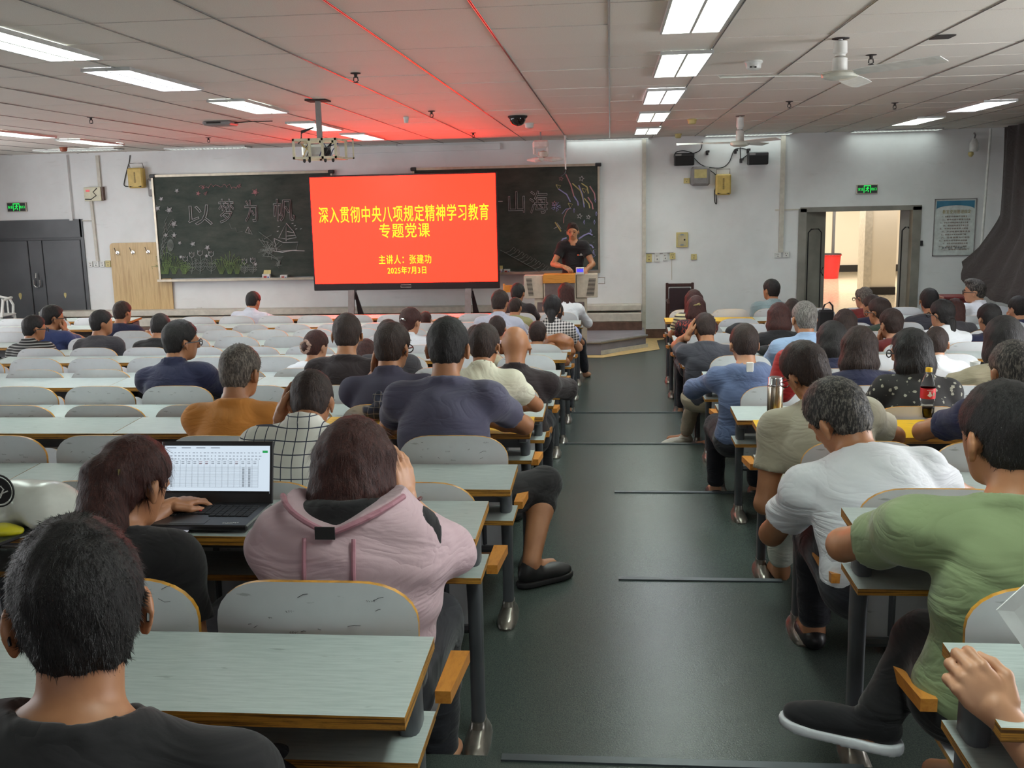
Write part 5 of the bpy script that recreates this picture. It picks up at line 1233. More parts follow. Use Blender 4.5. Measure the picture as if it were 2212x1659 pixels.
for i in range(9):
    x0 = 1080+i*9; y0 = 540+i*5; ck.line([(x0, y0), (x0+12, y0+6), (x0+22, y0+2), (x0+30, y0-6), (x0+34, y0-2), (x0+30, y0+2)], 'chalk_dim', 0.004)
ck.line([(1076, 435), (1086, 435)], 'chalk', 0.006)
ck.finish(bb2, 'chalk_drawing')
def board_text(ch, px0, py0, px1, py1, bb):
    a = wp(px0, py0); b = wp(px1, py1)
    me = fit_text(text_mesh(ch, 1.0, outline=0.012), abs(b[0]-a[0]), abs(a[2]-b[2])); me.materials.clear(); me.materials.append(M['chalk'])
    # keep the chalk line thin but readable
    o = link('chalk_lettering', me, bb, ((a[0]+b[0])/2-bb.location.x, -0.006, (a[2]+b[2])/2-bb.location.z), (math.pi/2, 0, 0)); return o
for ch, b in (('以', (403, 443, 460, 486)), ('梦', (470, 430, 508, 482)), ('为', (526, 432, 557, 479)), ('帆', (589, 430, 637, 478))): board_text(ch, *b, bb1)
for ch, b in (('山', (1097, 414, 1134, 459)), ('海', (1143, 412, 1184, 461))): board_text(ch, *b, bb2)
def small_box(px, py, label, nm, cat, w_, d_, h_, mat, y, flap=False, z=None, mark=None):
    p = at(px, py, 1, y); t = thing(nm, label, cat, (float(p[0]), y, float(p[2]) if z is None else z))
    mb = MB(); th = 0.002; mb.box((-w_/2, -d_/2, 0), (w_/2, d_/2, h_), bev=0.001); mb.build('carton', M[mat], t)
    if flap: MB().add([(-w_/2, d_/2, h_), (w_/2, d_/2, h_), (w_/2*0.9, d_/2+0.03, h_*1.8), (-w_/2*0.9, d_/2+0.03, h_*1.8), (-w_/2, d_/2+0.002, h_), (w_/2, d_/2+0.002, h_), (w_/2*0.9, d_/2+0.032, h_*1.8), (-w_/2*0.9, d_/2+0.032, h_*1.8)], [(0, 1, 2, 3), (7, 6, 5, 4), (0, 3, 7, 4), (1, 5, 6, 2), (3, 2, 6, 7)]).build('flap', M['cream'], t)
    MB().box((-w_*0.32, -d_/2-0.0015, h_*0.2), (w_*0.1, -d_/2-0.0005, h_*0.7)).build('red_mark', flat('box_red', rgb(170, 50, 50), 0.5), t)
    MB().box((w_*0.18, -d_/2-0.0015, h_*0.15), (w_*0.4, -d_/2-0.0005, h_*0.6)).build('blue_mark', flat('box_blue', rgb(70, 90, 170), 0.5), t)
small_box(576, 599, 'open white and blue chalk box on the left blackboard tray', 'chalk_box', 'box', 0.12, 0.06, 0.09, 'white', BY-0.055, True, z=0.978)
small_box(614, 599, 'closed white and blue chalk box on the left blackboard tray', 'chalk_box', 'box', 0.11, 0.06, 0.075, 'white', BY-0.055, z=0.978)
small_box(1095, 590, 'white and red chalk box on the right blackboard tray', 'chalk_box', 'box', 0.10, 0.06, 0.075, 'white', BY-0.055, z=1.013)
small_box(1081, 590, 'open chalk box tucked against the screen on the right tray', 'chalk_box', 'box', 0.07, 0.06, 0.075, 'white', BY-0.055, True, z=1.013)

# ------------------------------------------------------------------ display on its stand
SY = 14.6; sx0, sx1, sz0, sz1 = -4.298, -1.611, 0.966, 2.492
t = thing('display', 'large red presentation screen on a wheeled stand between the blackboards', 'screen', ((sx0+sx1)/2, SY, 0.17)); cxx = (sx0+sx1)/2
hw = (sx1-sx0)/2
MB().box((-hw-0.025, 0.004, sz0-0.10-0.17), (hw+0.025, 0.07, sz1+0.025-0.17), bev=0.006).build('bezel', M['black'], t)
q = NT('screen_red'); q.base((0.02, 0.0, 0.0, 1)); q.b.inputs['Emission Color'].default_value = (1.0, 0.0105, 0.0042, 1); q.b.inputs['Emission Strength'].default_value = SCREEN; M['red'] = q.m
q = NT('screen_yellow'); q.base((0.1, 0.1, 0, 1)); q.b.inputs['Emission Color'].default_value = (0.80, 0.92, 0.02, 1); q.b.inputs['Emission Strength'].default_value = 1.15; M['yel'] = q.m
MB().box((-hw, -0.002, sz0-0.17), (hw, 0.003, sz1-0.17)).build('screen_image', M['red'], t)
def slide(body, px0, py0, px1, py1, off=0.005):
    a = at(px0, py0, 1, SY); b = at(px1, py1, 1, SY)
    put_text('slide_lettering', body, t, ((a[0]+b[0])/2-cxx, -0.006, (a[2]+b[2])/2-0.17), b[0]-a[0], a[2]-b[2], M['yel'], offset=off)
slide('深入贯彻中央八项规定精神学习教育', 688, 447, 1056, 475); slide('专题党课', 819, 483, 929, 512); slide('主讲人：张建功', 818, 551, 932, 569, 0.004); slide('2025年7月3日', 837, 576, 921, 591, 0.006)
MB().tube([(-0.075, 0.0, sz0-0.065-0.17), (0.075, 0.0, sz0-0.065-0.17), (0.075, 0.0, sz0-0.03-0.17), (-0.075, 0.0, sz0-0.03-0.17), (-0.075, 0.0, sz0-0.065-0.17)], 0.003, n=5).build('badge_outline', M['white'], t)
for px in (760, 1013):
    x = float(at(px, 640, 1, SY)[0])-cxx
    mb = MB(); mb.box((x-0.045, 0.03, sz0-0.10-0.17-0.14), (x+0.045, 0.07, sz0-0.17)); mb.build('mount', M['black'], t)
    mb = MB(); mb.add([(x-0.05, 0.0, 0.7), (x+0.04, 0.0, 0.7), (x+0.0, 0.0, 0.02), (x-0.09, 0.0, 0.02), (x-0.05, 0.04, 0.7), (x+0.04, 0.04, 0.7), (x+0.0, 0.04, 0.02), (x-0.09, 0.04, 0.02)], [(0, 1, 2, 3), (7, 6, 5, 4), (0, 4, 5, 1), (2, 6, 7, 3), (0, 3, 7, 4), (1, 5, 6, 2)]); mb.build('leg', M['greybox'], t)
    mb = MB(); mb.add([(x+0.03, 0.05, 0.66), (x+0.055, 0.05, 0.66), (x+0.16, 0.35, 0.02), (x+0.02, 0.35, 0.02), (x+0.03, 0.08, 0.66), (x+0.055, 0.08, 0.66), (x+0.16, 0.39, 0.02), (x+0.02, 0.39, 0.02)], [(0, 1, 2, 3), (7, 6, 5, 4), (0, 4, 5, 1), (2, 6, 7, 3), (0, 3, 7, 4), (1, 5, 6, 2)]); mb.build('brace', M['black'], t)
mb = MB(); mb.box((-1.2, -0.1, 0.02), (1.2, 0.3, 0.06)); mb.build('base_bar', M['greybox'], t)
mb = MB(); c0 = at(762, 630, 1, SY); pts = [(c0[0]-cxx+0.05*math.sin(a), 0.02, c0[2]-0.17-0.05*math.cos(a)*1.6) for a in [i*0.6 for i in range(11)]]; mb.tube(pts, 0.006, n=5); mb.build('cable', M['black'], t)

# ------------------------------------------------------------------ podium
PY = 13.75; zP = 0.17
def pm(px, py, y=PY): p = at(px, py, 1, y); return float(p[0]), float(p[2])
t = thing('podium', 'beige metal teaching podium with an orange-wood top front, below the speaker', 'podium', (pm(1212, 590)[0], PY, zP)); ox = t.location.x
def pbox(name, px0, py0, px1, py1, y0, y1, mat, bev=0.004):
    a = pm(px0, py0); b = pm(px1, py1); y1 = min(y1, 0.24); return MB().box((a[0]-ox, y0, max(0.0, b[1]-zP)), (b[0]-ox, y1, a[1]-zP), bev=bev).build(name, M[mat], t)
M['podium'] = flat('podium_metal', rgb(196, 186, 168), 0.4); M['podiumdark'] = flat('podium_door', rgb(112, 100, 98), 0.45); M['orangewood'] = mk_wood('orange_wood', rgb(190, 126, 48), rgb(214, 150, 66), (2, 20, 20))
pbox('front_panel', 1174, 594, 1244, 650, 0.0, 0.55, 'podium'); pbox('door', 1177, 612, 1242, 648, -0.012, 0.0, 'podiumdark')
pbox('wood_fascia', 1173, 593, 1243, 611, -0.03, 0.55, 'orangewood')
pbox('wing', 1131, 596, 1173, 645, 0.03, 0.5, 'podium'); pbox('wing', 1245, 593, 1291, 643, 0.03, 0.5, 'podium')
pbox('base_cabinet', 1154, 646, 1268, 700, 0.06, 0.5, 'podium'); pbox('lower_door', 1160, 654, 1262, 696, 0.045, 0.06, 'podiumdark')
pbox('side_plinth', 1131, 690, 1268, 760, 0.10, 0.5, 'podium')
vm = MB()
for (xa_, xb_, sl) in ((1136, 1148, 1), (1272, 1287, -1)):
    for i in range(13):
        a = pm(xa_+sl*i*0.45, 603+i*2.9); b = pm(xb_+sl*i*0.35, 603+i*2.9); vm.box((a[0]-ox, 0.024, a[1]-zP-0.004), (b[0]-ox, 0.031, a[1]-zP+0.004))
vm.build('vent_slots', M['dark'], t, kind='stuff')
a = pm(1292, 602); b = pm(1306, 615); MB().tube([(a[0]-ox, 0.2, a[1]-zP), (b[0]-ox, 0.2, a[1]-zP), (b[0]-ox, 0.2, b[1]-zP), (a[0]-ox, 0.2, b[1]-zP)], 0.006, n=6).build('side_handle', M['chrome'], t)
# clock-like white device standing on the podium
p = at(1253, 593, 1, PY+0.02); c = thing('desk_screen', 'small white device with a lit blue screen standing on the podium', 'device', (float(p[0]), PY+0.02, float(p[2])))
MB().box((-0.055, -0.02, 0), (0.055, 0.02, 0.097), bev=0.006).build('casing', M['white'], c)
q = NT('blue_lcd'); q.base((0.02, 0.02, 0.2, 1)); q.b.inputs['Emission Color'].default_value = (0.07, 0.06, 0.95, 1); q.b.inputs['Emission Strength'].default_value = 1.0
MB().box((-0.044, -0.0225, 0.034), (0.044, -0.0205, 0.077)).build('lcd', q.m, c)
for x in (-0.035, -0.008, 0.011, 0.035): MB().box((x-0.004, -0.0225, 0.083), (x+0.004, -0.0205, 0.089)).build('button', M['black'], c)
# wooden stool edge beside the podium
p = at(1092, 613, 1, 14.2); c = thing('wooden_chair', 'orange wooden chair back just left of the podium', 'chair', (float(p[0]), 14.2, 0.17))
hh_ = float(p[2])-0.17
for dx_ in (-0.02, 0.2): MB().tube([(dx_, 0, 0), (dx_, 0, hh_)], 0.016).build('post', M['orangewood'], c)
MB().box((-0.02, -0.01, hh_-0.12), (0.2, 0.01, hh_-0.02)).build('back_rail', M['orangewood'], c); MB().box((-0.03, 0, 0.42), (0.22, 0.38, 0.45), bev=0.01).build('seat', M['orangewood'], c)
for dx_ in (-0.02, 0.2): MB().tube([(dx_, 0.36, 0), (dx_, 0.36, 0.42)], 0.014).build('leg', M['orangewood'], c)
# speaker's chest logo
p = at(1250, 544.5, 1, 13.83)
mb = MB(); 
for hh2 in (0,):
    pass
ch_ = info['NB']+np.array([0.10, -0.135, -0.17])
o = MB().box((-0.012, -0.002, -0.009), (0.010, 0.002, 0.009), bev=0.002).build('chest_logo', flat('logo_orange', rgb(214, 96, 60), 0.5), info['root'], tuple(ch_-info['O']-np.array([0.03, 0, 0])))
o = MB().box((-0.012, -0.002, -0.004), (0.030, 0.002, 0.004)).box((0.004, -0.002, 0.008), (0.016, 0.002, 0.02)).build('chest_lettering', M['white'], info['root'], tuple(ch_-info['O']))

# ------------------------------------------------------------------ things fixed to the front wall
def wx(px, py, y=WY): p = at(px, py, 1, y); return float(p[0]), float(p[2])
def wall_item(name, label, cat, px0, py0, px1, py1, depth, mat, part='casing', group=None, bev=0.006):
    a = wx(px0, py0, WY-depth); b = wx(px1, py1, WY-depth); cx_, cz_ = (a[0]+b[0])/2, (a[1]+b[1])/2; w_, h_ = abs(b[0]-a[0])/2, abs(a[1]-b[1])/2
    t = thing(name, label, cat, (cx_, WY, cz_), group=group); MB().box((-w_, -depth, -h_), (w_, 0, h_), bev=bev).build(part, M[mat], t); return t, w_, h_, depth
def wire(label, pts, y=WY-0.012, r=0.006, mat='blackmatte'):
    P_ = [at(px, py, 1, y) for px, py in pts]; sm = []
    for i in range(len(P_)-1):
        for u in np.linspace(0, 1, 5, endpoint=False):
            p0 = P_[max(i-1, 0)]; p1, p2 = P_[i], P_[i+1]; p3 = P_[min(i+2, len(P_)-1)]
            sm.append(0.5*((2*p1)+(-p0+p2)*u+(2*p0-5*p1+4*p2-p3)*u*u+(-p0+3*p1-3*p2+p3)*u**3))
    sm.append(P_[-1]); MB().tube([tuple(p) for p in sm], r, n=5).build('wall_cable', M[mat], None, label=label, category='cable')
for (b, lab) in (((273, 363, 309, 406), 'yellowed loudspeaker box left of the left blackboard'), ((1547, 376, 1579, 421), 'yellow loudspeaker box on the wall below the right black speaker')):
    t, w_, h_, d_ = wall_item('wall_speaker', lab, 'speaker', *b, 0.14, 'yellowbox', bev=0.02)
    g = MB()
    for i in range(12): g.box((-0.012, -d_-0.003, -h_*0.45+i*h_*0.09), (0.012, -d_+0.001, -h_*0.45+i*h_*0.09+0.006))
    g.build('centre_grille', M['dark'], t, kind='stuff')
    for sx in (-1, 1): MB().add([(sx*w_*0.8, -d_-0.002, -h_*0.78), (sx*w_*0.3, -d_-0.002, -h_*0.84), (sx*w_*0.78, -d_-0.002, -h_*0.9), (sx*w_*0.8, -d_+0.001, -h_*0.78), (sx*w_*0.3, -d_+0.001, -h_*0.84), (sx*w_*0.78, -d_+0.001, -h_*0.9)], [(0, 1, 2), (0, 3, 4, 1), (1, 4, 5, 2)]).build('badge', M['dark'], t)
    MB().tube([(-w_*0.9, -0.04, h_), (-w_*0.9, -0.07, h_+0.07), (w_*0.9, -0.07, h_+0.07), (w_*0.9, -0.04, h_)], 0.007).build('bracket', M['greybox'], t)
for (b, lab) in (((1457, 331, 1500, 357), 'black satellite speaker high on the wall, left of the grey box'), ((1617, 329, 1660, 355), 'black satellite speaker high on the wall near the small fan')):
    t, w_, h_, d_ = wall_item('black_speaker', lab, 'speaker', *b, 0.16, 'black', bev=0.012); MB().box((-w_*0.9, -d_-0.004, h_*0.55), (-w_*0.3, -d_, h_*0.85)).build('label_plate', M['greybox'], t); MB().box((-w_*0.93, -d_-0.005, -h_*0.9), (w_*0.93, -d_+0.001, h_*0.5), bev=0.004).build('grille', M['blackmatte'], t)
t, w_, h_, d_ = wall_item('equipment_box', 'grey square electrical box with a pale window between speakers', 'box', 1493, 360, 1534, 401, 0.13, 'greybox', bev=0.03); MB().box((-w_*0.66, -d_-0.004, -h_*0.2), (w_*0.66, -d_, h_*0.7), bev=0.003).build('window', M['cream'], t); MB().box((-w_*0.66, -d_-0.012, -h_*0.75), (w_*0.66, -d_, -h_*0.22), bev=0.003).build('ledge', M['greybox'], t)
t, w_, h_, d_ = wall_item('equipment_box', 'grey electrical box half hidden behind the left blackboard', 'box', 317, 386, 345, 424, 0.04, 'greybox', bev=0.015); MB().box((-w_*0.6, -d_-0.004, -h_*0.2), (w_*0.66, -d_, h_*0.7)).build('window', M['white'], t)
t, w_, h_, d_ = wall_item('control_box', 'cream control box with a red number display by the left door', 'box', 180, 405, 219, 434, 0.08, 'ivory', bev=0.005); MB().box((-w_*0.75, -d_-0.003, h_*0.35), (-w_*0.3, -d_, h_*0.65)).build('display', flat('red_display', rgb(120, 20, 24), 0.3, emit=(1, 0.05, 0.05, 1), estr=0.4), t)
MB().tube([(-w_*0.9, -d_-0.003, -h_*0.7), (-w_*0.2, -d_-0.003, -h_*0.75), (w_*0.45, -d_-0.003, -h_*0.2), (w_*0.1, -d_-0.003, h_*0.3), (w_*0.6, -d_-0.003, h_*0.85)], 0.007).build('painted_swoosh', M['dark'], t); MB().box((w_, -d_*0.8, -h_*0.9), (w_+0.03, 0, h_*1.05)).build('side_box', M['brown'], t)
t, w_, h_, d_ = wall_item('switch_cabinet', 'small beige metal cabinet mounted mid-wall below the speakers', 'box', 1461, 502, 1486, 534, 0.03, 'cream', bev=0.004); M['cab'] = flat('cab_beige', rgb(186, 174, 140), 0.4); MB().box((-w_*0.72, -d_-0.006, -h_*0.8), (w_*0.7, -d_, h_*0.75), bev=0.003).build('cabinet_door', M['cab'], t); MB().lathe([(0, -0.01), (0.014, -0.008), (0.014, 0)], (w_*0.4, -d_-0.005, 0), 10, axis='y').build('lock', M['dark'], t)
for zz in (-0.75, 0.6): MB().box((-w_*0.3, -d_-0.009, h_*zz), (w_*0.25, -d_-0.004, h_*(zz+0.14))).build('sticker', flat('sticker_blue', rgb(120, 136, 160), 0.5), t)
plates = [((190, 565, 200, 577), 'white', 'leftmost of the four switches beside the wooden board'), ((201, 564, 213, 577), 'white', 'second of the four switches beside the wooden board'), ((215, 564, 226, 577), 'white', 'third of the four switches beside the wooden board'), ((227, 563, 239, 577), 'cream', 'socket touching the wooden board on the left'),
          ((1396, 549, 1408, 566), 'cream', 'yellowed outlet beside the wall rib'), ((1414, 547, 1425, 566), 'white', 'tall white outlet, second right of the wall rib'), ((1432, 547, 1442, 563), 'white', 'rounded white outlet, third right of the wall rib'), ((1447, 546, 1459, 560), 'cream', 'square yellowed outlet, fourth right of the wall rib'),
          ((1493, 549, 1505, 561), 'cream', 'single cream switch right of the outlet row'), ((1674, 546, 1687, 557), 'white', 'white blank plate under the thick conduit'), ((1692, 544, 1705, 556), 'white', 'white blank plate beside the doorway'), ((424, 664, 435, 678), 'white', 'low white socket under the left blackboard'), ((911, 661, 922, 673), 'white', 'low socket under the red screen'), ((1477, 385, 1490, 396), 'cream', 'cream socket beside the grey electrical box')]
for b, mt, lab in plates:
    t, w_, h_, d_ = wall_item('wall_socket', lab, 'socket', *b, 0.025, mt, 'plate', group='switches and sockets on the front wall', bev=0.003)
    g = MB(); g.box((-w_*0.35, -d_-0.003, h_*0.2), (-w_*0.2, -d_, h_*0.5)); g.box((w_*0.2, -d_-0.003, h_*0.2), (w_*0.35, -d_, h_*0.5)); g.box((-0.006, -d_-0.003, -h_*0.5), (0.006, -d_, -h_*0.2)); g.build('socket_slots', M['dark'], t, kind='stuff')
def conduit(label, px0, py0, px1, py1, wpx=5, d_=0.03):
    a = wx(px0, py0, WY-d_); b = wx(px1, py1, WY-d_); w_ = wpx*WY/F/2
    MB().add([(a[0]-w_, WY-d_, a[1]), (a[0]+w_, WY-d_, a[1]), (b[0]+w_, WY-d_, b[1]), (b[0]-w_, WY-d_, b[1]), (a[0]-w_, WY, a[1]), (a[0]+w_, WY, a[1]), (b[0]+w_, WY, b[1]), (b[0]-w_, WY, b[1])], [(0, 1, 2, 3), (7, 6, 5, 4), (0, 4, 5, 1), (1, 5, 6, 2), (2, 6, 7, 3), (3, 7, 4, 0)]).build('conduit', M['conduit'], None, label=label, category='conduit')
conduit('white conduit rising from the cream control box to the ceiling', 209, 336, 215, 404, 7); conduit('white conduit from the control box down to the switches', 196, 434, 210, 564, 6)
conduit('thin horizontal conduit from the left door to the vertical one', 160, 479, 196, 477, 36, 0.02) if False else wire('thin pale cable from the left door head to the conduit', [(158, 478), (180, 477), (197, 477)], r=0.008, mat='conduit')
wire('thin conduit above the outlet row beside the wall rib', [(1394, 547), (1420, 547), (1455, 546)], r=0.008, mat='greybox'); wire('thin cable down the wall from the fourth outlet', [(1451, 560), (1451, 605)], r=0.005, mat='conduit')
wire('black cable from the ceiling to the left yellow speaker', [(281, 335), (279, 350), (274, 368), (268, 395), (270, 402), (280, 403)])
wire('black cable loop around the left satellite speaker', [(1500, 332), (1480, 326), (1462, 328), (1456, 338), (1460, 348), (1470, 352)]); wire('black cable from the ceiling to the left satellite speaker', [(1517, 306), (1514, 322), (1502, 330), (1488, 332)])
wire('grey cable sagging from the left satellite speaker to the middle brackets', [(1500, 342), (1515, 356), (1535, 362), (1560, 362), (1575, 350), (1583, 330), (1588, 322)]); wire('cable arching between the two middle wall brackets', [(1588, 322), (1600, 320), (1614, 323)])
wire('cable running down between the small fan and the right speaker', [(1599, 318), (1600, 345)]); wire('cable from the middle bracket to the right satellite speaker', [(1602, 344), (1610, 338), (1618, 333)]); wire('cable from the grey box to the yellow speaker', [(1534, 368), (1542, 374), (1548, 380)]); wire('loose cable loop hanging under the right yellow speaker', [(1548, 400), (1543, 415), (1544, 436), (1548, 440), (1547, 425), (1548, 412)])
for (px, py, lab) in ((1527, 330, 'small black bracket on the wall between the speakers'), (1588, 327, 'small black bracket left under the small fan'), (1615, 326, 'small black bracket right under the small fan'), (1600, 347, 'lowest small black bracket under the small fan')):
    a = wx(px, py); MB().box((a[0]-0.018, WY-0.05, a[1]-0.035), (a[0]+0.018, WY, a[1]+0.03), bev=0.004).box((a[0]-0.006, WY-0.09, a[1]+0.0), (a[0]+0.03, WY-0.04, a[1]+0.03)).build('wall_bracket', M['black'], None, label=lab, category='bracket')

# exit signs
q = NT('exit_green'); q.base((0, 0.1, 0.02, 1)); q.b.inputs['Emission Color'].default_value = (0.02, 0.95, 0.12, 1); q.b.inputs['Emission Strength'].default_value = 0.9; M['exit'] = q.m
for (b, lab) in (((1851, 399, 1896, 418), 'green lit running-man exit sign above the open doorway'), ((14, 438, 57, 457), 'green lit running-man exit sign above the dark left door')):
    t, w_, h_, d_ = wall_item('exit_sign', lab, 'sign', *b, 0.035, 'alu', 'frame', bev=0.003); y = -d_-0.002
    MB().box((-w_*0.94, y, -h_*0.88), (w_*0.94, -d_+0.001, h_*0.88)).build('dark_face', M['black'], t)
    y -= 0.001
    g = MB(); s_ = h_*0.8; g.box((-s_*0.95, y-0.001, s_*0.78), (s_*0.95, y, s_)); g.box((-s_*0.95, y-0.001, -s_), (-s_*0.8, y, s_)); g.box((s_*0.8, y-0.001, -s_), (s_*0.95, y, s_)); g.build('door_symbol', M['exit'], t)
    g = MB(); g.lathe([(0, -0.001), (s_*0.16, -0.001), (s_*0.16, 0.001), (0, 0.001)], (s_*0.15, y, s_*0.5), 10, axis='y')
    for (p0, p1) in (((0.1, 0.35), (-0.05, -0.1)), ((0.05, 0.3), (0.5, 0.1)), ((0.05, 0.3), (-0.4, 0.2)), ((-0.05, -0.1), (0.3, -0.4)), ((0.3, -0.4), (0.2, -0.8)), ((-0.05, -0.1), (-0.3, -0.45)), ((-0.3, -0.45), (-0.6, -0.5))): g.tube([(p0[0]*s_, y, p0[1]*s_), (p1[0]*s_, y, p1[1]*s_)], s_*0.09, n=6)
    g.build('running_figure', M['exit'], t)
    put_text('sign_lettering', '安全', t, (-w_*0.62, y-0.002, 0), w_*0.5, h_*0.6, M['exit'], ext=0.002); put_text('sign_lettering', '出口', t, (w_*0.62, y-0.002, 0), w_*0.5, h_*0.6, M['exit'], ext=0.002)

# rules poster
a = wx(2019, 430); b = wx(2103, 552); cxp, czp = (a[0]+b[0])/2, (a[1]+b[1])/2; pw, ph = (b[0]-a[0])/2, (a[1]-b[1])/2
t = thing('poster', 'framed white notice with a blue header right of the doorway', 'poster', (cxp, WY-0.002, czp))
fr = MB(); 
for lo_, hi_ in (((-pw, -0.018, -ph), (pw, 0, -ph+0.012)), ((-pw, -0.018, ph-0.012), (pw, 0, ph)), ((-pw, -0.018, -ph), (-pw+0.012, 0, ph)), ((pw-0.012, -0.018, -ph), (pw, 0, ph))): fr.box(lo_, hi_)
fr.build('frame', M['greybox'], t)
MB().box((-pw+0.01, -0.010, -ph+0.01), (pw-0.01, -0.002, ph-0.01)).build('sheet', flat('poster_paper', rgb(206, 212, 210), 0.4), t)
hd = [(-pw+0.03, ph-0.03), (pw-0.03, ph-0.03)]+[((pw-0.03)*math.cos(i*math.pi/10), ph-0.15+0.055*math.sin(i*math.pi/10)*1.0-0.0) for i in range(11)]
MB().prism(hd, -0.0125, -0.0105).build('blue_header', flat('poster_blue', rgb(70, 130, 160), 0.4, var=0.2, scale=3), t)
M['ink'] = flat('poster_ink', rgb(130, 100, 84), 0.5, bump=0); M['inkgold'] = flat('poster_gold', rgb(176, 160, 110), 0.5, bump=0)
put_text('poster_title', '实验室安全管理规定' if False else '教室使用管理规定', t, (0.02, -0.013, ph-0.185), pw*1.35, 0.055, M['inkgold'], ext=0.0005)
ln = ['一、本教室为多媒体教学专用教室', '二、教师应爱护教室内设备', '三、学生不得擅自操作讲台设备', '四、保持室内清洁安静卫生', '五、不得在墙面桌椅上刻画', '六、严禁吸烟和携带食品', '七、使用完毕关闭电源门窗', '八、设备故障及时报告', '九、未经许可不得移动设备', '十、违反规定者按制度处理', '十一、请自觉遵守以上规定', '十二、解释权归管理部门']
for i, s_ in enumerate(ln): put_text('poster_line', s_, t, (0.0+(0.02 if i % 2 else -0.01), -0.013, ph-0.255-i*0.043), pw*(1.35 if i % 3 else 1.2), 0.024, M['ink'], ext=0.0004)
put_text('poster_line', '联系电话  管理部门', t, (0, -0.013, -ph+0.12), pw*1.1, 0.028, flat('ink_blue', rgb(90, 96, 110), 0.5), ext=0.0004)
# door reader and wall camera
t, w_, h_, d_ = wall_item('door_reader', 'small black lock reader on the right door jamb', 'device', 1987, 520, 1994, 531, 0.03, 'black')
p = at(2104, 318, 1, WY-0.12); t = thing('wall_camera', 'white pan camera high in the right corner', 'camera', (float(p[0]), WY-0.12, float(p[2])))
MB().lathe([(0, 0.12), (0.03, 0.12), (0.045, 0.08), (0.06, 0.06), (0.062, -0.04), (0.05, -0.06), (0, -0.06)], (0, 0, 0), 18).build('housing', M['white'], t, smooth=True); MB().lathe([(0, 0.0), (0.035, -0.01), (0.04, -0.04), (0.02, -0.07), (0, -0.075)], (-0.045, -0.02, -0.06), 14).build('lens_head', M['cream'], t, smooth=True); MB().tube([(0, 0, 0.12), (0.02, 0.03, 0.17), (0.03, 0.11, 0.2)], 0.012).build('bracket', M['greybox'], t)

# wooden board with hooks
a = wx(236, 525); b = wx(383, 700); t = thing('wooden_board', 'light oak board leaning on the wall under the left blackboard, with hooks', 'board', ((a[0]+b[0])/2, WY-0.02, 0.17))
w_ = (b[0]-a[0])/2-0.02; h_ = a[1]-0.17; r = 0.06
poly = [(-w_, 0), (w_, 0), (w_, h_)]+[(-w_+r-r*math.cos(u)*1.0 if False else -w_+r*(1-math.sin(u)), h_-r*(1-math.cos(u))) for u in [i*math.pi/2/6 for i in range(7)]]
MB().prism(poly, -0.02, 0.0).build('board_panel', M['oak'], t)
for (px, py) in ((254, 546), (287, 545), (320, 544)):
    p = at(px, py, 1, WY-0.05); q_ = (float(p[0])-t.location.x, -0.03, float(p[2])-0.17)
    mb = MB(); mb.lathe([(0, -0.004), (0.028, -0.003), (0.028, 0.004), (0, 0.005)], q_, 14, axis='y'); mb.tube([(q_[0], q_[1], q_[2]), (q_[0]-0.01, q_[1]-0.04, q_[2]+0.02), (q_[0]-0.02, q_[1]-0.06, q_[2]+0.08)], 0.006, n=6); mb.tube([(q_[0], q_[1], q_[2]), (q_[0]+0.01, q_[1]-0.04, q_[2]-0.035), (q_[0]+0.015, q_[1]-0.06, q_[2]-0.01)], 0.006, n=6); mb.build('coat_hook', M['chrome'], t)

# ------------------------------------------------------------------ things hanging from the ceiling
# projector cage
cy_ = 8.6; a = at(631, 300, 1, cy_); b = at(729, 342, 1, cy_); t = thing('projector_cage', 'ivory metal cage with a projector hanging from the ceiling', 'projector', ((a[0]+b[0])/2, cy_, b[2])); w_ = (b[0]-a[0])/2; h_ = a[2]-b[2]; d_ = 0.34
g = MB(); r = 0.011
for y in (0, d_):
    g.box((-w_, y-r, 0), (w_, y+r, 0.02)); g.box((-w_, y-r, h_-0.02), (w_, y+r, h_))
    for x in (-w_, -w_*0.28, w_*0.30, w_-0.02): g.box((x, y-r, 0), (x+0.018, y+r, h_))
for x in (-w_, w_-0.02):
    for z in (0, h_-0.02): g.box((x, 0, z), (x+0.02, d_, z+0.02))
g.box((w_, d_*0.5, 0.0), (w_+0.10, d_*0.5+0.012, 0.012)); g.box((w_+0.09, d_*0.5, 0), (w_+0.10, d_*0.5+0.012, h_)); g.box((w_, d_*0.5, h_-0.012), (w_+0.10, d_*0.5+0.012, h_))
g.build('cage_frame', M['ivory'], t)
MB().box((-w_*0.72, 0.06, 0.02), (w_*0.75, d_-0.05, h_*0.72), bev=0.02).build('projector_body', M['white'], t); MB().lathe([(0, -0.01), (0.035, -0.01), (0.04, 0.03), (0, 0.03)], (w_*0.45, 0.05, h_*0.35), 16, axis='y').build('lens', M['black'], t)
for i in range(7):
    rr = random.Random(i); x0 = -w_*0.8+rr.random()*w_*1.5; MB().tube([(x0, 0.03, h_*0.1), (x0+0.03, 0.01, h_*0.4), (x0+rr.uniform(-.05, .08), 0.03, h_*0.75), (x0+rr.uniform(-.1, .1), 0.08, h_*0.5)], 0.004, n=5).build('cable', [M['black'], M['yellowbox'], flat('cable_blue', rgb(50, 60, 120), 0.5)][i % 3], t)
MB().box((-0.02, d_*0.5-0.02, h_), (0.02, d_*0.5+0.02, CZ-float(b[2]))).build('drop_pole', M['greybox'], t)
MB().box((-0.09, d_*0.5-0.09, CZ-float(b[2])-0.012), (0.09, d_*0.5+0.09, CZ-float(b[2]))).build('ceiling_plate', M['dark'], t)
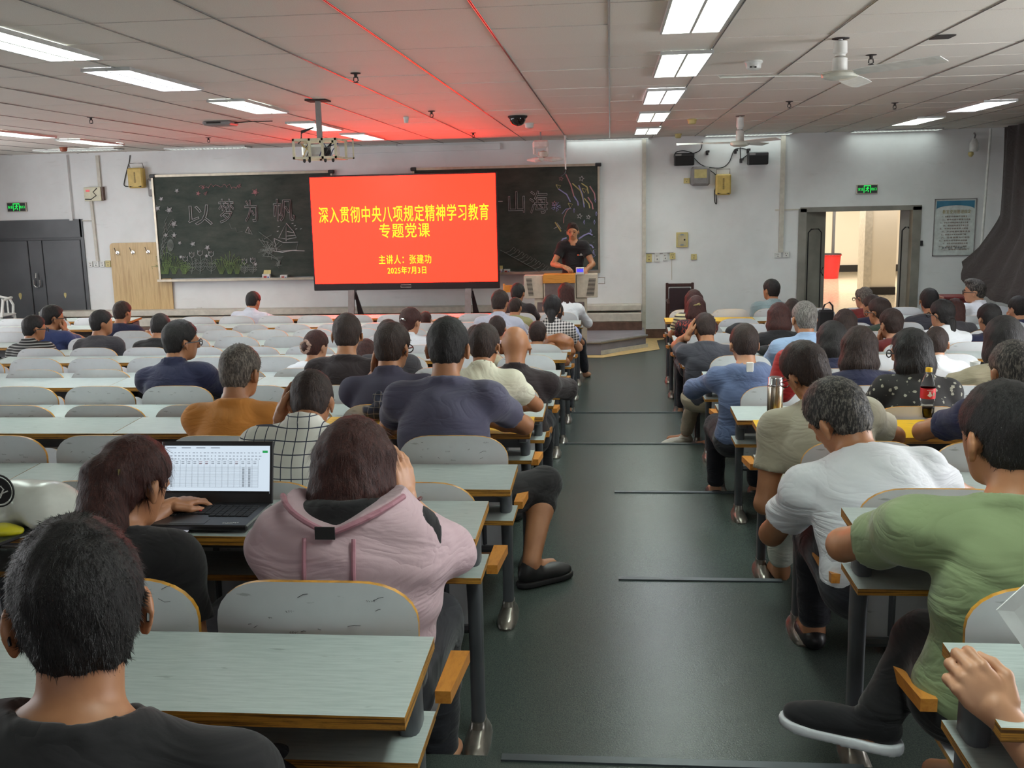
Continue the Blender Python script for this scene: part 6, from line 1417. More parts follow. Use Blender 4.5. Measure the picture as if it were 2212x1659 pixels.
for x in (-w_*0.5, -0.05, w_*0.45, w_*0.8): MB().lathe([(0, 0), (0.012, 0), (0.012, -0.02), (0.006, -0.03), (0, -0.03)], (x, 0.0, 0), 8).build('wing_nut', M['dark'], t)
for i in range(3): MB().tube([(-0.05, d_*0.5, h_+0.10), (-0.16, d_*0.5, h_+0.075-0.01*i), (-w_*0.85, d_*0.5, h_+0.02-0.01*i), (-w_*0.95, d_*0.4, h_*0.8)], 0.005, n=5).build('cable', M['black'], t)
# dome camera, detectors and sprinklers
p = at(1118, 250, 2, CZ); t = thing('dome_camera', 'dark smoked dome camera on the ceiling above the screen', 'camera', (float(p[0]), float(p[1]), CZ)); MB().lathe([(0, 0), (0.10, 0), (0.105, -0.012), (0.09, -0.03), (0, -0.03)], n=28).build('base_ring', M['blackmatte'], t, smooth=True)
M['smoked'] = flat('smoked_dome', rgb(40, 26, 24), 0.06, bump=0); MB().lathe([(0.085, -0.03), (0.082, -0.055), (0.066, -0.083), (0.038, -0.10), (0, -0.107)], n=24).build('dome', M['smoked'], t, smooth=True)
det = [((1143, 266), 'white', 'small pale smoke detector beside the dome camera', 1.0), ((1628, 131), 'white', 'round smoke detector left of the big fan', 1.05), ((1465, 289), 'cream', 'small cream smoke detector above the black speaker', 0.9), ((1495, 257), 'cream', 'flat beige ceiling disc left of the small fan', 1.0), ((137, 318), 'orange_d', 'orange smoke detector over the left door', 1.0), ((877, 253), 'white', 'tiny detector in the red glow of the ceiling', 0.5)]
M['orange_d'] = flat('detector_orange', rgb(150, 84, 60), 0.5)
for (px, py), mt, lab, sc_ in det:
    p = at(px, py, 2, CZ); t = thing('smoke_detector', lab, 'smoke detector', (float(p[0]), float(p[1]), CZ)); MB().lathe([(0, 0), (0.055*sc_, 0), (0.058*sc_, -0.012), (0.05*sc_, -0.02), (0.046*sc_, -0.05), (0.03*sc_, -0.06), (0, -0.06)], n=20).build('housing', M[mt], t, smooth=True)
    if sc_ > 1: MB().box((-0.03, -0.052, -0.05), (-0.018, -0.042, -0.04)).box((0.0, -0.056, -0.052), (0.012, -0.045, -0.042)).build('vent', M['dark'], t)
spr = [((768, 158), 'nearest ceiling sprinkler, in the red glow left of centre'), ((932, 240), 'ceiling sprinkler above the screen in the red glow'), ((1022, 287), 'small ceiling sprinkler just above the screen lamp'), ((196, 253), 'ceiling sprinkler in the upper left'), ((450, 297), 'ceiling sprinkler left of the projector cage'), ((616, 322), 'tiny ceiling sprinkler beside the projector cage'), ((1882, 118), 'ceiling sprinkler right of the big fan'), ((1705, 219), 'ceiling sprinkler between the two fans'), ((1933, 222), 'ceiling sprinkler above the doorway lamps'), ((170, 331), 'tiny ceiling sprinkler over the left door')]
for (px, py), lab in spr:
    p = at(px, py, 2, CZ); t = thing('sprinkler', lab, 'sprinkler', (float(p[0]), float(p[1]), CZ)); MB().lathe([(0, 0), (0.035, 0), (0.035, -0.004), (0.012, -0.008), (0.010, -0.03), (0, -0.03)], n=14).build('escutcheon', M['dark'], t); MB().tube([(-0.012, 0, -0.025), (-0.016, 0, -0.05), (0, 0, -0.06), (0.016, 0, -0.05), (0.012, 0, -0.025)], 0.004, n=5).lathe([(0, -0.058), (0.018, -0.06), (0.018, -0.063), (0, -0.064)], n=10).build('deflector', M['dark'], t)
p = at(476, 262, 2, CZ); t = thing('wireless_unit', 'flat grey wireless unit on the ceiling left of the projector', 'device', (float(p[0]), float(p[1]), CZ)); MB().box((-0.15, -0.13, -0.045), (0.15, 0.13, 0), bev=0.015).build('casing', M['greybox'], t); MB().box((-0.10, -0.134, -0.03), (0.05, -0.128, -0.014)).build('port_strip', M['dark'], t)
MB().tube([(0.15, 0, -0.02), (0.3, 0.0, -0.012), (0.55, 0.02, -0.012)], 0.005).build('cable', M['dark'], t)
p = at(1860, 79, 2, CZ)
p = at(2036, 79, 2, CZ); MB().box((-0.055, -0.07, -0.004), (0.055, 0.07, 0.002)).build('ceiling_hole', M['dark'], None, (float(p[0]), float(p[1]), CZ-0.002), label='small dark hole in a ceiling board at the upper right', category='hole')

M['motor'] = flat('fan_motor_glass', rgb(196, 196, 184), 0.25)
def fan(px, py_top, py_bot, W, label, ang, ctr=True, wall=False):
    """ceiling fan: canopy, rod, motor, three blades"""
    p = at(px, py_top, 2, CZ); x, y = float(p[0]), float(p[1]); zb = float(at(px, py_bot, 1, y)[2])-CZ; sc_ = W*y/F/0.255
    t = thing('ceiling_fan', label, 'fan', (x, y, CZ))
    MB().lathe([(0, 0), (0.06*sc_, 0), (0.058*sc_, -0.006), (0, -0.008)], n=20).build('ceiling_plate', M['dark'], t)
    MB().lathe([(0.012, 0), (0.012, zb)], n=12).build('down_rod', M['white'], t, smooth=True)
    MB().lathe([(0, -0.012), (0.045*sc_, -0.02), (0.048*sc_, zb*0.36), (0.036*sc_, zb*0.40), (0.036*sc_, zb*0.44), (0, zb*0.44)], n=20).build('canopy', M['white'], t, smooth=True)
    MB().lathe([(0.034*sc_, zb*0.46), (0.050*sc_, zb*0.49), (0.052*sc_, zb*0.80), (0.062*sc_, zb*0.84), (0, zb*0.84)], n=20).build('motor_neck', M['white'], t, smooth=True)
    MB().lathe([(0.03*sc_, zb*0.80), (0.115*sc_, zb*0.82), (0.128*sc_, zb*0.87), (0.118*sc_, zb*0.95), (0.07*sc_, zb*1.0), (0, zb*1.01)], n=28).build('motor', M['motor'], t, smooth=True)
    for k in range(3):
        a = ang+k*2*math.pi/3; c, s_ = math.cos(a), math.sin(a); mb = MB(); z = zb*0.84
        def pt(r, w, dz): return (c*r-s_*w, s_*r+c*w, z+dz)
        prof = [(0.11, 0.02), (0.20, 0.045), (0.30, 0.062), (0.50, 0.066), (0.66, 0.060), (0.70, 0.035)]
        vs = []
        for (r, w_) in prof: vs += [pt(r*1.0, -w_, -0.006+0.012), pt(r, w_, -0.006-0.010)]
        n0 = len(vs); vs += [(v[0], v[1], v[2]-0.004) for v in vs]
        fs = []
        for i in range(len(prof)-1): a_ = 2*i; fs += [(a_, a_+1, a_+3, a_+2), (n0+a_, n0+a_+2, n0+a_+3, n0+a_+1), (a_, a_+2, n0+a_+2, n0+a_), (a_+1, n0+a_+1, n0+a_+3, a_+3)]
        fs += [(0, n0, n0+1, 1), (n0-2, n0-1, 2*n0-1, 2*n0-2)]
        mb.add(vs, fs); mb.build('blade', M['white'], t)
    return t
fan(1816, 82, 172, 75, 'big white ceiling fan in the upper right, nearest to the camera', math.radians(186))
fan(1599, 250, 317, 41, 'small white ceiling fan above the right wall speakers, farther away', math.radians(178))
# wall fan lit by the screen and the white rod
p = at(1168, 303, 1, 13.6); t = thing('wall_fan', 'white fan bracket glowing red above the right blackboard', 'fan', (float(p[0]), 13.6, float(p[2])))
MB().box((-0.10, -0.05, -0.10), (0.10, 0.05, 0.0), bev=0.02).build('mount', M['white'], t); MB().tube([(-0.09, -0.01, -0.03), (-0.085, -0.02, -0.17), (0.0, -0.04, -0.22), (0.085, -0.02, -0.17), (0.09, -0.01, -0.03)], 0.018).build('yoke', M['white'], t); MB().lathe([(0, -0.06), (0.06, -0.04), (0.07, 0.02), (0, 0.04)], (0.03, 0, -0.17), 18).build('motor', M['motor'], t, smooth=True)
for k in range(3):
    a = math.radians(20+k*120); MB().tube([(0.03, -0.06, -0.24), (0.03+0.12*math.cos(a), -0.07+0.1*math.sin(a), -0.25), (0.03+0.28*math.cos(a), -0.06+0.2*math.sin(a), -0.245)], 0.01, n=8, radii=[0.012, 0.035, 0.012]).build('blade', M['white'], t).scale = (1, 1, 1)
MB().box((-0.01, -0.01, 0), (0.01, 0.01, CZ-float(p[2]))).build('drop_pole', M['greybox'], t)
p = at(1221, 303, 1, 14.5); q_ = at(1219, 376, 1, 14.5); t = thing('microphone_rod', 'slim white rod with a black microphone hanging before the blackboard', 'microphone', (float(p[0]), 14.5, CZ))
MB().lathe([(0.016, 0), (0.016, -0.30), (0.011, -0.31), (0.011, float(q_[2])-CZ+0.05)], n=12).build('rod', M['white'], t); MB().tube([(0, 0, float(q_[2])-CZ+0.06), (-0.02, -0.02, float(q_[2])-CZ), (-0.07, -0.03, float(q_[2])-CZ-0.03)], 0.014).build('microphone', M['black'], t); MB().tube([(0, 0, float(q_[2])-CZ+0.05), (0.05, 0, float(q_[2])-CZ+0.08), (-0.04, 0, float(q_[2])-CZ+0.0)], 0.006).build('cable', M['black'], t)

# ------------------------------------------------------------------ furniture at the front and along the walls
# dark leather chair
cyc = 15.0; a = at(1441, 611, 1, cyc); b = at(1496, 611, 1, cyc); t = thing('leather_chair', 'dark brown wooden armchair with a padded leather back against the wall', 'chair', ((a[0]+b[0])/2, cyc, 0)); w_ = (b[0]-a[0])/2; h_ = float(a[2]); M['darkwood'] = mk_wood('dark_wood', rgb(46, 24, 22), rgb(66, 36, 30)); M['leather'] = flat('dark_leather', rgb(50, 32, 36), 0.35)
for sx in (-1, 1): MB().box((sx*w_-0.02, -0.02, 0), (sx*w_+0.02, 0.02, h_), bev=0.006).build('post', M['darkwood'], t); MB().tube([(sx*w_, 0, 0.62), (sx*w_, -0.3, 0.66), (sx*w_, -0.36, 0.6)], 0.02).build('arm', M['darkwood'], t); MB().box((sx*w_-0.018, -0.4, 0), (sx*w_+0.018, -0.36, 0.62)).build('leg', M['darkwood'], t)
MB().box((-w_, -0.015, h_-0.06), (w_, 0.015, h_-0.01), bev=0.01).build('top_rail', M['darkwood'], t); MB().box((-w_+0.025, -0.035, h_-0.42), (w_-0.025, 0.01, h_-0.07), bev=0.015).build('back_pad', M['leather'], t); MB().box((-w_, -0.42, 0.40), (w_, 0.0, 0.50), bev=0.03).build('seat', M['leather'], t)
# white plastic garden chair at the left door
cyc = 14.6; a = at(8, 641, 1, cyc); t = thing('plastic_chair', 'white plastic armchair in front of the dark left door', 'chair', (float(a[0])-0.05, cyc, 0.17)); hh_ = float(a[2])-0.17
arc = [(-0.24+0.02, -0.02, hh_-0.14), (-0.16, 0, hh_-0.02), (0, 0, hh_), (0.14, 0, hh_-0.03), (0.20, -0.02, hh_-0.12), (0.19, -0.04, hh_-0.3), (0.21, -0.05, 0.42)]
MB().tube(arc, 0.02, radii=[.02]*7).build('back_frame', M['white'], t); 
for k in range(4): x = -0.14+0.08*k; MB().box((x-0.012, -0.01, 0.42), (x+0.012, 0.005, hh_-0.03), bev=0.003).build('back_slat', M['white'], t)
MB().tube([(0.19, -0.03, 0.66), (0.25, -0.15, 0.67), (0.25, -0.35, 0.64), (0.23, -0.4, 0.4)], 0.022).build('arm', M['white'], t); MB().box((-0.23, -0.42, 0.40), (0.23, 0.0, 0.43), bev=0.012).build('seat', M['white'], t)
for (x, y) in ((-0.2, -0.38), (0.21, -0.38), (-0.2, -0.02), (0.2, -0.02)): MB().tube([(x, y, 0.4), (x*1.15, y, 0)], 0.022).build('leg', M['white'], t)
# red bucket in the corridor
byk = 26.6; a = at(1770, 550, 1, byk); b = at(1817, 550, 1, byk); zb = float(a[2]); t = thing('bucket', 'red plastic bin with a black liner standing in the corridor', 'bin', ((a[0]+b[0])/2, byk, 0)); r = (b[0]-a[0])/2
M['redplastic'] = flat('red_plastic', rgb(206, 36, 40), 0.35); MB().lathe([(0, 0), (r*0.78, 0), (r*0.80, 0.02), (r*0.98, zb), (r*1.04, zb), (r*1.04, zb-0.03), (r*0.97, zb-0.03)], n=28).build('body', M['redplastic'], t, smooth=True); MB().lathe([(r*1.05, zb-0.02), (r*1.0, zb+0.02), (r*0.9, zb-0.01), (r*0.7, zb-0.06), (0, zb-0.1)], n=22).build('bin_liner', M['blackmatte'], t)
# small red table at the right
a = at(2066, 638, 1, 13.6); t = thing('side_table', 'small dark red table beside the man in white shirt', 'table', (float(a[0]), 13.6, 0)); MB().box((-0.22, -0.2, float(a[2])-0.03), (0.24, 0.2, float(a[2])), bev=0.006).build('tabletop', flat('maroon_paint', rgb(110, 36, 38), 0.4), t); MB().box((-0.2, -0.17, float(a[2])-0.2), (0.2, 0.17, float(a[2])-0.03)).build('drawer_box', flat('maroon_paint', rgb(110, 36, 38), 0.4), t)
for x in (-0.19, 0.2):
    for y in (-0.16, 0.16): MB().box((x-0.02, y-0.02, 0), (x+0.02, y+0.02, float(a[2])-0.2)).build('leg', M['darkwood'], t)
# curtain bunched along the right wall
M['curtain'] = cloth('curtain_cloth', rgb(62, 54, 54), 0.9)
nu, nv = 90, 26; vs = []; 
for j in range(nv+1):
    v = j/nv
    for i in range(nu+1):
        u = i/nu; y = 14.95-u*8.6; top_z = 2.95
        low = np.interp(u, [0, 0.02, 0.05, 0.12, 0.3, 1.0], [1.02, 0.92, 0.80, 0.66, 0.6, 0.55]); z = top_z+(low-top_z)*v
        fold = 0.035*math.sin(u*150+0.8*math.sin(v*3))+0.015*math.sin(u*63+2)
        bul = 0.40*max(0, (v-0.62)/0.38)**1.2*math.exp(-((u-0.03)/0.10)**2) + 0.20*max(0, (v-0.6)/0.4)*math.exp(-((u-0.25)/0.3)**2)
        zz = z+0.10*math.exp(-((u-0.0)/0.03)**2)*max(0, (v-0.85)/0.15)
        vs.append((5.38-bul+fold*(1-0.4*v), y, zz))
fs = [(j*(nu+1)+i, j*(nu+1)+i+1, (j+1)*(nu+1)+i+1, (j+1)*(nu+1)+i) for j in range(nv) for i in range(nu)]
n0 = len(vs); vs += [(x+0.012, y, z) for x, y, z in vs]; fs += [tuple(n0+i for i in reversed(f)) for f in fs]
mb = MB(); mb.add(vs, fs); c_ = mb.build('curtain', M['curtain'], None, smooth=True, label='dark blackout curtain draped along the right wall, its hem lifted to a point', category='curtain')
a = wx(2156, 290, 15.3); MB().tube([(5.30, 15.2, 2.95), (5.28, 15.25, 0.9)], 0.018).build('wall_pipe', M['white'], None, label='slim white vertical pipe beside the curtain', category='pipe')
t = thing('radiator', 'cream ribbed radiator under the curtain at the right', 'radiator', (5.42, 13.9, 0.1))
for i in range(22): MB().box((-0.07, -i*0.085-0.06, 0), (0.07, -i*0.085, 0.55), bev=0.02).build('radiator_section', M['cream' if False else 'conduit'], t)
MB().tube([(0, 0.05, 0.5), (0, 0.25, 0.5), (0, 0.3, 0.62), (-0.02, 0.3, 0.72)], 0.02).build('valve_pipe', M['conduit'], t)
MB().box((5.30, 9.0, 0.78), (5.62, 14.9, 0.84)).build('trim_11', M['conduit'], kind='structure')

# ------------------------------------------------------------------ things on the desks
def on_desk(px, py, row, block):
    """point on a desk top shown at a pixel"""
    Ys = LY if block == 'L' else RY; z = TZ[row-1]
    p = at(px, py, 2, z); return float(p[0]), float(p[1]), z-max(0, TILT*(Ys[row-1]-p[1])/DEPTH)
# laptop
X, Y, Z = on_desk(455, 1112, 2, 'L')
hz = Y+0.075; t = thing('laptop', 'open black laptop showing a spreadsheet, in front of the ponytailed woman', 'laptop', (X, hz, Z+0.004))
a = at(357, 946, 1, hz+0.07); b = at(596, 946, 1, hz+0.07); lw = (b[0]-a[0]); lcx = (a[0]+b[0])/2; t.location.x = float(lcx)
lw = float(lw); hw = lw/2; lh = float(a[2])-Z-0.02; dp = 0.215
MB().box((-hw, -dp, 0), (hw, 0.0, 0.016), bev=0.004).build('base', M['black'], t)
kb = MB(); 
for r_ in range(6):
    for c_ in range(15):
        kw = (lw-0.05)/15; x0 = -hw+0.025+c_*kw; y0 = -0.030-r_*0.0175
        if r_ == 5 and 4 <= c_ <= 8: continue
        kb.box((x0+0.0012, y0-0.0155, 0.0162), (x0+kw-0.0012, y0, 0.0185))
kb.build('keys', M['blackmatte'], t, kind='stuff')
MB().box((-0.055, -dp+0.012, 0.0155), (0.045, -dp+0.058, 0.0168)).build('trackpad', M['greybox'] if False else M['black'], t); MB().lathe([(0, 0.021), (0.004, 0.021), (0.004, 0.017)], (-0.01, -0.09, 0), 10).build('pointing_stick', flat('red_dot', rgb(180, 30, 30), 0.4), t)
put_text('palm_rest_lettering', 'ThinkPad', t, (hw-0.055, -dp+0.022, 0.0165), 0.045, 0.010, M['white'], rot=(0, 0, 0), ext=0.0002).rotation_euler = (0, 0, math.radians(12))
lid = thing('lid', '', ''); del lid['label']; del lid['category']; lid.parent = t; lid.location = (0, 0.004, 0.012); lid.rotation_euler = (math.radians(-13), 0, 0)
lid.name = 'lid_hinge'
def lidp(name, lo_, hi_, mat, bev=0): return MB().box(lo_, hi_, bev=bev).build(name, mat, lid)
lh = lh/math.cos(math.radians(13))
lidp('lid_shell', (-hw, 0, 0.0), (hw, 0.007, lh), M['black'], 0.003)
q = NT('lcd_white'); q.base((0.1, 0.1, 0.1, 1)); q.b.inputs['Emission Color'].default_value = (0.60, 0.70, 0.80, 1); q.b.inputs['Emission Strength'].default_value = 0.85
sx_, s0, s1 = hw-0.010, 0.030, lh-0.014
lidp('lcd', (-sx_, -0.0012, s0), (sx_, -0.0002, s1), q.m)
lcdtext = flat('lcd_ink', rgb(70, 80, 100), 0.6, bump=0); lcdgrid = flat('lcd_grid', rgb(120, 130, 145), 0.6, bump=0); lcdgreen = flat('lcd_green', rgb(40, 140, 80), 0.6, emit=(0.02, 0.4, 0.1, 1), estr=0.5); lcdred = flat('lcd_red', rgb(190, 60, 60), 0.6, bump=0)
yy0, yy1 = -0.0019, -0.0013; Hh = s1-s0
g = MB(); gx0, gx1 = -sx_+0.012, sx_-0.035; gz1 = s0+Hh*0.70; gz0 = s0+Hh*0.13
for i in range(16): x = gx0+(gx1-gx0)*i/15; g.box((x-0.0002, yy0, gz0), (x+0.0002, yy1, gz1))
for i in range(19): z = gz0+(gz1-gz0-0.018)*i/18; g.box((gx0, yy0, z-0.0002), (gx1, yy1, z+0.0002))
g.box((gx0, yy0, gz1-0.0002), (gx1, yy1, gz1+0.0002)); g.build('sheet_grid', lcdgrid, lid, kind='stuff')
g = MB(); rr = random.Random(3)
for i in range(15):
    for k in range(2): x = gx0+(gx1-gx0)*(i+0.2)/15; g.box((x, yy0, gz1-0.006-k*0.005), (x+0.009, yy1, gz1-0.0045-k*0.005))
for i in range(17):
    z = gz0+(gz1-gz0-0.018)*(i+0.35)/18
    for c_ in (0, 12, 13): x = gx0+(gx1-gx0)*(c_+0.35)/15; g.box((x, yy0, z), (x+0.007, yy1, z+0.0013))
for r_ in range(3):
    for i in range(26): x = -sx_+0.008+i*(2*sx_-0.03)/26; L_r = 0.003+rr.random()*0.005; g.box((x, yy0, s1-0.022-r_*0.009), (x+L_r, yy1, s1-0.0205-r_*0.009))
for i in range(4): x = -sx_+0.008+i*0.045; g.box((x, yy0, s1-0.007), (x+0.028, yy1, s1-0.0055))
g.build('screen_lettering', lcdtext, lid, kind='stuff')
g = MB()
for i in (5, 6, 11): x = gx0+(gx1-gx0)*(i+0.15)/15; g.box((x, yy0-0.0001, gz1-0.006), (x+0.010, yy1, gz1-0.0045)); g.box((x, yy0-0.0001, gz1-0.012), (x+0.008, yy1, gz1-0.0105))
g.build('red_headings', lcdred, lid, kind='stuff'); lidp('share_button', (sx_-0.022, yy0, s1-0.021), (sx_-0.006, yy1, s1-0.014), lcdgreen)
lidp('taskbar', (-sx_, yy0-0.0002, s0), (sx_, yy1, s0+0.007), M['blackmatte'])
# phone beside the laptop, in her hand
X, Y, Z = on_desk(366, 1152, 2, 'L'); Y -= 0.06; Z -= 0.025; t = thing('smartphone', 'phone with a lit white screen at the desk edge below the laptop', 'phone', (X, Y+0.03, Z+0.02), rot=(math.radians(6), 0, math.radians(-8))); MB().box((-0.036, -0.07, 0), (0.036, 0.07, 0.008), bev=0.003).build('casing', M['black'], t); MB().box((-0.033, -0.067, 0.008), (0.033, 0.067, 0.0086)).build('phone_screen', flat('phone_white', rgb(220, 220, 235), 0.2, emit=(0.8, 0.8, 0.9, 1), estr=0.4), t); MB().lathe([(0, 0.0092), (0.004, 0.009), (0.004, 0.008)], (-0.02, 0.058, 0), 8).build('camera_dot', M['black'], t)

# crumpled soft things: a field blob with folds
def blob(name, label, cat, parts, mat, res=0.006, wr=0.006, f=2.0, seed=1, partname='fabric_body', loc=None, clip=None):
    lo = np.min([np.array(p[0])-np.max(p[1]) for p in parts], 0)-0.03; hi = np.max([np.array(p[0])+np.max(p[1]) for p in parts], 0)+0.03
    Fq = Field(lo, hi, res)
    for c_, r_ in parts: Fq.ell(c_, r_, None, 0.03)
    Fq.wrinkle(wr, f, seed)
    if clip is not None: X_, Y_, Z_ = Fq.coords([0, 0, 0], Fq.n); Fq.D = np.maximum(Fq.D, (clip-Z_).astype(np.float32))
    V, Q = Fq.mesh(); O_ = np.array(loc if loc is not None else parts[0][0]); t = thing(name, label, cat, tuple(O_)); link(partname, np_mesh(partname, V-O_, Q, [mat]), t); return t
# white plastic bag, far left
X, Y, Z = on_desk(60, 1125, 2, 'L'); M['bag'] = flat('milky_plastic', rgb(206, 208, 200), 0.25, var=0.05); M['bag2'] = flat('yellow_packet', rgb(206, 196, 40), 0.35)
t = blob('plastic_bag', 'large white plastic carrier bag with a round black logo at the left edge', 'bag', [((X, Y+0.02, Z+0.05), (0.17, 0.10, 0.065)), ((X+0.10, Y-0.0, Z+0.03), (0.09, 0.10, 0.04)), ((X-0.12, Y+0.02, Z+0.06), (0.12, 0.10, 0.07))], M['bag'], 0.006, 0.010, 0.8, 3, 'bag_film', clip=Z+0.001)
lg_ = at(-4, 1060, 1, Y-0.11)
mb = MB(); mb.lathe([(0, -0.002), (0.038, -0.002), (0.038, 0.002), (0, 0.002)], (0, 0, 0), 28, axis='y'); o = mb.build('round_logo', M['blackmatte'], t, (float(lg_[0])-t.location.x, float(lg_[1])-t.location.y, float(lg_[2])-t.location.z)); 
mb = MB(); mb.lathe([(0.043, -0.002), (0.047, -0.002), (0.047, 0.002), (0.043, 0.002)], (0, 0, 0), 28, axis='y'); mb.build('logo_ring', M['blackmatte'], t, tuple(o.location))
mb = MB(); mb.tube([(0.005, -0.003, -0.02), (0.018, -0.003, 0.005), (0.01, -0.003, 0.014)], 0.0025, n=5); mb.tube([(0.0, -0.003, -0.012), (0.03, -0.003, 0.0)], 0.002, n=5); mb.build('logo_mark', M['white'], t, tuple(o.location))
blob('snack_packet', 'yellow packet under the white plastic bag', 'packet', [((X+0.0, Y-0.115, Z+0.018), (0.055, 0.03, 0.016))], M['bag2'], 0.004, 0.003, 2.0, 5, 'wrapper', clip=Z)
X, Y, Z = on_desk(120, 1125, 2, 'L'); t = thing('paper_sheet', 'printed paper sheet lying right of the plastic bag', 'paper', (X, Y, Z+0.002), rot=(0, 0, 0.3)); MB().box((-0.09, -0.12, 0), (0.09, 0.12, 0.001)).build('sheet', flat('paper_white', rgb(206, 208, 206), 0.6), t)
g = MB(); 
for i in range(12): g.box((-0.07, -0.1+i*0.017, 0.001), (0.05+0.02*math.sin(i*3), -0.1+i*0.017+0.004, 0.0014))
g.build('printed_lines', M['greybox'], t, kind='stuff')
X, Y, Z = on_desk(22, 1150, 2, 'L'); t = thing('tablet', 'dark tablet lying at the left edge in front of the bag', 'tablet', (X, Y, Z+0.003), rot=(0, 0, -0.3)); MB().box((-0.05, -0.09, 0), (0.05, 0.09, 0.009), bev=0.003).build('casing', M['black'], t); MB().box((-0.046, -0.084, 0.009), (0.046, 0.084, 0.0096)).build('glass', flat('tablet_glass', rgb(50, 60, 62), 0.1), t)
# steel flask
X, Y, Z = on_desk(1674, 905, 4, 'R'); t = thing('thermos_flask', 'tall brushed steel flask standing on the yellow right desk', 'bottle', (X, Y+0.01, Z)); r = 33*Y/F/2; hz_ = float(at(1674, 815, 1, Y)[2])-Z
MB().lathe([(0, 0), (r*0.94, 0), (r, 0.006), (r, hz_*0.77), (r*0.97, hz_*0.785), (0, hz_*0.785)], n=36).build('flask_body', M['steel'], t, smooth=True); MB().lathe([(0, hz_*0.785), (r*0.90, hz_*0.785), (r*0.90, hz_*0.80), (r*0.99, hz_*0.81), (r*0.99, hz_*0.835), (r*0.96, hz_*0.845), (r*0.96, hz_*0.98), (r*0.90, hz_), (0, hz_)], n=36).build('flask_lid', M['chrome'], t, smooth=True)
# cola bottle
X, Y, Z = on_desk(2003, 903, 4, 'R'); t = thing('soda_bottle', 'clear plastic soda bottle with red label, yellow cap and dark cola left', 'bottle', (X, Y+0.01, Z)); s_ = (float(at(2003, 795, 1, Y)[2])-Z)/0.222
q = NT('clear_pet'); q.base((1, 1, 1, 1)); q.b.inputs['Transmission Weight'].default_value = 1.0; q.b.inputs['IOR'].default_value = 1.12; q.rough(0.05); M['pet'] = q.m
MB().lathe([(0, 0.004), (0.020*s_, 0.0), (0.028*s_, 0.006), (0.031*s_, 0.03*s_), (0.031*s_, 0.052*s_), (0.0265*s_, 0.062*s_), (0.030*s_, 0.078*s_), (0.0315*s_, 0.088*s_), (0.0315*s_, 0.135*s_), (0.030*s_, 0.150*s_), (0.022*s_, 0.178*s_), (0.014*s_, 0.196*s_), (0.0125*s_, 0.206*s_), (0.0125*s_, 0.212*s_)], n=32).build('bottle_body', M['pet'], t, smooth=True)
MB().lathe([(0, 0.003), (0.0275*s_, 0.007), (0.0303*s_, 0.03*s_), (0.0303*s_, 0.045*s_), (0, 0.045*s_)], n=28).build('cola', flat('cola_liquid', rgb(34, 18, 14), 0.1, bump=0), t, smooth=True)
MB().lathe([(0.0319*s_, 0.088*s_), (0.0321*s_, 0.09*s_), (0.0321*s_, 0.132*s_), (0.0319*s_, 0.134*s_)], n=32).build('label_band', flat('label_red', rgb(196, 36, 48), 0.35), t, smooth=True)
MB().lathe([(0, 0.222*s_), (0.0135*s_, 0.222*s_), (0.0142*s_, 0.219*s_), (0.0142*s_, 0.204*s_), (0, 0.204*s_)], n=24).build('cap', flat('cap_yellow', rgb(222, 178, 28), 0.4), t, smooth=True)
g = MB(); zc = 0.11*s_; g.prism([(-0.012, zc-0.006), (-0.004, zc+0.004), (-0.006, zc+0.014), (0.0, zc+0.010), (0.004, zc+0.016), (0.004, zc+0.004), (0.010, zc-0.006), (0.0, zc-0.014)], -0.0335*s_, -0.0322*s_); g.build('label_emblem', M['white'], t)
g = MB(); g.box((0.013, -0.0308*s_, zc-0.008), (0.020, -0.029*s_, zc+0.006)); g.box((-0.014, -0.0325*s_, zc+0.017), (0.012, -0.0318*s_, zc+0.019)); g.build('label_marks', M['white'], t)
# blue plush-like scarf on the yellow desk, left
M['tartan'] = pattern('dark_tartan', 'windowpane', rgb(30, 32, 50), rgb(110, 102, 96), 0.8)
X, Y, Z = on_desk(825, 905, 4, 'L')
t = blob('scarf_bag', 'crumpled navy tartan cloth bag on the yellow left desk', 'bag', [((X, Y, Z+0.035), (0.085, 0.05, 0.04)), ((X+0.03, Y, Z+0.05), (0.05, 0.045, 0.045)), ((X-0.06, Y, Z+0.04), (0.04, 0.03, 0.022)), ((X-0.015, Y+0.01, Z+0.10), (0.028, 0.022, 0.045)), ((X+0.075, Y, Z+0.03), (0.03, 0.03, 0.03))], M['tartan'], 0.005, 0.008, 1.5, 9, 'cloth', clip=Z)
MB().tube([(0.03, -0.05, -0.02), (0.035, -0.08, -0.05), (0.034, -0.085, -0.11)], 0.005, n=6).build('strap', M['greybox'], t)
# red backpack in front of the beige-shirted man
M['redbag'] = cloth('red_bag_cloth', rgb(160, 34, 34), 0.6)
byy = RY[4]-0.45; p = at(1695, 790, 1, byy); t = blob('red_backpack', 'red backpack with white lettering behind the steel flask', 'bag', [((float(p[0]), byy, float(p[2])+0.0), (0.062, 0.05, 0.085)), ((float(p[0])-0.01, byy, float(p[2])-0.10), (0.07, 0.055, 0.09))], M['redbag'], 0.007, 0.004, 1.0, 2, 'bag_body')
for i, (s2, dz_) in enumerate((('Silver', -0.075), ('2024.1', -0.095))): put_text('bag_lettering', ('Silver', 'JAZZ')[i], t, (-0.03, -0.062, dz_-0.01), 0.045, 0.010, M['white'], ext=0.0006)
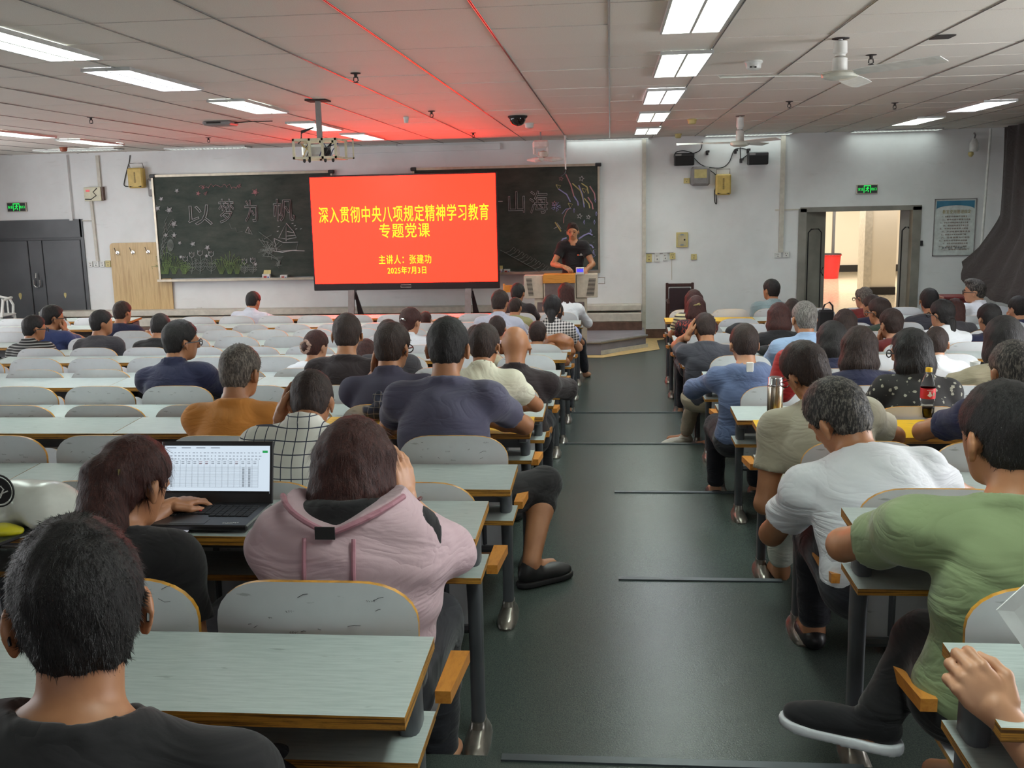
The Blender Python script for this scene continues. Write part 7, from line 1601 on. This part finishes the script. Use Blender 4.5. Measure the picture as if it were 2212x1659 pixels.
# brown leather backpack at the aisle end, left
M['tanleather'] = flat('tan_leather', rgb(150, 96, 58), 0.45, var=0.15)
byy = LY[8]-0.12; p = at(1208, 742, 1, byy); blob('leather_backpack', 'brown leather backpack beside the gingham blouse', 'bag', [((float(p[0]), byy, float(p[2])), (0.13, 0.09, 0.09)), ((float(p[0])+0.07, byy, float(p[2])-0.09), (0.07, 0.08, 0.09)), ((float(p[0])-0.08, byy, float(p[2])-0.02), (0.07, 0.07, 0.07))], M['tanleather'], 0.01, 0.010, 0.9, 4, 'bag_body')
# black handbag right
byy = RY[9]-0.15; p = at(1783, 672, 1, byy); t = thing('handbag', 'black handbag with an upright loop handle in front of the doorway', 'bag', (float(p[0]), byy, TZ[9])); w_ = 0.075
hb_ = float(p[2])-TZ[9]
mb = MB(); mb.box((-w_, -0.04, 0), (w_, 0.04, hb_*1.05), bev=0.02); mb.build('bag_body', M['blackmatte'], t); MB().tube([(-0.03, 0, hb_*1.0), (-0.01, 0, hb_*1.0+0.06), (0.035, 0, hb_+0.085), (0.065, 0, hb_+0.05), (0.07, 0, hb_-0.02), (0.07, 0, 0)], 0.009).build('handle', M['black'], t)
byy = RY[9]-0.20; p = at(1546, 700, 1, byy); blob('black_bag', 'black bag slumped on the desk beside the paper cup', 'bag', [((float(at(1600, 700, 1, byy)[0]), byy+0.05, TZ[9]+0.06), (0.14, 0.06, 0.075))], M['blackmatte'], 0.01, 0.005, 1.0, 6, 'bag_body', clip=TZ[9])
p = at(1533, 745, 1, RY[7]-0.1); blob('black_pouch', 'small black pouch behind the hooded person', 'bag', [((float(at(1652, 740, 1, RY[7]-0.1)[0]), RY[7]-0.1, TZ[7]+0.035), (0.06, 0.05, 0.04))], M['blackmatte'], 0.008, 0.005, 1.5, 8, 'bag_body', clip=TZ[7])
for (px, py, row, lab) in ((1584, 704, 10, 'white paper cup on the desk beside the black bag'), (2106, 790, 7, 'white paper cup near the beige-topped woman')):
    X, Y, Z = on_desk(px, py, row, 'R') if False else (float(at(px, py, 1, RY[row-1]-0.15)[0]), RY[row-1]-0.15, TZ[row-1]-0.005)
    t = thing('paper_cup', lab, 'cup', (X, Y, Z)); MB().lathe([(0, 0), (0.025, 0), (0.034, 0.085), (0.036, 0.087), (0.034, 0.089), (0.031, 0.085), (0.024, 0.004), (0, 0.004)], n=24).build('cup_body', M['white'], t, smooth=True)
# gold hair slide, scrunchie, clips: worn things
def wear(key, name, mb, mat, pos, rot=None):
    i = INFO[key]; o = mb.build(name, mat, i['root'], tuple(i['h'](pos)-i['O']), smooth=False); o.rotation_euler = Matrix([list(r) for r in i['RH']]).to_euler(); return o
M['gold'] = flat('gold_metal', rgb(176, 160, 110), 0.3, 0.6)
mb = MB(); pts = [(-0.056+0.014*i, -0.004-0.012*(1-((i-4)/4)**2), 0.0015*i) for i in range(9)]
for i in range(8): a_, b_ = pts[i], pts[i+1]; mb.add([(a_[0], a_[1], a_[2]-0.007), (b_[0], b_[1], b_[2]-0.007), (b_[0], b_[1], b_[2]+0.007), (a_[0], a_[1], a_[2]+0.007), (a_[0], a_[1]+0.003, a_[2]-0.007), (b_[0], b_[1]+0.003, b_[2]-0.007), (b_[0], b_[1]+0.003, b_[2]+0.007), (a_[0], a_[1]+0.003, a_[2]+0.007)], [(0, 1, 2, 3), (7, 6, 5, 4), (3, 2, 6, 7), (0, 4, 5, 1)])
wear('woman with a long ponyta', 'hair_slide', mb, M['gold'], (0.0, -0.108, 0.004))
def torus(R0, r0, n=20, wob=0): 
    mb = MB(); mb.tube([(R0*math.cos(a)*(1+wob*math.sin(5*a)), 0.006*math.sin(7*a)*(1 if wob else 0), R0*math.sin(a)*(1+wob*math.cos(4*a))) for a in [i*2*math.pi/n for i in range(n+1)]], r0, cap=False); return mb
wear('woman with her hair in a', 'scrunchie', torus(0.036, 0.012, 24, 0.12), flat('scrunchie_cloth', rgb(170, 140, 126), 0.7), (0.0, -0.125, -0.015))
mb = MB(); mb.tube([(-0.03, 0, -0.008), (-0.01, -0.006, 0.004), (0.012, -0.006, 0.002), (0.03, 0, -0.01)], 0.006, n=6); mb.tube([(-0.012, -0.006, 0.01), (0.0, -0.008, 0.0), (0.016, -0.004, -0.006)], 0.006, n=6)
wear('woman with a silver hair', 'hair_clip', mb, M['chrome'], (0.0, -0.106, 0.012))
mb = MB(); mb.tube([(-0.03, 0, -0.006), (0, -0.012, 0.0), (0.025, -0.006, 0.008)], 0.007, n=6); mb.tube([(0.0, -0.01, 0.006), (0.02, -0.014, 0.012), (0.03, -0.008, 0.0), (0.016, -0.01, -0.004)], 0.005, n=6)
wear('woman with a gold hair c', 'hair_claw', mb, M['gold'], (0.0, -0.106, 0.02))
# hood stripe of the steel blue top
i = INFO['person in steel blue hoo']; o = MB().box((-0.02, -0.012, -0.045), (0.02, 0.0, 0.04), bev=0.004).build('hood_stripe', M['white'], i['root'], tuple(i['NB']+np.array([0.0, -0.125, 0.03])-i['O']))
# pink jacket slipped to the elbows
i = INFO['woman with straight shou']; NBv, hipv, s_ = i['NB'], i['hip'], i['s']; pj = cloth('pink_jacket', rgb(190, 162, 168), 0.7)
Fq = Field(hipv+np.array([-0.42, -0.30, -0.20]), hipv+np.array([0.48, 0.42, 0.58]), 0.008)
ctr = hipv+(NBv-hipv)*0.35
ctr = np.array([float(NBv[0]), float(hipv[1])+0.01, 1.20]); Fq.ell(ctr, (0.205, 0.172, 0.33), None, 0.03)
zt_ = 1.40
for sgn, arm in ((-1, i['arms'][0]), (1, i['arms'][1])):
    S_, E_, W_, _ = arm; Fq.cone(S_-np.array([0, 0.01, 0.01]), E_, 0.090, 0.064, 0.05); Fq.cone(E_, E_+(W_-E_)*0.42, 0.056, 0.045, 0.04)
X_, Y_, Z_ = Fq.coords([0, 0, 0], Fq.n)
xx = (X_-float(NBv[0])); rim = zt_+0.36*np.abs(xx)
Fq.D = np.maximum(Fq.D, np.minimum((Z_-rim), 1.0)*0.8)
Fq.wrinkle(0.009, 0.62, 4, 0.5)
Fq.D = Fq.D.astype(np.float32)
V, Q = Fq.mesh(); link('jacket', np_mesh('jacket', V-i['O'], Q, [pj]), i['root'])
pk2 = cloth('pink_piping', rgb(170, 118, 130), 0.6)
def on_jacket(x, z):   # back surface of the jacket
    return np.array([x, ctr[1]-0.174*math.sqrt(max(0.02, 1-((x-ctr[0])/0.205)**2-((z-ctr[2])/0.33)**2))-0.006, z])
rimp = [on_jacket(float(NBv[0])+u, zt_-0.008+0.36*abs(u)) for u in np.linspace(-0.14, 0.14, 15)]
MB().tube([tuple(p-i['O']) for p in rimp], 0.007, n=7).build('jacket_hem', pk2, i['root'])
for u in (-0.06, 0.05):
    MB().tube([tuple(on_jacket(float(NBv[0])+u+0.02*(zt_-z), z)-i['O']) for z in np.linspace(zt_-0.02, zt_-0.30, 9)], 0.005, n=6).build('jacket_seam', pk2, i['root'])
o = MB().box((-0.022, -0.003, -0.014), (0.022, 0.0, 0.014)).build('care_label', M['blackmatte'], i['root'], tuple(on_jacket(float(NBv[0])-0.01, zt_-0.005)-np.array([0, 0.006, 0])-i['O']))
mb = MB(); b_ = i['arms'][1][2]-(i['arms'][1][2]-i['arms'][1][1])*0.10; mb2 = torus(0.031, 0.0045, 16); o = mb2.build('bead_bracelet', flat('dark_red_beads', rgb(70, 20, 24), 0.3), i['root'], tuple(b_-i['O'])); 
d_ = Vector(i['arms'][1][2]-i['arms'][1][1]); o.rotation_euler = Vector((0, 1, 0)).rotation_difference(d_).to_euler()
# shoes for the feet that reach the aisle
def shoe(parent, O_, ankle, fd, label, mat, sole, L_s=0.27, name='shoe', tilt=0.0):
    """a shoe with an upper and a sole: ankle is the heel-side ankle point, fd the toe direction"""
    fd = unit(fd); up = np.array([0, 0, 1.0])-fd*fd[2]; up = unit(up); sd = np.cross(fd, up); Rm = np.stack([sd, fd, up], 1); an = np.array(ankle)
    def L(v): return an+Rm@np.array(v)
    Fq = Field(an-0.32, an+0.32, 0.006); k = L_s/0.27
    for (c_, r_) in (((0, -0.015, -0.045), (0.036, 0.048, 0.042)), ((0, 0.07*k, -0.052), (0.044, 0.085, 0.036)), ((0, 0.14*k, -0.060), (0.044, 0.065, 0.028)), ((0, 0.0, -0.015), (0.036, 0.042, 0.04))): Fq.ell(L(c_), r_, Rm, 0.03)
    Fq.cut_plane(L((0, 0, -0.085)), Rm@np.array([0, 0, -1.0])); V, Q = Fq.mesh(); o = link(name, np_mesh(name, V-O_, Q, [mat]), parent)
    Fq = Field(an-0.32, an+0.32, 0.006)
    for (c_, r_) in (((0, -0.015, -0.085), (0.041, 0.055, 0.05)), ((0, 0.07*k, -0.085), (0.046, 0.09, 0.05)), ((0, 0.145*k, -0.082), (0.048, 0.068, 0.05))): Fq.ell(L(c_), r_, Rm, 0.03)
    X_, Y_, Z_ = Fq.coords([0, 0, 0], Fq.n); hh = (X_-an[0])*up[0]+(Y_-an[1])*up[1]+(Z_-an[2])*up[2]; Fq.D = np.maximum(Fq.D, np.abs(hh+0.083)-0.013).astype(np.float32); V, Q = Fq.mesh(); link('sole', np_mesh('sole', V-O_, Q, [sole]), o); return o
i = INFO['man in sage green t-shir']; sole_w = flat('white_rubber', rgb(206, 208, 212), 0.5); blk = cloth('black_knit', rgb(26, 25, 28), 0.8)
shoe(i['root'], i['O'], i['legs'][0][2]+np.array([0, 0, 0.02]), (-0.85, 0.35, 0.05), '', blk, sole_w, 0.29)
i = INFO['person in dark t-shirt h']; shoe(i['root'], i['O'], i['legs'][0][2], (-0.95, -0.25, -0.02), '', cloth('pale_knit', rgb(190, 184, 170), 0.8), sole_w, 0.27)
i = INFO['broad man in a slate gre']; shoe(i['root'], i['O'], i['legs'][1][2], (0.75, 0.6, 0), '', flat('sandal_black', rgb(30, 28, 28), 0.5), M['blackmatte'], 0.27, 'sandal')
# the forearm and fist of a sitter just outside the lower right corner
def forearm(label):
    wr = at(2165, 1545, 1, 1.70); wr = np.array([wr[0], 1.70, wr[2]]); el = wr+np.array([0.13, -0.10, -0.16]); O_ = el.copy(); t = thing('person', label, 'person', tuple(O_))
    prims = [('c', el+(el-wr)*1.2, el, 0.050, 0.046), ('c', el, el+(wr-el)*0.4, 0.046, 0.040), ('c', el+(wr-el)*0.4, wr, 0.040, 0.028), ('e', el+(el-wr)*1.2+np.array([0.05, -0.1, 0.05]), (0.12, 0.10, 0.16))]
    add_hand(prims, wr, (-0.62, 0.30, 0.72), (-0.35, -0.75, 0.55), 1.0, 1.0, 1)
    lo = np.full(3, 1e9); hi = -lo
    for p in prims:
        r = max(p[3], p[4]) if p[0] == 'c' else max(p[2]); q0 = p[1] if p[0] == 'e' else np.minimum(p[1], p[2]); q1 = p[1] if p[0] == 'e' else np.maximum(p[1], p[2]); lo = np.minimum(lo, q0-r); hi = np.maximum(hi, q1+r)
    Fq = Field(lo-0.02, hi+0.02, 0.004)
    for k_, p in enumerate(prims):
        if p[0] == 'c': Fq.cone(p[1], p[2], p[3], p[4], 0.012 if k_ < 3 else 0.006)
        else: Fq.ell(p[1], p[2], p[3] if len(p) > 3 else None, 0.02)
    V, Q = Fq.mesh(); link('body', np_mesh('body', V-O_, Q, [SKIN['a']]), t); return t
forearm('bare forearm and loose fist of a sitter beyond the lower right corner')
# white papers held at the right edge
p = at(2190, 1330, 1, 1.75); t = thing('paper_sheets', 'white sheet of paper sticking into the picture at the right edge', 'paper', tuple(float(v) for v in p)); 
pts = [at(2153, 1318, 1, 1.75), at(2215, 1262, 1, 1.78), at(2290, 1330, 1, 1.80), at(2225, 1420, 1, 1.75)]; q0 = np.array(p)
mb = MB(); mb.add([tuple(v-q0) for v in pts]+[tuple(v-q0+np.array([0, 0.003, 0])) for v in pts], [(0, 1, 2, 3), (7, 6, 5, 4), (0, 4, 5, 1), (1, 5, 6, 2), (2, 6, 7, 3), (3, 7, 4, 0)]); mb.build('sheet', flat('paper_white', rgb(206, 208, 206), 0.6), t)
# pens of graffiti on the nearest chair and desk
def scribble(parent_loc, label):
    pass
